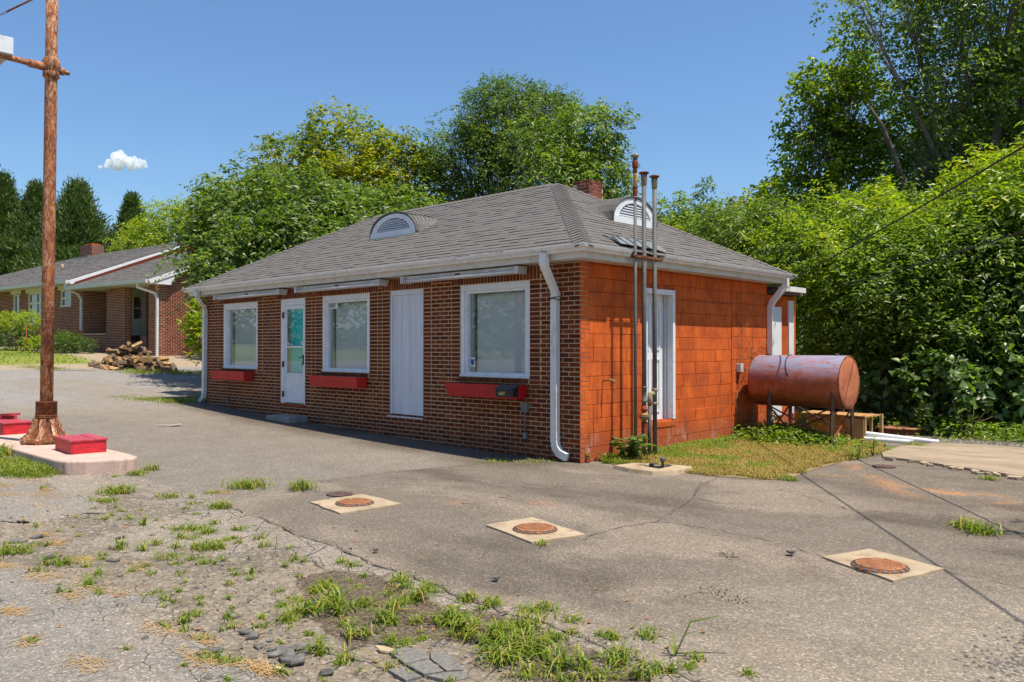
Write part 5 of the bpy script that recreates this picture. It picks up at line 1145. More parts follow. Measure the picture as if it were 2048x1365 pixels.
shingle_faces([fm], SLm / 46, .25, .45, rf, M['shingle'], 0); shingle_faces([fw_], SLw / 37, .25, .45, rw, M['shingle'], 0)
m = MB()
m.prism([(-6.35, -.6, zM - .01), (-6.35, yr, zr - .01), (-6.35, yr, zr - .16), (-6.35, -.45, zM - .16)], (-.03, 0, 0)); m.prism([(.30, -.62, zW - .01), (.30, yw, zrw - .01), (.30, yw, zrw - .15), (.30, -.5, zW - .15)], (-.03, 0, 0))
tag(m.build('rake_board', M['white'], hs), kind='stuff')
m = MB(); m.prism([(.265, -.58, zW - .13), (.265, .75, zW - .13 + .387 * 1.33), (.265, .35, zW - .16), (.265, -.58, zW - .16)], (-.26, 0, 0)); m.prism([(-6.39, -.58, zM - .13), (-6.39, .8, zM - .13 + sl_ * 1.38), (-6.39, .3, zM - .16), (-6.39, -.58, zM - .16)], (-.1, 0, 0)); m.build('boxed_return', M['white'], hs)
m = MB(); m.prism([(-6.33, yr, zr - .1), (-6.33, -.3, zM - .05), (-6.33, -.3, zW), (-6.33, 9, zW)], (-.2, 0, 0)); m.build('gable_wall', M['brick'], hs)
m = MB(); m.box(-26.4, -6.5, -.56, .0, zM - .14, zM - .10); m.box(-6.3, 0.0, -.56, -.01, zW - .14, zW - .10); m.box(-6.3, -.2, .01, 1.3, zW - .14, zW - .10); m.build('soffit', M['housewhite'], hs)
m = MB(); m.box(-26.6, -6.3, -.7, -.59, zM - .13, zM + .0); m.box(-6.3, .28, -.71, -.60, zW - .13, zW + .0); m.build('gutter', M['housewhite'], hs)
for path in ([(-6.5, -.62, zM - .1), (-6.5, -.62, zM - .35), (-6.25, -.2, zW - .3), (-6.26, -.06, zW - .5), (-6.26, -.06, 1.15)], [(-.45, -.62, zW - .1), (-.45, -.62, zW - .28), (-.06, -.12, zW - .5), (.0, -.08, zW - .7), (.0, -.08, -.3)]):
    m = MB(); rtube(m, path, .085, .085, (0, -1, 0)); m.build('downspout', M['gutter'], hs)
m = MB(); a, b, y0, y1 = -17.9, -16.5, yr - .35, yr + .35; m.box(a + .008, b - .008, y0 + .008, y1 - .008, zr - .5, zr + .52); c_ = m.build('chimney', M['house_mortar'], hs)
m = MB(); hb2 = hmb; hmb = m
brickwall((a, y0, zr), (1, 0, 0), (0, -1, 0), 0, b - a, -.5, .53); brickwall((b, y0, zr), (0, 1, 0), (1, 0, 0), 0, y1 - y0, -.5, .53); hmb = hb2
tag(m.build('chimney_bricks', M['old_brick'], c_), kind='stuff')
m = MB(); m.box(a - .15, b + .06, y0 - .25, y0 - .01, zr - .22, zr - .12); m.build('flashing', M['flash'], c_)
m = MB(); m.box(a + .15, a + .55, y0 + .1, y1 - .1, zr + .52, zr + .60); m.box(a + .7, a + 1.2, y0 + .1, y1 - .1, zr + .52, zr + .60); m.build('clay_flue', M['orange'], c_)
m = MB(); m.tube([(-12.7, 2.0, zM + sl_ * 2.6 - .05), (-12.7, 2.0, zM + sl_ * 2.6 + .3)], .05, 8); m.build('roof_vent', M['tanstone'], hs)

# ================================================================ firewood pile
def log_mesh(kind, sd_):
    rr_ = random.Random(sd_); m = MB(); L = rr_.uniform(.17, .23)
    if kind == 0: prof = [(math.cos(t) * .075, math.sin(t) * .07) for t in np.linspace(0, 2 * math.pi, 9)[:-1]]; bark = set(range(8))
    elif kind == 1: prof = [(0, -.02)] + [(math.cos(t) * .12, math.sin(t) * .12) for t in np.linspace(.5, 2.1, 5)]; bark = {1, 2, 3, 4}
    else: prof = [(-.08, -.03), (.07, -.05), (.085, .03), (.0, .07), (-.06, .05)]; bark = {2, 3}
    n_ = len(prof); r3 = [m.pts([(x * (1 + rr_.uniform(-.1, .1)), y_, z * (1 + rr_.uniform(-.1, .1))) for x, z in prof]) for y_ in (-L, rr_.uniform(-.05, .05), L)]
    for a_, b_ in zip(r3[:-1], r3[1:]):
        for i in range(n_): m.cur = 1 if i in bark else 0; j = (i + 1) % n_; m.face((a_ + i, b_ + i, b_ + j, a_ + j))
    m.cur = 0; m.face([r3[0] + i for i in range(n_)]); m.face([r3[2] + i for i in range(n_)][::-1])
    return m.mesh('firewood_log', [M['wood_end'], M['logbark']])
LM = [log_mesh(k % 3, k) for k in range(9)]; rr = random.Random(4); pc = Vector((-20.5, 1.95, 0)); ax = Vector((.62, .78, 0)); ay = Vector((-.78, .62, 0)); n_log = 0
for layer in range(6):
    Lx, Ly = 1.45 * (1 - layer * .165), .85 * (1 - layer * .15)
    for k in range(int(46 * (1 - layer * .145) ** 2)):
        u, v_ = rr.uniform(-1, 1), rr.uniform(-1, 1)
        if u * u + v_ * v_ > 1: continue
        p = pc + ax * u * Lx + ay * v_ * Ly; z = Zg(p.x) + .05 + layer * .15 + rr.uniform(-.03, .03)
        o = link('firewood_log', LM[rr.randrange(9)], None, (p.x, p.y, z), (rr.uniform(-.5, .5), rr.uniform(-3.1, 3.1), rr.uniform(0, 3.14)))
        tag(o, 'split log tossed on the firewood heap beside the brick house', 'log', 'split logs in the firewood heap'); n_log += 1
m = MB(); m.tube([(-18.9, 3.9, 1.05), (-19.5, 4.0, 1.08)], .14, 12); tag(m.build('round_log', [M['logbark']]), 'thick round log lying in grass by the far house wall', 'log')

# ================================================================ wires
def catenary(a, b, sag, n_=24): a, b = Vector(a), Vector(b); return [a.lerp(b, t) - Vector((0, 0, sag * 4 * t * (1 - t))) for t in np.linspace(0, 1, n_)]
for a, b, s_, lb in (((-.2, 6.9, 2.96), (10.0, -6.2, 3.95), .06, 'upper black overhead wire running from the building past the trees'), ((-1.5, 10.6, 2.95), (10.5, -5.6, 3.25), .16, 'lower black overhead wire sagging in front of the right bushes')):
    m = MB(); P = catenary(a, b, s_); m.tube(P, .011, 5); tag(m.build('overhead_wire', M['cable']), lb, 'wire')

# ================================================================ vegetation
def unit(v): return v / np.maximum(np.linalg.norm(v, axis=-1, keepdims=True), 1e-9)
def leaf_arrays(C, D, Nn, L, W, fold=.25):
    """folded pointed leaves: C base, D direction, Nn approximate normal"""
    D = unit(D); Sd = unit(np.cross(D, Nn)); Nn = unit(np.cross(Sd, D)); L = L[:, None]; W = W[:, None]
    b = C; l = C + D * L * .42 + Sd * W * .5 + Nn * W * fold; r = C + D * L * .42 - Sd * W * .5 + Nn * W * fold; t = C + D * L - Nn * L * .12
    n_ = len(C); Vv = np.stack([b, l, t, r], 1).reshape(-1, 3); i = np.arange(n_) * 4
    return Vv, np.concatenate([np.stack([i, i + 1, i + 2], -1), np.stack([i, i + 2, i + 3], -1)])
def clump_centres(rs, lobes, n_, lo=.55, up=.0, ground=None):
    A = np.array(lobes); wgt = A[:, 3] ** 2 * A[:, 4] ** .8; wgt /= wgt.sum(); out = []; dirs = []
    tot = 0
    while tot < n_:
        k = rs.choice(len(A), n_ * 2, p=wgt); d = unit(rs.normal(size=(n_ * 2, 3)) + np.array([0, 0, up])); r = lo + (1.08 - lo) * rs.rand(n_ * 2) ** .6
        r *= 1 + .13 * np.sin(d[:, 0] * 5 + k) * np.cos(d[:, 1] * 4 + d[:, 2] * 5) + .13 * np.sin(d[:, 0] * 11 + 2 * k) * np.sin(d[:, 2] * 13 + d[:, 1] * 9)
        P = A[k, :3] + d * np.stack([A[k, 3], A[k, 3], A[k, 4]], -1) * r[:, None]
        # drop those deep inside another lobe
        q = np.min(np.stack([np.linalg.norm((P - a[:3]) / np.array([a[3], a[3], a[4]]), axis=-1) for a in A]), 0)
        ok = q > lo * .92
        if ground is not None: ok &= P[:, 2] > ground
        out.append(P[ok]); dirs.append(d[ok]); tot += ok.sum()
    return np.concatenate(out)[:n_], np.concatenate(dirs)[:n_]
def sprays(rs, P, Dr, per, cr, L, W, twigs=5, droop=.35, style='alt', spread=.9, tilt=.45):
    """each clump = a few leafy twigs radiating outwards"""
    n_ = len(P); T = twigs; k = max(2, per // T)
    td = unit(Dr[:, None] * .9 + rs.normal(size=(n_, T, 3)) * .75 + np.array([0, 0, .15])); base = P[:, None] + rs.normal(size=(n_, T, 3)) * cr * .28
    s = (np.arange(k) + .5) / k; ln = cr * (.7 + .6 * rs.rand(n_, T))
    C = base[:, :, None] + td[:, :, None] * (ln[..., None] * s)[..., None] + np.array([0, 0, -droop])[None] * (ln[..., None] * s ** 2)[..., None]
    side = unit(np.cross(td, np.array([0, 0, 1.0])) + 1e-3)[:, :, None]; sgn = np.where(np.arange(k) % 2, 1., -1.)[:, None]
    D = td[:, :, None] * .55 + side * sgn * spread + rs.normal(size=(n_, T, k, 3)) * .35 + np.array([0, 0, -droop])
    Nn = np.array([0, 0, 1.]) + Dr[:, None, None] * .45 + rs.normal(size=(n_, T, k, 3)) * tilt
    C = (C + rs.normal(size=C.shape) * cr * .05).reshape(-1, 3); D = D.reshape(-1, 3); Nn = Nn.reshape(-1, 3); m_ = len(C)
    return leaf_arrays(C, D, Nn, L * (.6 + .7 * rs.rand(m_)), W * (.7 + .6 * rs.rand(m_)))
def limbs(mb, base, lobes, rs, r0, P=None, lean=None, sub=40, n_=7):
    base = Vector(base); A = np.array(lobes); top = Vector(A[np.argmax(A[:, 2])][:3]); cen = Vector(A[:, :3].mean(0))
    mid = base.lerp(cen, .55) + Vector((rs.uniform(-.3, .3), rs.uniform(-.3, .3), 0)); 
    tr = [base, base.lerp(mid, .4) + Vector((rs.uniform(-.12, .12), rs.uniform(-.12, .12), 0)), mid, cen.lerp(top, .4), top]
    mb.tube(tr, [r0, r0 * .82, r0 * .62, r0 * .4, r0 * .1], 10)
    for a in A:
        t = rs.uniform(.3, .75); s_ = base.lerp(mid, .55 + .45 * t); e = Vector(a[:3]); q = s_.lerp(e, .5) + Vector((rs.uniform(-.2, .2), rs.uniform(-.2, .2), rs.uniform(0, .3)))
        mb.tube([s_, q, e], [r0 * .38, r0 * .22, r0 * .07], 6)
        if P is not None:
            near = P[np.linalg.norm(P - a[:3], axis=-1) < a[3] * 1.25]
            for p in near[rs.permutation(len(near))[:sub]]:
                p = Vector(p); g0 = q.lerp(e, rs.uniform(0, 1)); mb.tube([g0, g0.lerp(p, .5) + Vector((0, 0, .08)), p], [r0 * .075, r0 * .04, r0 * .015], 4, False)
def tree(name, label, base, lobes, clumps, per, cr, L, W, mat, cat='tree', seed=1, r0=.16, bark='bark', droop=.35, lo=.55, mats2=None, group=None, twigs=5, sub=25, ground=None, spread=.9, up=.25, tilt=.45):
    rs = np.random.RandomState(seed); root = empty(name, base); tag(root, label, cat, group)
    P, Dr = clump_centres(rs, lobes, clumps, lo, up, ground); Vv, Ff = sprays(rs, P, Dr, per, cr, L, W, twigs, droop, spread=spread, tilt=tilt)
    off = np.array(base); mt = [M[mat]] + ([M[mats2]] if mats2 else []); mi = None
    if mats2:
        # second leaf colour in patches
        c = Vv[Ff[:, 0]]; mi = (np.sin(c[:, 0] * 1.7 + seed) + np.sin(c[:, 1] * 1.3) + np.sin(c[:, 2] * 2.1) + rs.normal(size=len(c)) * .7 > .6).astype(int)
        h = len(Ff) // 2; mi[h:] = mi[:h]
    tag(npmesh('crown', Vv - off, Ff, mt, root, mi=mi), kind='stuff')
    m = MB(); limbs(m, base, lobes, rs, r0, P, sub=sub); m.v = [(x - off[0], y - off[1], z - off[2]) for x, y, z in m.v]; m.build('trunk', M[bark], root)
    return root
def drop(p): return (p[0], p[1], Zg(p[0]) - .1)
T1 = [(-15.21, 2.7, 5.57, 1.4, 1.4), (-13.83, 4.02, 5.75, 1.6, 1.15), (-12.34, 5.45, 5.2, 1.6, 1.15), (-13.37, 3.1, 4.42, 1.84, 1.13), (-11.94, 4.46, 4.42, 2.12, 1.27), (-13.74, 1.36, 4.3, 0.81, 0.68), (-12.16, 7.01, 5.12, 1.07, 1.23)]
T1 = [(x - .6, y + .8, z, a, b) for x, y, z, a, b in T1] + [(-16.2, 2.4, 4.6, .8, .9), (-14.6, 1.9, 3.6, .9, .6), (-13.2, 1.5, 3.15, .8, .45), (-15.6, 2.6, 4.3, .9, .8)]
tree('walnut_tree', 'broad dark green tree with drooping leaves hanging over the left roof end', drop((-13.6, 4.6)), T1, 900, 40, .55, .19, .078, 'leaf_mid', seed=1, droop=.45, sub=30, r0=.2)
T2 = [(-18.72, 8.99, 9.05, 1.62, 1.40), (-20.1, 7.67, 8.44, 1.43, 1.05), (-17.35, 10.31, 8.25, 1.52, 1.33), (-16.53, 11.1, 7.29, 1.33, 1.71), (-18.59, 9.13, 7.48, 2.29, 1.52), (-21.0, 7.0, 7.2, 1.2, 1.0)]
tree('hickory_tree', 'rounded olive yellow tree rising behind the dark drooping one', drop((-18.6, 9.1)), T2, 620, 40, .55, .20, .085, 'leaf_olive', seed=2, mats2='leaf_mid', r0=.22)
T3 = [(-13.35, 12.73, 9.69, 2.03, 1.47), (-14.28, 11.83, 10.24, 0.92, 0.92), (-13.21, 14.24, 10.53, 1.14, 0.95), (-14.56, 11.59, 8.22, 1.47, 1.66), (-12.54, 12.14, 7.82, 1.96, 1.6), (-13.61, 12.47, 10.8, 1.11, 0.55), (-15.3, 11.2, 8.9, .8, .8), (-11.9, 13.3, 9.9, .8, .8)]
tree('elm_tree', 'tallest dark fine-leaved tree behind the roof ridge', drop((-13.4, 12.6)), T3, 950, 48, .5, .12, .055, 'leaf_dark', seed=3, mats2='leaf_mid', r0=.25, sub=35)
T3b = [(-8.99, 11.38, 8.46, 0.96, 0.8), (-8.47, 11.87, 8.77, 0.64, 0.45), (-8.76, 11.61, 7.34, 1.12, 0.96), (-9.04, 9.97, 6.96, 0.92, 0.77), (-8.3, 12.05, 7.02, 0.64, 0.64), (-9.91, 10.5, 7.98, 0.8, 0.8), (-9.2, 11.0, 6.0, 1.3, .8)]
tree('ailanthus_tree', 'bright green compound-leaved tree just behind the small brick chimney', drop((-9.0, 11.2)), T3b, 400, 42, .5, .16, .065, 'leaf_mid', mats2='leaf_bright', seed=4, droop=.7, r0=.14, spread=1.1)
T4 = [(-30.6, 7.34, 7.5, 1.28, 0.82), (-29.75, 8.14, 7.95, 0.82, 0.7), (-30.69, 7.26, 6.6, 1.5, 1.0), (-28.2, 8.9, 7.9, 1.3, 1.1), (-32.2, 6.6, 6.6, 1.0, .8)]
T4 = [(CAM[0] + (x - CAM[0]) * 1.45, CAM[1] + (y - CAM[1]) * 1.45, CAM[2] + (z - CAM[2]) * 1.45, a * 1.45, b * 1.45) for x, y, z, a, b in T4]
tree('locust_tree', 'small yellow-green tree between the lone conifer and the broad tree', drop((T4[0][0], T4[0][1])), T4, 420, 44, .75, .22, .09, 'leaf_yellow', seed=5, droop=.7)
for k, (L_, lb, mt) in enumerate((([(-6.98, 13.33, 5.9, 0.62, 0.46), (-6.7, 13.61, 5.3, 0.8, 0.64), (-7.3, 13.1, 4.9, .8, .6)], 'feathery young tree just right of the vent pipe tops', 'leaf_bright'),
        ([(-6.62, 15.1, 6.7, 0.34, 0.50), (-6.63, 15.05, 5.73, 0.75, 0.66), (-6.5, 15.1, 4.9, .9, .7)], 'spindly young tree with one tall feathery top in the sky gap', 'leaf_mid'),
        ([(-7.37, 18.48, 6.4, 0.83, 0.5), (-7.51, 18.36, 5.64, 1.29, 0.92), (-6.2, 18.9, 5.9, 1.0, .9)], 'small rounded tree at the left foot of the tall sycamore', 'leaf_olive'))):
    tree('young_tree', lb, drop(L_[1][:2]), L_, 170, 36, .42, .15, .06, mt, seed=20 + k, r0=.07, droop=.7, group=None, spread=1.1)
T6 = [(-3.36, 18.1, 11.3, 0.62, 0.75), (-3.97, 17.54, 9.88, 0.9, 0.9), (-3.13, 18.35, 9.5, 1.0, 1.3), (-4.45, 17.09, 9.22, 0.5, 0.7), (-3.86, 17.67, 7.72, 1.3, 1.49), (-3.03, 18.47, 7.39, 1.33, 1.49), (-4.59, 16.99, 6.56, 1.0, 1.0), (-5.19, 16.42, 6.06, 0.83, 0.83), (-2.9, 18.5, 10.4, .6, .6)]
tree('sycamore_tree', 'tall tapering sycamore against the sky right of the building', drop((-3.7, 17.8)), T6, 480, 34, .5, .17, .12, 'leaf_bright', seed=6, mats2='leaf_yellow', tilt=.9, r0=.2, bark='barkpale', sub=30, lo=.4, droop=.3)
T7 = [(1.02, 18.14, 11.6, 2.3, 1.5), (-0.9, 16.3, 11.6, 1.5, 1.0), (0.05, 17.24, 9.46, 1.7, 1.3), (-0.6, 16.6, 7.49, 1.3, 1.47), (1.65, 18.77, 8.67, 1.6, 1.7), (0.4, 18.98, 7.27, 1.8, 1.38), (-1.6, 14.3, 11.7, 0.75, 0.4), (2.72, 19.77, 10.73, 2.0, 2.2), (2.38, 19.49, 7.04, 1.77, 1.77), (.2, 17.2, 13.2, 1.8, 1.2), (2.6, 19.2, 13.6, 2.2, 1.5)]
tree('maple_tree', 'huge maple filling the upper right corner', drop((1.1, 18.3)), T7, 1350, 38, .6, .14, .085, 'leaf_bright', seed=7, tilt=.9, mats2='leaf_mid', r0=.33, bark='barkpale', sub=36, lo=.45)
T7b = [(-1.6, 19.8, 6.4, 1.6, 1.7), (-.3, 21.3, 6.2, 1.8, 1.8), (1.5, 22.5, 6.0, 2.0, 1.9), (3.5, 23.0, 6.5, 2.2, 2.3), (-.6, 20.5, 8.4, 1.3, 1.1), (-2.3, 19.4, 4.6, 1.5, 1.4)]
tree('box_elder_tree', 'yellow-green tree behind the dead leaning trunk', drop((-.3, 21.)), T7b + [(-.9, 20.2, 9.6, 1.3, 1.2), (.6, 21.0, 9.2, 1.6, 1.4), (2.2, 22.0, 9.4, 1.8, 1.6), (-1.9, 19.6, 7.6, 1.2, 1.2)], 780, 38, .6, .17, .10, 'leaf_yellow', seed=8, tilt=.9, mats2='leaf_bright', r0=.18)
m = MB(); m.tube([(-.2, 15.7, -.1), (-.44, 15.43, 5.4), (-.62, 15.25, 6.4), (-1.03, 14.83, 7.9), (-1.3, 14.6, 8.5)], [.13, .115, .09, .06, .02], 10); m.tube([(-.5, 15.4, 5.9), (-.2, 15.6, 6.6), (-.3, 15.5, 7.2)], [.05, .03, .01], 6)
tag(m.build('dead_tree', M['bark']), 'bare dead trunk leaning left in front of the maple', 'tree trunk')
T8a = [(2.13, 9.62, 3.3, 1.4, 0.9), (1.14, 8.9, 3.0, 1.1, 0.9), (1.74, 9.27, 2.1, 1.2, .85), (2.4, 9.5, 1.9, 1.0, .6), (.6, 9.0, 2.2, .7, .7)]
tree('mulberry_thicket', 'fine-leaved bright thicket right behind the round well cover and pipes', (1.9, 9.6, -.1), T8a, 620, 42, .5, .13, .052, 'leaf_bright', cat='shrub', seed=9, mats2='leaf_mid', r0=.08, droop=.3, sub=20, ground=1.0, lo=.35, spread=.9, twigs=6)
T8f = [(2.96, 10.41, 3.8, 1.15, 0.9), (3.3, 10.2, 2.5, 1.2, 1.0), (3.48, 10.92, 2.84, 1.25, 1.2), (4.6, 11.4, 3.3, 1.5, 1.4), (4.2, 10.8, 2.0, 1.3, 1.1), (5.6, 12.0, 3.4, 1.4, 1.4)]
tree('broadleaf_thicket', 'broad-leaved bright bushes behind the sandy slab at the right edge', (3.7, 10.8, -.1), T8f, 640, 34, .62, .20, .095, 'leaf_big', cat='shrub', seed=13, mats2='leaf_bright', r0=.1, droop=.45, sub=20, ground=1.1, lo=.35, spread=.8, twigs=5)
T8e = [(1.2, 9.9, 4.25, .8, .6), (2.6, 10.9, 4.9, .9, .75), (3.9, 11.4, 5.2, 1.1, .9), (0.1, 10.9, 4.5, .9, .7), (5.2, 12.0, 5.0, 1.2, 1.0), (3.1, 9.9, 4.3, .6, .5)]
tree('sumac_tree', 'taller leafy shoots rising out of the top of the mulberry thicket', (2.8, 11.0, -.1), T8e, 420, 36, .5, .17, .06, 'leaf_yellow', seed=14, mats2='leaf_bright', r0=.08, droop=.6, sub=18, lo=.4, spread=1.1)
T7c = [(-1.9, 14.5, 4.6, 1.2, 1.0), (0.6, 15.9, 4.9, 1.4, 1.1), (2.5, 16, 5.3, 1.6, 1.4), (4.8, 16.5, 5.4, 1.8, 1.6), (1.6, 16.3, 6.2, 1.0, .7), (3.8, 16.2, 6.5, 1.2, .9)]
tree('hackberry_tree', 'sunlit leafy tree filling the space between thicket and maple', (1.6, 15.8, -.1), T7c, 760, 38, .55, .13, .07, 'leaf_bright', seed=15, mats2='leaf_olive', r0=.16, sub=24, lo=.4)
T8b = [(-0.47, 9.6, 3.39, 1.0, 0.91), (-0.6, 9.4, 2.48, 0.7, 0.91), (0.02, 9.9, 2.05, 1.15, 1.02), (.2, 9.6, 1.3, 1.0, .7), (-1.3, 10.3, 4.0, 1.0, .8)]
tree('privet_thicket', 'yellow-tinged bush crowding the rear extension behind the oil tank', (-.1, 9.9, -.1), T8b, 620, 40, .38, .12, .05, 'leaf_yellow', cat='shrub', seed=10, mats2='leaf_mid', r0=.07, sub=18, ground=.5, lo=.5)
T8c = [(-3.29, 11.6, 4.16, 1.22, 0.81), (-3.97, 11.0, 4.57, 1.08, 0.81), (-2.51, 12.3, 4.03, 1.22, 0.95), (-2.89, 12.2, 4.84, 0.95, 0.68), (-5.1, 10.9, 4.4, 0.8, 0.68), (-3.9, 12.9, 4.9, 1.4, .9), (-1.6, 13.2, 4.6, 1.5, 1.2), (-.2, 13.9, 4.4, 1.4, 1.2), (1.2, 14.5, 4.6, 1.5, 1.2), (-6.3, 11.5, 4.0, 1., .8)]
tree('hawthorn_thicket', 'dense low leafy trees filling the gap behind the roof slope', (-2.9, 12.2, -.1), T8c, 900, 42, .45, .12, .06, 'leaf_mid', cat='shrub', seed=11, mats2='leaf_yellow', r0=.1, sub=16, ground=2.2, lo=.5)
T8d = [(2.2, 8.5, 0.95, 1.08, 0.5), (1.05, 8.9, 1.0, 0.73, 0.6), (3.05, 9.15, 1.0, 1.18, 0.65), (4.3, 9.9, 1.1, 1.1, .7)]
tree('paper_mulberry', 'shaded low branches with broad heart-shaped leaves above the round well cover', (2.4, 9.3, -.1), T8d, 190, 26, .36, .19, .15, 'leaf_big', cat='shrub', seed=12, r0=.05, sub=14, ground=.25, lo=.5)
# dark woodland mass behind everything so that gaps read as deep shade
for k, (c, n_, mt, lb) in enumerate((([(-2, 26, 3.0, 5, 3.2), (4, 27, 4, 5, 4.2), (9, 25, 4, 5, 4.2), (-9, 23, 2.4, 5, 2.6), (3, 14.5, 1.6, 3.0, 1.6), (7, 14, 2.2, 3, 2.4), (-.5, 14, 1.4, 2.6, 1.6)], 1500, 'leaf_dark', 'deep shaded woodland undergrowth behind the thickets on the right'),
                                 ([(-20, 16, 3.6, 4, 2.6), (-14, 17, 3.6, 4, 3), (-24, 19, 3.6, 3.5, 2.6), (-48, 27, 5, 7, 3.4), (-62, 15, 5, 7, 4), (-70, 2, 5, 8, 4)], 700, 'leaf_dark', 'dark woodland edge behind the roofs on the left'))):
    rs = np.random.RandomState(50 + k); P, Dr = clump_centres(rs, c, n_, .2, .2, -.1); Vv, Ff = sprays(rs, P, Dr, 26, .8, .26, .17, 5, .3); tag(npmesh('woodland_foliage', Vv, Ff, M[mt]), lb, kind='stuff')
rs = np.random.RandomState(61); c = [(-24, -19, 3.5, 3.2, 2.6), (-31, -21, 5.0, 3.6, 3.6), (-39, -24, 4.2, 4, 3.2), (-47, -20, 5.5, 4.5, 4.2), (-21, -27, 6.5, 4, 4.2), (-56, -18, 4.5, 5, 4), (-30, -33, 6, 5, 5), (-14, -24, 3, 2.6, 2.2)]
P, Dr = clump_centres(rs, c, 1000, .3, .2, -.1); Vv, Ff = sprays(rs, P, Dr, 24, 1.0, .4, .26, 5, .3); tag(npmesh('woodland_foliage', Vv, Ff, M['leaf_mid']), 'roadside trees across the street mirrored in the shop windows', kind='stuff')
# low ground cover in front of the thicket
rs = np.random.RandomState(70)
def cover(n_, fn, hgt, L, W, mat, name, label, up=.8):
    P = fn(n_); P = P[:, :]; zz = gz(P[:, 0], P[:, 1]) if True else 0
    h = hgt * rs.rand(len(P)) ** 1.3 * (P[:, 2] if P.shape[1] > 2 else 1)
    C = np.stack([P[:, 0], P[:, 1], zz + h], -1); D = rs.normal(size=C.shape) * np.array([1, 1, .35]); Nn = np.array([0, 0, up]) + rs.normal(size=C.shape) * .4
    Vv, Ff = leaf_arrays(C, D, Nn, L * (.6 + .8 * rs.rand(len(C))), W * (.6 + .8 * rs.rand(len(C)))); tag(npmesh(name, Vv, Ff, M[mat]), label, kind='stuff')
def band(n_):
    x = rs.uniform(-1, 9, n_); y = 7.4 + .0 * x + rs.normal(size=n_) * .45 + .4; y = np.where(x < 2.6, y + .35, y - .1); h = .5 + 1.2 * fbm(x, y, 1.1, 3); return np.stack([x, y, h], -1)
cover(9000, band, .26, .075, .045, 'leaf_bright', 'ground_cover', 'low leafy ground cover along the foot of the thicket')
def ivy(n_):
    x = rs.normal(size=n_) * .62 + .85; y = 4.55 + rs.normal(size=n_) * .34; k = (x > .02); x, y = x[k], y[k]; e = np.exp(-((x - .7) / 1.1) ** 2 - ((y - 4.6) / .6) ** 2); return np.stack([x, y, .35 + e], -1)
cover(3600, ivy, .24, .065, .05, 'leaf_bright', 'ivy_cover', 'ivy and brambles growing under the oil tank')

# grass
def blades(P, hgt, lean, wd, rs, az=None):
    n_ = len(P); a = rs.rand(n_) * 2 * math.pi if az is None else az; d = np.stack([np.cos(a), np.sin(a), 0 * a], -1); s = np.stack([-np.sin(a), np.cos(a), 0 * a], -1); h = hgt[:, None]; l = lean[:, None]; w_ = wd[:, None]; Z = np.array([0, 0, 1.])
    c0 = P; c1 = P + Z * h * .5 + d * h * l * .22; c2 = P + Z * h * .85 * (1 - .3 * l) + d * h * l * .62; c3 = P + Z * h * (1 - .62 * l) + d * h * l * 1.05
    Vv = np.stack([c0 - s * w_ * .4, c0 + s * w_ * .4, c1 + s * w_ * .5, c1 - s * w_ * .5, c2 + s * w_ * .35, c2 - s * w_ * .35, c3 + s * w_ * .03, c3 - s * w_ * .03], 1).reshape(-1, 3); i = (np.arange(n_) * 8)[:, None]
    Ff = np.concatenate([i + np.array([0, 1, 2, 3]), i + np.array([3, 2, 4, 5]), i + np.array([5, 4, 6, 7])]); return Vv, Ff
rs = np.random.RandomState(5)
def grass_obj(name, label, P, h, lean, w_, mats, mi=None):
    P = P.copy(); P[:, 2] = gz(P[:, 0], P[:, 1]) - .004; Vv, Ff = blades(P, h, lean, w_, rs)
    tag(npmesh(name, Vv, Ff, mats, mi=None if mi is None else np.tile(mi, 3)), label, kind='stuff')
# side lawn polygon
LP = [(.02, .45), (.35, .25), (.62, .30), (1.0, .48), (1.45, .50), (1.62, .32), (2.0, .30), (2.45, .42), (2.75, .62), (2.66, 1.4), (2.62, 2.4), (2.62, 3.3), (2.68, 4.0), (2.55, 4.6), (2.3, 5.2), (1.9, 5.5), (.02, 5.5)]
n_ = 64000; x = rs.uniform(0, 2.9, n_); y = rs.uniform(.1, 5.5, n_); j1, j2 = (fbm(x, y, 3, 3) - .5) * .5, (fbm(x + 9, y, 3, 3) - .5) * .5
k = inpoly(x + j1, y + j2, LP) & (x > .02) & (rs.rand(n_) < .35 + 1.1 * fbm(x, y, 2.2, 3)); x, y = x[k], y[k]
wallside = smoothstep(.75, .1, x) ; edge = smoothstep(.35, .0, np.minimum(np.abs(y - .45), np.abs(x - 2.65))); dry = (1 - wallside) * (1 - .6 * edge) * smoothstep(.3, .5, fbm(x, y, 1.3, 4)) + .1 * rs.rand(len(x)); dry = dry * (np.abs(x - 1.5) < 1.2)
mi = (dry > .25 + .3 * rs.rand(len(x))).astype(int)
grass_obj('lawn_grass', 'patchy green and sun-browned grass beside the orange wall', np.stack([x, y, 0 * x], -1), .03 + .05 * rs.rand(len(x)) + .10 * wallside * rs.rand(len(x)), rs.uniform(.2, 1, len(x)), rs.uniform(.005, .010, len(x)), [M['grass'], M['drygrass']], mi)
og2 = MB(); pp = og2.pts([(x_, y_, .006 + .0) for x_, y_ in LP]); og2.face([pp + i for i in range(len(LP))])
M['lawnsoil'] = simple('lawn_thatch', (0.22, 0.16, 0.06), (0.30, 0.19, 0.11), 2.5, 1.0, 0.8, 60, 0, 0, (1, 1, 1), (0.10, 0.12, 0.02), 0.8)
tag(og2.build('lawn_soil', M['lawnsoil']), kind='structure')
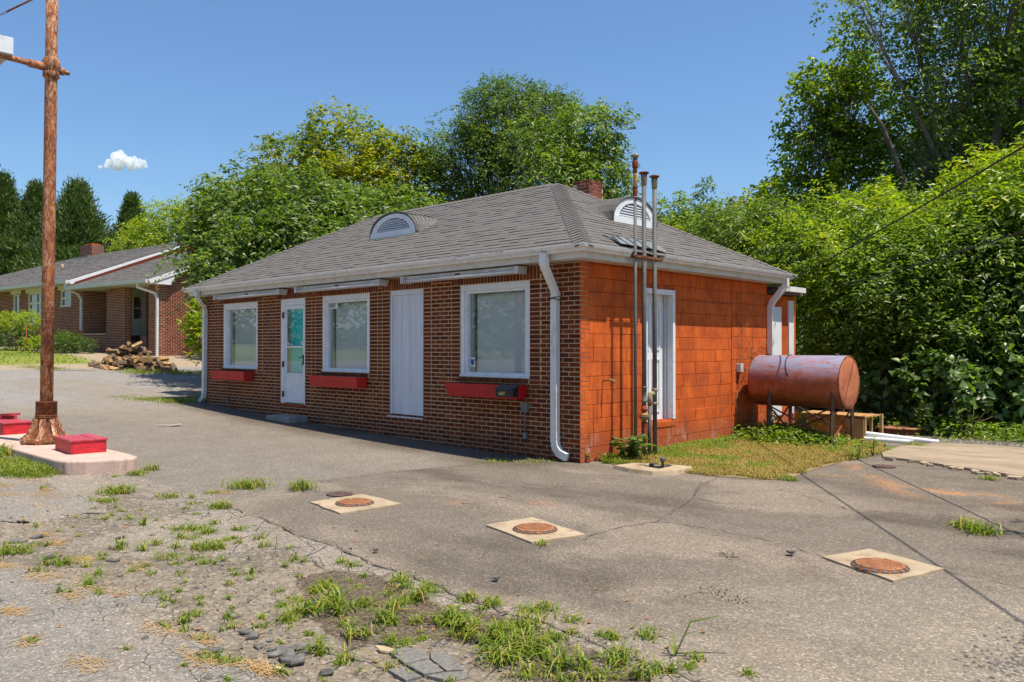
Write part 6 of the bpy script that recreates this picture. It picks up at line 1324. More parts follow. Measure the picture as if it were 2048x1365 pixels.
# tufts: (x, y, radius, blades, height)
TF = [(-4.2, -5.76, .36, 1500, .12), (-5.0, -5.85, .35, 1300, .11), (-5.9, -5.8, .3, 600, .2), (-3.9, -5.75, .22, 420, .07), (-6.8, -5.9, .4, 700, .1), (-3.2, -4.85, .12, 240, .07), (-.9, -.75, .35, 200, .05), (-.5, -.35, .3, 150, .05), (-.95, -3.9, .14, 110, .16),
      (5.28, -.95, .14, 160, .13), (5.1, -.8, .1, 90, .12), (4.55, 2.4, .1, 120, .07), (2.8, 5.35, .16, 240, .09), (2.62, 3.2, .05, 40, .3), (-11.9, -.5, .5, 900, .12), (-12.6, -.9, .5, 700, .08), (-13.3, -1.2, .4, 300, .06), (-12.2, .6, .7, 900, .12), (2.78, -3.95, .03, 20, .08),
      (-19.3, 1.6, .6, 700, .14), (-18.8, 2.6, .7, 700, .14), (-18.4, 3.6, .8, 700, .13), (-20.8, -.5, .5, 500, .1), (-21.4, -.9, .5, 300, .1)]
TQ = [(-1.77, -5.73, 0.14, 0.047), (-2.22, -5.49, 0.148, 0.099), (-2.14, -5.4, 0.089, 0.099), (-1.82, -5.78, 0.075, 0.056), (-0.92, -6.06, 0.051, 0.051), (-1.17, -5.8, 0.044, 0.044), (-0.79, -5.87, 0.059, 0.042), (-0.44, -5.89, 0.025, 0.099), (-1.52, -5.17, 0.106, 0.058), (-1.34, -5.0, 0.038, 0.048), (-0.97, -5.14, 0.083, 0.037), (-0.64, -5.05, 0.108, 0.081), (-0.55, -5.02, 0.054, 0.09), (-0.54, -5.32, 0.052, 0.03), (-0.82, -5.3, 0.036, 0.03), (-0.08, -5.72, 0.073, 0.048), (0.04, -5.61, 0.097, 0.065), (0.26, -5.6, 0.095, 0.063), (-0.05, -5.38, 0.042, 0.067), (0.29, -5.85, 0.046, 0.077), (0.39, -5.8, 0.046, 0.046), (0.8, -5.89, 0.131, 0.073), (0.87, -5.82, 0.073, 0.087), (0.61, -6.03, 0.044, 0.059), (0.87, -6.22, 0.125, 0.039), (0.39, -6.11, 0.037, 0.074), (0.3, -6.37, 0.051, 0.102), (0.5, -6.26, 0.036, 0.087), (1.27, -6.13, 0.04, 0.054), (1.06, -6.11, 0.055, 0.041), (1.13, -6.27, 0.054, 0.034), (0.81, -5.4, 0.046, 0.061), (1.11, -5.51, 0.059, 0.059), (0.36, -5.35, 0.064, 0.048), (0.66, -5.63, 0.046, 0.046), (0.65, -5.55, 0.054, 0.038), (1.31, -5.41, 0.029, 0.044), (1.68, -5.6, 0.027, 0.03), (1.57, -6.05, 0.039, 0.03), (1.72, -6.08, 0.039, 0.032), (1.9, -6.07, 0.032, 0.038), (1.77, -5.99, 0.013, 0.078), (2.07, -5.78, 0.032, 0.039), (2.08, -6.53, 0.041, 0.03), (1.38, -6.34, 0.039, 0.03), (1.26, -6.51, 0.039, 0.032), (1.01, -6.45, 0.047, 0.04), (1.73, -6.67, 0.042, 0.03), (2.02, -6.71, 0.051, 0.046), (1.76, -6.77, 0.018, 0.03), (2.58, -6.59, 0.038, 0.049), (2.85, -6.51, 0.042, 0.042), (2.45, -6.8, 0.048, 0.053), (2.58, -6.87, 0.036, 0.031), (2.46, -6.92, 0.016, 0.052), (2.33, -6.68, 0.066, 0.03), (2.8, -6.85, 0.06, 0.03), (3.13, -6.97, 0.056, 0.056), (3.26, -6.89, 0.037, 0.046), (3.2, -6.92, 0.042, 0.037), (3.15, -6.4, 0.02, 0.03), (1.2, -6.91, 0.037, 0.074), (0.98, -6.78, 0.026, 0.064), (0.69, -6.75, 0.033, 0.053), (1.38, -6.92, 0.036, 0.03), (0.64, -7.07, 0.052, 0.052), (0.51, -6.86, 0.081, 0.081), (0.42, -6.95, 0.04, 0.081), (-0.21, -7.03, 0.114, 0.086), (-0.16, -6.98, 0.086, 0.071), (-0.32, -6.81, 0.067, 0.03), (-2.94, -5.97, 0.05, 0.05), (2.19, -7.55, 0.03, 0.039), (2.32, -6.08, 0.036, 0.03), (2.48, -6.09, 0.047, 0.03), (2.58, -6.1, 0.04, 0.035), (2.83, -6.21, 0.066, 0.099), (2.88, -6.34, 0.043, 0.096), (2.59, -6.24, 0.034, 0.045), (2.48, -5.92, 0.048, 0.048), (2.39, -5.78, 0.056, 0.062), (2.04, -5.39, 0.04, 0.054), (3.58, -6.8, 0.027, 0.03), (3.46, -6.52, 0.043, 0.086), (3.67, -6.52, 0.028, 0.065), (-3.44, -4.59, 0.104, 0.092), (-1.53, -4.24, 0.207, 0.103), (-1.47, -4.7, 0.119, 0.03), (-3.19, -5.11, 0.033, 0.044), (2.02, -5.4, 0.038, 0.045), (2.16, -5.39, 0.045, 0.052), (2.41, -5.46, 0.036, 0.036), (2.44, -5.9, 0.045, 0.04), (2.44, -5.8, 0.053, 0.061), (2.87, -6.01, 0.059, 0.163), (2.79, -6.03, 0.053, 0.126), (3.0, -6.07, 0.041, 0.122), (2.87, -6.14, 0.041, 0.08), (2.79, -6.21, 0.034, 0.074), (2.9, -6.37, 0.036, 0.053), (2.6, -6.24, 0.035, 0.038), (2.59, -6.1, 0.036, 0.032), (2.95, -5.84, 0.07, 0.07), (2.89, -5.84, 0.036, 0.064), (2.73, -5.4, 0.077, 0.076), (2.86, -5.46, 0.045, 0.068), (3.02, -5.38, 0.056, 0.074), (3.11, -5.4, 0.044, 0.053), (3.1, -5.54, 0.065, 0.104), (3.1, -5.63, 0.057, 0.083), (3.17, -5.79, 0.055, 0.093), (3.36, -5.95, 0.039, 0.118), (3.28, -5.98, 0.033, 0.095), (3.38, -6.26, 0.031, 0.101), (3.43, -6.19, 0.056, 0.068), (3.16, -6.15, 0.052, 0.047), (3.62, -6.16, 0.046, 0.066), (3.68, -6.1, 0.061, 0.039), (3.71, -6.0, 0.046, 0.033), (3.44, -5.82, 0.053, 0.06), (3.53, -5.73, 0.05, 0.071), (3.62, -5.7, 0.052, 0.094), (3.76, -5.73, 0.051, 0.086), (3.72, -5.61, 0.039, 0.059), (3.39, -5.36, 0.057, 0.045), (3.59, -5.33, 0.042, 0.056), (3.59, -5.42, 0.031, 0.031), (3.48, -6.52, 0.035, 0.08), (3.64, -6.47, 0.038, 0.078), (4.03, -6.37, 0.011, 0.03), (3.55, -6.81, 0.022, 0.03), (3.99, -5.71, 0.05, 0.101), (4.11, -5.9, 0.044, 0.043), (4.24, -5.96, 0.026, 0.052), (3.41, -5.36, 0.057, 0.062), (3.59, -5.34, 0.067, 0.061), (3.89, -5.24, 0.109, 0.059), (4.15, -5.22, 0.069, 0.048), (3.62, -5.69, 0.08, 0.105), (3.83, -5.78, 0.076, 0.11), (3.99, -5.54, 0.093, 0.093), (4.02, -5.43, 0.078, 0.075), (4.25, -5.5, 0.06, 0.054), (4.3, -5.4, 0.05, 0.045), (4.04, -5.74, 0.06, 0.125), (4.25, -5.93, 0.084, 0.117), (4.25, -5.72, 0.096, 0.095), (4.17, -5.73, 0.058, 0.07), (4.32, -5.72, 0.071, 0.077), (4.51, -5.29, 0.04, 0.054), (4.68, -5.49, 0.075, 0.076), (4.52, -5.77, 0.059, 0.123), (4.62, -5.71, 0.045, 0.106), (4.49, -5.96, 0.067, 0.072), (4.75, -5.77, 0.066, 0.063), (4.64, -5.88, 0.066, 0.047), (4.51, -5.28, 0.046, 0.031), (4.62, -5.13, 0.07, 0.063), (4.44, -5.3, 0.047, 0.042), (4.98, -5.48, 0.062, 0.056), (4.73, -5.53, 0.08, 0.058), (4.9, -5.59, 0.072, 0.084), (5.0, -5.23, 0.043, 0.049), (5.3, -5.24, 0.031, 0.046), (5.03, -5.36, 0.063, 0.038)]
for (a, b, r, h) in TQ: TF.append((a, b, max(r, .03), int(16 + 6500 * r * r + 160 * r), min(h * 1.15, .19)))
rt = random.Random(8)
for _ in range(110):
    a = rt.uniform(-1.5, 5.0); b = rt.uniform(-7.2, -5.5)
    TF.append((a, b - .02 * a, rt.uniform(.012, .035), rt.randint(8, 24), rt.uniform(.02, .06)))
Ps, hs2, ln, ws, mi = [], [], [], [], []
for (a, b, r, nb, h) in TF:
    q = rs.normal(size=(nb, 2)) * r * .5; Ps.append(np.stack([a + q[:, 0], b + q[:, 1], 0 * q[:, 0]], -1)); hs2.append(h * (.35 + 1.1 * rs.rand(nb) ** 1.5)); ln.append(rs.uniform(.5, 1.5, nb)); ws.append(rs.uniform(.0035, .0085, nb) * (1 + 4 * h)); mi.append((rs.rand(nb) < .09).astype(int))
grass_obj('grass_tufts', 'scattered green grass tufts sprouting from cracks and dirt', np.concatenate(Ps), np.concatenate(hs2), np.concatenate(ln), np.concatenate(ws), [M['grass'], M['drygrass']], np.concatenate(mi))
# straw litter
st_ = [(a, b, rt.uniform(.08, .22), rt.randint(60, 190)) for a, b in [(0.3, -7.2), (0.81, -7.1), (1.23, -6.95), (1.46, -7.11), (1.56, -7.47), (2.19, -7.57), (2.5, -6.97), (2.85, -6.87), (3.14, -7.03), (2.79, -7.46), (1.59, -6.88), (-2.77, -6.4), (-2.81, -5.99), (-0.64, -6.65), (-0.29, -6.66), (-1.35, -3.69), (-1.43, -4.61), (3.38, -6.89), (3.47, -6.84), (0.42, -6.69), (0.99, -6.47), (-3.4, -6.26)]] + [(-3.6, -5.95, .4, 260), (-2.6, -6.1, .3, 200), (3.0, 1.3, .25, 160), (3.6, 1.0, .3, 100)]
Ps = np.concatenate([np.stack([a + rs.normal(size=nb) * r * .6, b + rs.normal(size=nb) * r * .3, np.zeros(nb)], -1) for a, b, r, nb in st_]); nb = len(Ps)
Pz = Ps.copy(); Pz[:, 2] = gz(Ps[:, 0], Ps[:, 1]) + .006; an = rs.rand(nb) * 6.28; d = np.stack([np.cos(an), np.sin(an), rs.normal(size=nb) * .08], -1); s_ = np.stack([-np.sin(an), np.cos(an), 0 * an], -1) * .0018; L_ = rs.uniform(.02, .07, nb)[:, None]
Vv = np.stack([Pz - s_, Pz + s_, Pz + d * L_ + s_, Pz + d * L_ - s_], 1).reshape(-1, 3); tag(npmesh('straw_litter', Vv, np.arange(nb * 4).reshape(-1, 4), M['straw']), 'dry straw and dead grass lying in the cracks', kind='stuff')
# far lawn
n_ = 9000; x = rs.uniform(-32, -22, n_); y = rs.uniform(-8, 1.6, n_); k = (x < -22.3); x, y = x[k], y[k]
grass_obj('far_lawn_grass', 'mown lawn in front of the brick house', np.stack([x, y, 0 * x], -1), rs.uniform(.03, .08, len(x)), rs.uniform(.2, 1, len(x)), rs.uniform(.02, .035, len(x)), [M['grass']])
# single larger weeds
def weed(name, label, base, n_, L, W, h, seed, mat='leaf_big', cr=.16, stems=4, cat='weed'):
    rs_ = np.random.RandomState(seed); root = empty(name, base); tag(root, label, cat); m = MB(); Cs, Ds, Ns = [], [], []
    for s_ in range(stems):
        a = rs_.uniform(0, 6.28); tip = Vector((math.cos(a) * cr * rs_.uniform(.3, 1.2), math.sin(a) * cr * rs_.uniform(.3, 1.2), h * rs_.uniform(.6, 1.1)))
        m.tube([(0, 0, -.02), tip * .5 + Vector((0, 0, h * .1)), tip], [.008, .006, .003], 5, False)
        k = max(2, n_ // stems); t = np.linspace(.25, 1, k)[:, None]; c = np.array(tip) * t + np.array([0, 0, 1]) * h * .1 * np.sin(t * math.pi); Cs.append(c); an = np.arange(k) * 2.4 + a
        Ds.append(np.stack([np.cos(an), np.sin(an), -.15 + .2 * rs_.rand(k)], -1)); Ns.append(np.array([0, 0, 1.]) + rs_.normal(size=(k, 3)) * .25)
    C, D, N_ = map(np.concatenate, (Cs, Ds, Ns)); Vv, Ff = leaf_arrays(C, D, N_, L * rs_.uniform(.6, 1.2, len(C)), W * rs_.uniform(.7, 1.2, len(C)), .15)
    npmesh('leaves', Vv, Ff, M[mat], root); m.build('stem', M['vine'] if mat == 'x' else M[mat], root); return root
weed('broadleaf_weed', 'bushy broad-leaved weed climbing round the feet of the vent pipes', (.30, .72, 0), 110, .13, .10, .42, 1, cr=.32, stems=11)
weed('creeping_weed', 'small weed clump creeping from the corner of the orange wall', (.12, .40, 0), 30, .07, .06, .12, 2, cr=.2, stems=6)
weed('wall_weed', 'tiny single weed rooted at the brick corner', (.06, .14, 0), 9, .05, .045, .16, 3, cr=.03, stems=1)
weed('tall_weed', 'leafy upright weed under the left end of the oil tank', (.30, 5.25, 0), 26, .12, .10, .5, 4, cr=.12, stems=3)
weed('bramble_weed', 'leafy weed growing between the rear tank legs', (1.0, 5.35, 0), 44, .09, .07, .55, 9, cr=.25, stems=6)
weed('slab_weed', 'thin leafy weed standing at the corner of the sandy slab', (2.70, 3.65, 0), 26, .08, .03, .28, 5, cr=.07, stems=3)
weed('planter_plant', 'small green plant with pointed leaves in the leftmost planter', (-10.28, -.13, 1.08), 5, .16, .045, .13, 6, cr=.04, stems=2, cat='plant')
m = MB()  # blade weed
wbm = empty('blade_weed', (4.90, -5.28, Zg(4.9))); tag(wbm, 'single arching broad grass blade rising at the lower right', 'weed')
Vv, Ff = blades(np.zeros((7, 3)), np.array([.36, .22, .15, .12, .10, .09, .08]), np.array([1.05, .8, .9, .5, 1, .8, .6]), np.array([.022, .014, .012, .01, .01, .01, .01]), rs, np.array([.8, .5, 2.2, 4, 5.2, 3, 1.5])); npmesh('blades', Vv, Ff, M['grass'], wbm)
for bx, by, h_, az_, lb in ((1.45, -5.62, .22, 1.2, 'thin seed stalk standing in the cracked strip'), (2.95, -5.45, .18, .7, 'wiry grass stalk beside the asphalt seam')):
    w2 = empty('grass_stalk', (bx, by, 0)); tag(w2, lb, 'weed'); m = MB(); m.tube([(0, 0, -.01), (.01, .01, h_ * .6), (.03, .03, h_)], [.0025, .002, .001], 4); m.build('stalk', M['drygrass'], w2)
    Vv, Ff = blades(np.array([[.03, .03, h_]] * 5), np.full(5, .05), np.full(5, 1.), np.full(5, .004), rs); npmesh('seed_head', Vv, Ff, M['drygrass'], w2)
# bare vine on the orange wall
rv = random.Random(2); m = MB()
def vine(p, d, L, r, dep_):
    P = [p]; q = Vector(p)
    for i in range(int(L / .06)):
        d = (d + Vector((0, rv.uniform(-.45, .45), rv.uniform(-.3, .4)))).normalized(); q = q + d * .06; q.x = .012 + abs(math.sin(i * .9)) * .05; P.append(tuple(q))
        if dep_ and rv.random() < .16: vine(tuple(q), Vector((0, rv.choice((-1, 1)) * .8, .5)).normalized(), L * .35, r * .6, dep_ - 1)
    m.tube(P, [r * (1 - .7 * i / len(P)) for i in range(len(P))], 5, False)
for y0, L in ((5.02, 1.5), (5.1, 2.5), (4.95, 1.0)): vine((.02, y0, .05), Vector((0, .08, 1)), L, .008, 2)
vine((.02, 5.15, 2.7), Vector((0, .2, -1)), 1.2, .005, 1)
tag(m.build('bare_vine', M['vine']), 'leafless brown vine stems climbing the far end of the orange wall', 'vine')
m = MB()
for a, b in (((3.0, 7.35, 0), (3.35, 7.2, .5)), ((3.0, 7.35, .0), (3.15, 7.3, .62)), ((2.95, 7.35, 0), (2.75, 7.4, .72)), ((3.0, 7.3, .1), (3.45, 7.3, .42))):
    a, b = Vector(a), Vector(b); m.tube([a, a.lerp(b, .5) + Vector((rv.uniform(-.06, .06), 0, .03)), b], [.010, .007, .003], 5)
tag(m.build('dead_branch', M['vine']), 'bare brown branch sticking up in front of the thicket', 'branch')

# conifers behind the house
def conifer(x, y, top, wd, seed, label):
    K = 1.42; x, y, top, wd = CAM[0] + (x - CAM[0]) * K, CAM[1] + (y - CAM[1]) * K, CAM[2] + (top - CAM[2] - .9) * K, wd * K * 1.45
    rs_ = np.random.RandomState(seed); z0 = Zg(x); root = empty('cypress_tree', (x, y, z0)); tag(root, label, 'conifer', 'conifers behind the house'); Hh = top - z0
    n_ = 3300; t = rs_.rand(n_) ** .95; z = .06 * Hh + t * Hh * .95; a = rs_.rand(n_) * 6.283; prof = wd * (.02 + (1 - t) ** 1.05) * (1 + .26 * np.sin(a * 3 + t * 9 + seed) + .26 * np.sin(a * 5 - t * 19) + .22 * np.sin(t * 41 + a * 2 + seed)); r = prof * (.55 + .5 * rs_.rand(n_))
    P = np.stack([np.cos(a) * r, np.sin(a) * r, z], -1); Dr = unit(np.stack([np.cos(a), np.sin(a), 1.0 + .8 * t], -1)); k = 12
    C = P[:, None] + rs_.normal(size=(n_, k, 3)) * np.array([.12, .12, .13]) * (wd / 2.2); D = Dr[:, None] + rs_.normal(size=(n_, k, 3)) * .35; N_ = rs_.normal(size=(n_, k, 3)) + Dr[:, None] * .3
    m_ = n_ * k; Vv, Ff = leaf_arrays(C.reshape(-1, 3), D.reshape(-1, 3), N_.reshape(-1, 3), rs_.uniform(.2, .5, m_), rs_.uniform(.05, .12, m_), .1)
    tag(npmesh('crown', Vv, Ff, M['leaf_con'], root), kind='stuff'); m = MB(); m.tube([(0, 0, -.2), (0, 0, Hh * .9)], [.25, .04], 8); m.build('trunk', M['bark'], root)
for k, (x, y, t, wd, lb) in enumerate(((-49.85, 5.47, 12.77, 2.6, 'tall dark conifer at the very left edge of the row'), (-46.1, 6.3, 11.9, 2.1, 'conifer showing just left of the rusty pole'), (-42.2, 7.24, 11.45, 2.9, 'broad conifer right of the rusty pole, above the house chimney'), (-43.9, 10.9, 11.6, 1.9, 'lone smaller conifer with sky on both sides'), (-49.0, 9.5, 11.2, 2.2, 'conifer standing back between the pole and the broad conifer'), (-46.5, 1.6, 11.6, 2.4, 'conifer cut off by the left edge of the frame'), (-47.5, 13.5, 8.6, 2.4, 'low conifer behind the yellow-green tree'))):
    conifer(x, y, t, wd, 80 + k, lb)
# foundation shrubs by the house
def shrub(loc, rx, rz, n_, mat, label, seed, L=.07, W=.04, name='shrub', stem=None, group=None):
    rs_ = np.random.RandomState(seed); root = empty(name, loc); tag(root, label, 'shrub', group); P, Dr = clump_centres(rs_, [(0, 0, rz * .8, rx, rz)], n_, .5, .4, .02); Vv, Ff = sprays(rs_, P, Dr, 24, .16, L, W, 4, .1); tag(npmesh('foliage', Vv, Ff, M[mat], root), kind='stuff')
    m = MB()
    for k in range(6): a = rs_.rand() * 6.28; m.tube([(0, 0, -.8 if stem else -.1), (math.cos(a) * rx * .3, math.sin(a) * rx * .3, rz * .5), (math.cos(a) * rx * .7, math.sin(a) * rx * .7, rz)], [.025, .018, .006], 5, False)
    m.build('stems', M['bark'], root)
shrub((-27.6, 2.3, 1.3), .8, .45, 150, 'leaf_dark', 'rounded dark green shrub beside the porch knee wall', 31)
shrub((-28.9, 2.2, 1.3), .8, .5, 150, 'leaf_mid', 'dark clipped shrub just right of the rusty pole', 32)
shrub((-28.6, 1.3, 1.35), .55, .36, 90, 'leaf_yellow', 'small bright yellow-green shrub just left of the rusty pole', 33)
shrub((-31.0, 1.4, 2.35), .95, .42, 170, 'leaf_yellow', 'airy yellow-green ornamental bush with bare stems below', 34, stem=True)
shrub((-31.0, 1.2, 1.5), .9, .5, 120, 'leaf_mid', 'low green shrub at the left frame edge by the house', 35)
shrub((-12.9, .7, 1.4), .42, .75, 90, 'leaf_yellow', 'slender yellow-green sapling peeking past the left downspout', 36, L=.14, W=.05, name='sapling', stem=True)
m = MB(); m.tube([(-28.45, .9, 1.2), (-28.45, .9, 2.5)], .028, 6); tag(m.build('stake', M['rust_red']), 'thin reddish stake standing in the lawn', 'stake')
# tree out of frame to the right whose branches shade the lot edge
TR_ = [(8.75, .2, 6.2, .8, .5), (10.2, .9, 6.8, 1.5, 1.2), (11.6, 1.0, 6.6, 1.6, 1.3)]
tree('overhanging_tree', 'tree at the right edge whose branch shadow falls on the asphalt', (11.0, 1.2, -.1), TR_, 260, 36, .45, .15, .075, 'leaf_mid', seed=90, r0=.17)

# loose stones, chunks of asphalt, gravel
def rock_mesh(name, mat, seed, flat=.5):
    rr_ = random.Random(seed); m = MB(); n_ = 7; rs1 = [1 + rr_.uniform(-.36, .3) for _ in range(n_)]
    lv = [(.86, -.5), (1.05, 0), (.98, .36), (.86, .44)]; R3 = []
    for s_, z in lv: R3.append(m.pts([(math.cos(6.283 * k / n_) * rs1[k] * s_ * rr_.uniform(.93, 1.07), math.sin(6.283 * k / n_) * rs1[k] * s_ * rr_.uniform(.93, 1.07), z * flat * rr_.uniform(.75, 1.2)) for k in range(n_)]))
    for a, b in zip(R3[:-1], R3[1:]):
        for k in range(n_): l = (k + 1) % n_; m.face((a + k, a + l, b + l, b + k))
    m.face([R3[-1] + k for k in range(n_)]); m.face([R3[0] + k for k in range(n_)][::-1]); return m.mesh(name, mat)
CK = [(3.46, -6.69, 0.075, 'large flat dark asphalt chunk at the front of the broken cluster'), (3.34, -6.65, 0.065, 'flat grey-topped chunk behind the largest one'), (3.33, -6.56, 0.050, 'tall dark chunk at the back right of the cluster'), (3.27, -6.67, 0.045, 'narrow chunk at the left rear of the cluster'), (3.37, -6.54, 0.040, 'small chunk at the right end of the cluster'), (3.35, -6.71, 0.040, 'thin dark chunk at the left front of the cluster'), (3.73, -6.65, 0.050, 'lone rough dark chunk right of the cluster near the bottom edge'), (3.15, -6.70, 0.040, 'lone dark chunk left of the cluster'), (2.90, -6.65, 0.040, 'flat chunk furthest behind the cluster'), (2.98, -6.65, 0.045, 'low dark chunk touching the furthest one'), (3.10, -6.61, 0.025, 'small chunk between the cluster and the far pieces'), (3.41, -6.77, 0.025, 'tiny dark chunk below the cluster'), (3.02, -6.89, 0.050, 'dark chunk on the edge of the grey asphalt plate'), (0.21, -6.85, 0.060, 'dark rectangular slab fragment far left among green tufts'), (-0.57, -6.72, 0.055, 'thin dark flake behind the left slab fragment'), (-0.52, -6.89, 0.060, 'thin dark flake nearest the left frame edge'), (0.63, -6.56, 0.035, 'small dark bit left of the grass patch'), (0.68, -6.54, 0.035, 'small dark bit beside its twin left of the grass patch'), (1.14, -6.68, 0.025, 'single small dark bit below the grass patch'), (-0.06, -6.23, 0.040, 'dark flake between the tufts behind the grass patch')]
for k, (x, y, r, lb) in enumerate(CK):
    o = link('asphalt_chunk', rock_mesh('asphalt_chunk', M['stone'], k, .62), None, (x, y, float(gz(x, y)) + r * .22), (random.uniform(-.15, .15), random.uniform(-.15, .15), random.uniform(0, 3))); o.scale = (r, r * .75, r * .8); tag(o, lb, 'chunk', 'broken asphalt chunks')
for x, y, r, lb in ((3.70, -6.26, .05, 'flat tan stone between the grass tufts'), (3.52, -6.80, .025, 'small pale angular stone near the cluster')):
    o = link('tan_stone', rock_mesh('tan_stone', M['tanstone'], 77, .4), None, (x, y, float(gz(x, y)) + r * .2), (0, .1, .5)); o.scale = (r * 1.3, r * .7, r); tag(o, lb, 'stone')
# cracked asphalt island in the dirt
r_ = empty('asphalt_patch', (4.0, -6.22, float(gz(4.0, -6.22)))); tag(r_, 'cracked grey asphalt slab piece lying in the dirt below the grass', 'slab')
PC = [[(-.26, -.05), (-.06, -.10), (-.03, .03), (-.12, .10), (-.25, .06)], [(-.05, -.10), (.12, -.12), (.16, -.02), (-.02, .03)], [(-.11, .11), (-.02, .04), (.16, -.01), (.22, .06), (.08, .14), (-.04, .15)], [(.13, -.12), (.28, -.08), (.30, .02), (.23, .05), (.17, -.02)], [(-.08, -.20), (.10, -.22), (.12, -.13), (-.06, -.11)]]
for pc_ in PC:
    cx = sum(p[0] for p in pc_) / len(pc_); cy = sum(p[1] for p in pc_) / len(pc_); m = MB(); m.prism([(cx + (x - cx) * .96, cy + (y - cy) * .96, -.02) for x, y in pc_], (0, 0, .032 + random.uniform(-.004, .004))); m.build('slab_piece', M['slabgrey'] if 'slabgrey' in M else M.setdefault('slabgrey', simple('grey_asphalt_piece', (.21, .19, .165), (.12, .11, .095), 40, .95, .8, 90, 0, 0, (1, 1, 1), (.4, .38, .35), .3)), r_, bevel=.003)
# scattered gravel
def scatter(n_, fn, rmin, rmax, mats, name, label, seed):
    rs_ = np.random.RandomState(seed); x, y = fn(rs_, n_); n_ = len(x); r = rmin + (rmax - rmin) * rs_.rand(n_) ** 2.5
    b = np.array([[1, 0, 0], [.3, .9, 0], [-.8, .6, 0], [-.8, -.6, 0], [.3, -.9, 0], [0, 0, .62], [0, 0, -.3]]); sc = 1 + rs_.normal(size=(n_, 7, 3)) * .18; P = b[None] * sc * r[:, None, None]; an = rs_.rand(n_) * 6.28; c, s_ = np.cos(an)[:, None], np.sin(an)[:, None]
    P = np.stack([P[..., 0] * c - P[..., 1] * s_, P[..., 0] * s_ + P[..., 1] * c, P[..., 2]], -1) + np.stack([x, y, gz(x, y) + r * .1], -1)[:, None]
    f = np.array([[0, 1, 5], [1, 2, 5], [2, 3, 5], [3, 4, 5], [4, 0, 5]]); Ff = (f[None] + (np.arange(n_) * 7)[:, None, None]).reshape(-1, 3); tag(npmesh(name, P.reshape(-1, 3), Ff, mats), label, kind='stuff')
def f_dirt(r_, n_): x = r_.uniform(-1, 5.6, n_); y = r_.uniform(-7.8, -5.2, n_); k = (y < edge_y(x) - .1) & ~inpoly(x, y, PA) & ~inpoly(x, y, PB) & (r_.rand(n_) < .12 + 1.1 * (fbm(x, y, .9, 5) > .5)); return x[k], y[k]
scatter(9000, f_dirt, .003, .014, M['pebble'], 'dirt_gravel', 'small stones strewn over the bare dirt', 1)
def f_chunks(r_, n_): x = r_.normal(size=n_) * 1.6 + 1.8; y = r_.normal(size=n_) * .5 - 6.6; k = (y < edge_y(x) - .2); return x[k], y[k]
scatter(70, f_chunks, .012, .035, M['stone'], 'asphalt_crumbs', 'dark crumbs of broken asphalt in the dirt', 2)
def f_right(r_, n_): t = r_.rand(n_); x = 6.35 + r_.normal(size=n_) * .22 + .5 * t; y = -4.3 + 1.5 * t + r_.normal(size=n_) * .15; k = x > 5.95; return x[k], y[k]
scatter(3500, f_right, .004, .016, M['stone'], 'edge_gravel', 'dark loose gravel at the lower right corner', 3)
def f_back(r_, n_): t = r_.rand(n_); return 2.7 + 7 * t, 6.75 + .1 * t + r_.normal(size=n_) * .12
scatter(3500, f_back, .01, .035, M['pebble'], 'back_gravel', 'grey gravel strip behind the sandy slab', 4)
def f_ap(r_, n_): return r_.uniform(-1, 7, n_), r_.uniform(-5.3, 3.0, n_)
scatter(420, f_ap, .003, .010, M['stone'], 'loose_grit', 'tiny loose grit on the asphalt apron', 5)
def f_sp(r_, n_): return np.concatenate([4.55 + r_.normal(size=n_ // 2) * .1, 4.05 + r_.normal(size=n_ // 2) * .07]), np.concatenate([-4.15 + r_.normal(size=n_ // 2) * .07, -3.2 + r_.normal(size=n_ // 2) * .05])
scatter(240, f_sp, .003, .010, M['soil'], 'dirt_specks', 'dark dirt specks scattered on the asphalt', 6)
for x, y, s_, lb in ((2.0, -5.05, .02, 'small dark pebble on the seam of the apron'), (3.25, -4.95, .025, 'blue-black pebble near the asphalt seam'), (4.42, -2.85, .03, 'dark pebble left of the right manhole pad')):
    o = link('pebble', rock_mesh('pebble', M['stone'], 5, .7), None, (x, y, .02 + s_ * .3), (0, 0, 1)); o.scale = (s_, s_, s_); tag(o, lb, 'pebble')
lm_ = M['deadleaf'] = leaf_mat('dead_leaf', [(0, (0.30, 0.12, 0.04)), (1, (0.42, 0.22, 0.08))], .2, (1, 1, .6), .8)
rs = np.random.RandomState(31); n_ = 150; x = rs.uniform(-2, 5.5, n_); y = rs.uniform(-7.5, -4.4, n_); C = np.stack([x, y, gz(x, y) + .008], -1)
Vv, Ff = leaf_arrays(C, rs.normal(size=(n_, 3)) * np.array([1, 1, .12]), np.array([0, 0, 1.]) + rs.normal(size=(n_, 3)) * .3, rs.uniform(.02, .055, n_), rs.uniform(.012, .03, n_), .3); tag(npmesh('leaf_litter', Vv, Ff, lm_), 'fallen brown leaves scattered over dirt and asphalt', kind='stuff')
for a, b, lb in (((1.05, -3.25), (1.35, -3.2), 'brown twig lying left of the middle manhole'), ((1.1, -2.75), (1.22, -2.72), 'short twig on the asphalt between two manholes')):
    m = MB(); m.tube([(a[0], a[1], .022), ((a[0] + b[0]) / 2, (a[1] + b[1]) / 2 + .015, .028), (b[0], b[1], .022)], .004, 5); tag(m.build('twig', M['vine']), lb, 'twig')
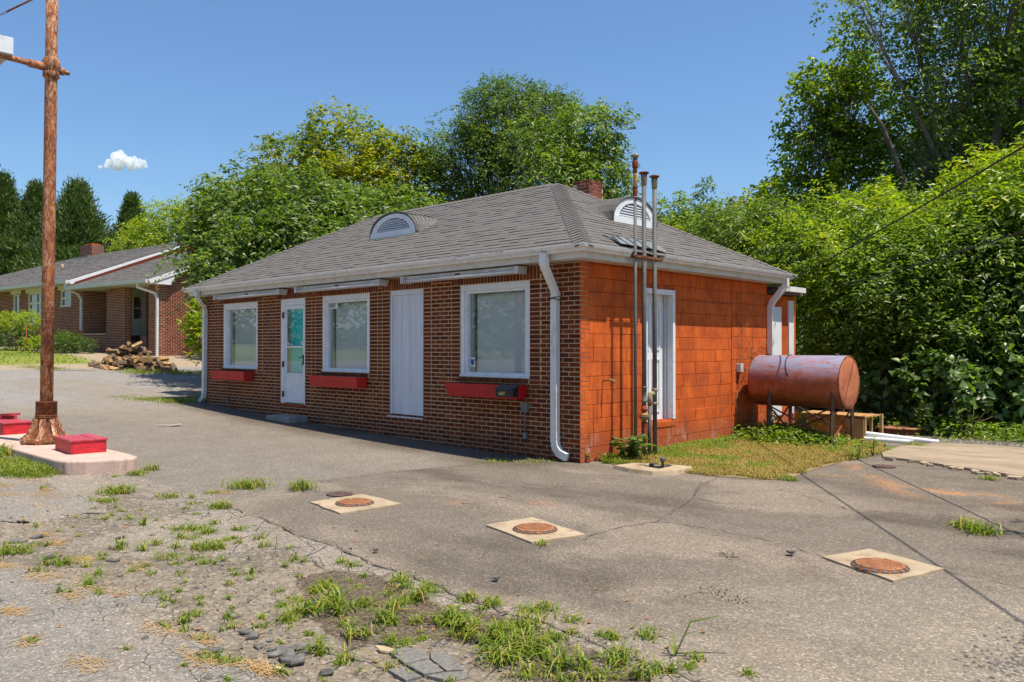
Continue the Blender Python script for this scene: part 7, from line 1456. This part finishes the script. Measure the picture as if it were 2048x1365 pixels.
# small cumulus cloud far away
cl = bpy.data.metaballs.new('cloud'); 
rs = np.random.RandomState(3); dcl = 900; base = Vector((-925.5, 345.4, 209))
rtv = Vector((math.cos(AZ), math.sin(AZ), 0)); mcl = MB()
CB = [(-21, -5, 4), (-16, -2, 6), (-11, 1, 7), (-6, 4, 8), (-7, 8, 5), (-3, 10, 4), (-1, 3, 7), (4, -1, 7), (9, -1, 6), (14, -1, 5.5), (19, -2, 5), (24, -1, 3.2), (-13, -5, 5), (-4, -4, 7), (5, -5, 5.5), (13, -5, 4.5), (20, -5, 3), (2, 4, 4.5), (10, 3, 3.5), (-25, -6, 2.5), (17, 2, 2.5)]
import bmesh
def cloud_part(c, r, seed):
    bm = bmesh.new(); bmesh.ops.create_icosphere(bm, subdivisions=4, radius=1)
    P = np.array([v.co for v in bm.verts]); n1 = fbm(P[:, 0] + 5 + seed, P[:, 1] + P[:, 2] * .7 + 5, 1.6, 4); n2 = fbm(P[:, 2] + 9 + seed, P[:, 0] * .8 + 9, 2.4, 4)
    for v, a, b in zip(bm.verts, n1, n2): v.co = Vector(c) + v.co * r * (.62 + .45 * a + .45 * b)
    me = bpy.data.meshes.new('c'); bm.to_mesh(me); bm.free(); return me
VV, FF, off = [], [], 0
for k, (u, z, r) in enumerate(CB):
    me = cloud_part(base + rtv * u + Vector((0, 0, z)) + Vector((rs.uniform(-3, 3), rs.uniform(-3, 3), 0)), r * .8, k); vv = np.array([v.co[:] for v in me.vertices]); ff = np.array([p.vertices[:] for p in me.polygons]) + off; off += len(vv); VV.append(vv); FF.append(ff)
n = NT('cloud_vapour'); n.n.remove(n.b); pv = n.add('VolumePrincipled'); pv.inputs['Color'].default_value = (1, 1, 1, 1); pv.inputs['Density'].default_value = .3; pv.inputs['Anisotropy'].default_value = .0; n.link(pv.outputs[0], n.out.inputs['Volume'])
bpy.data.metaballs.remove(cl)
oc_ = npmesh('cloud', np.concatenate(VV), np.concatenate(FF), n.m); tag(oc_, 'single small white cloud above the conifers', kind='stuff')
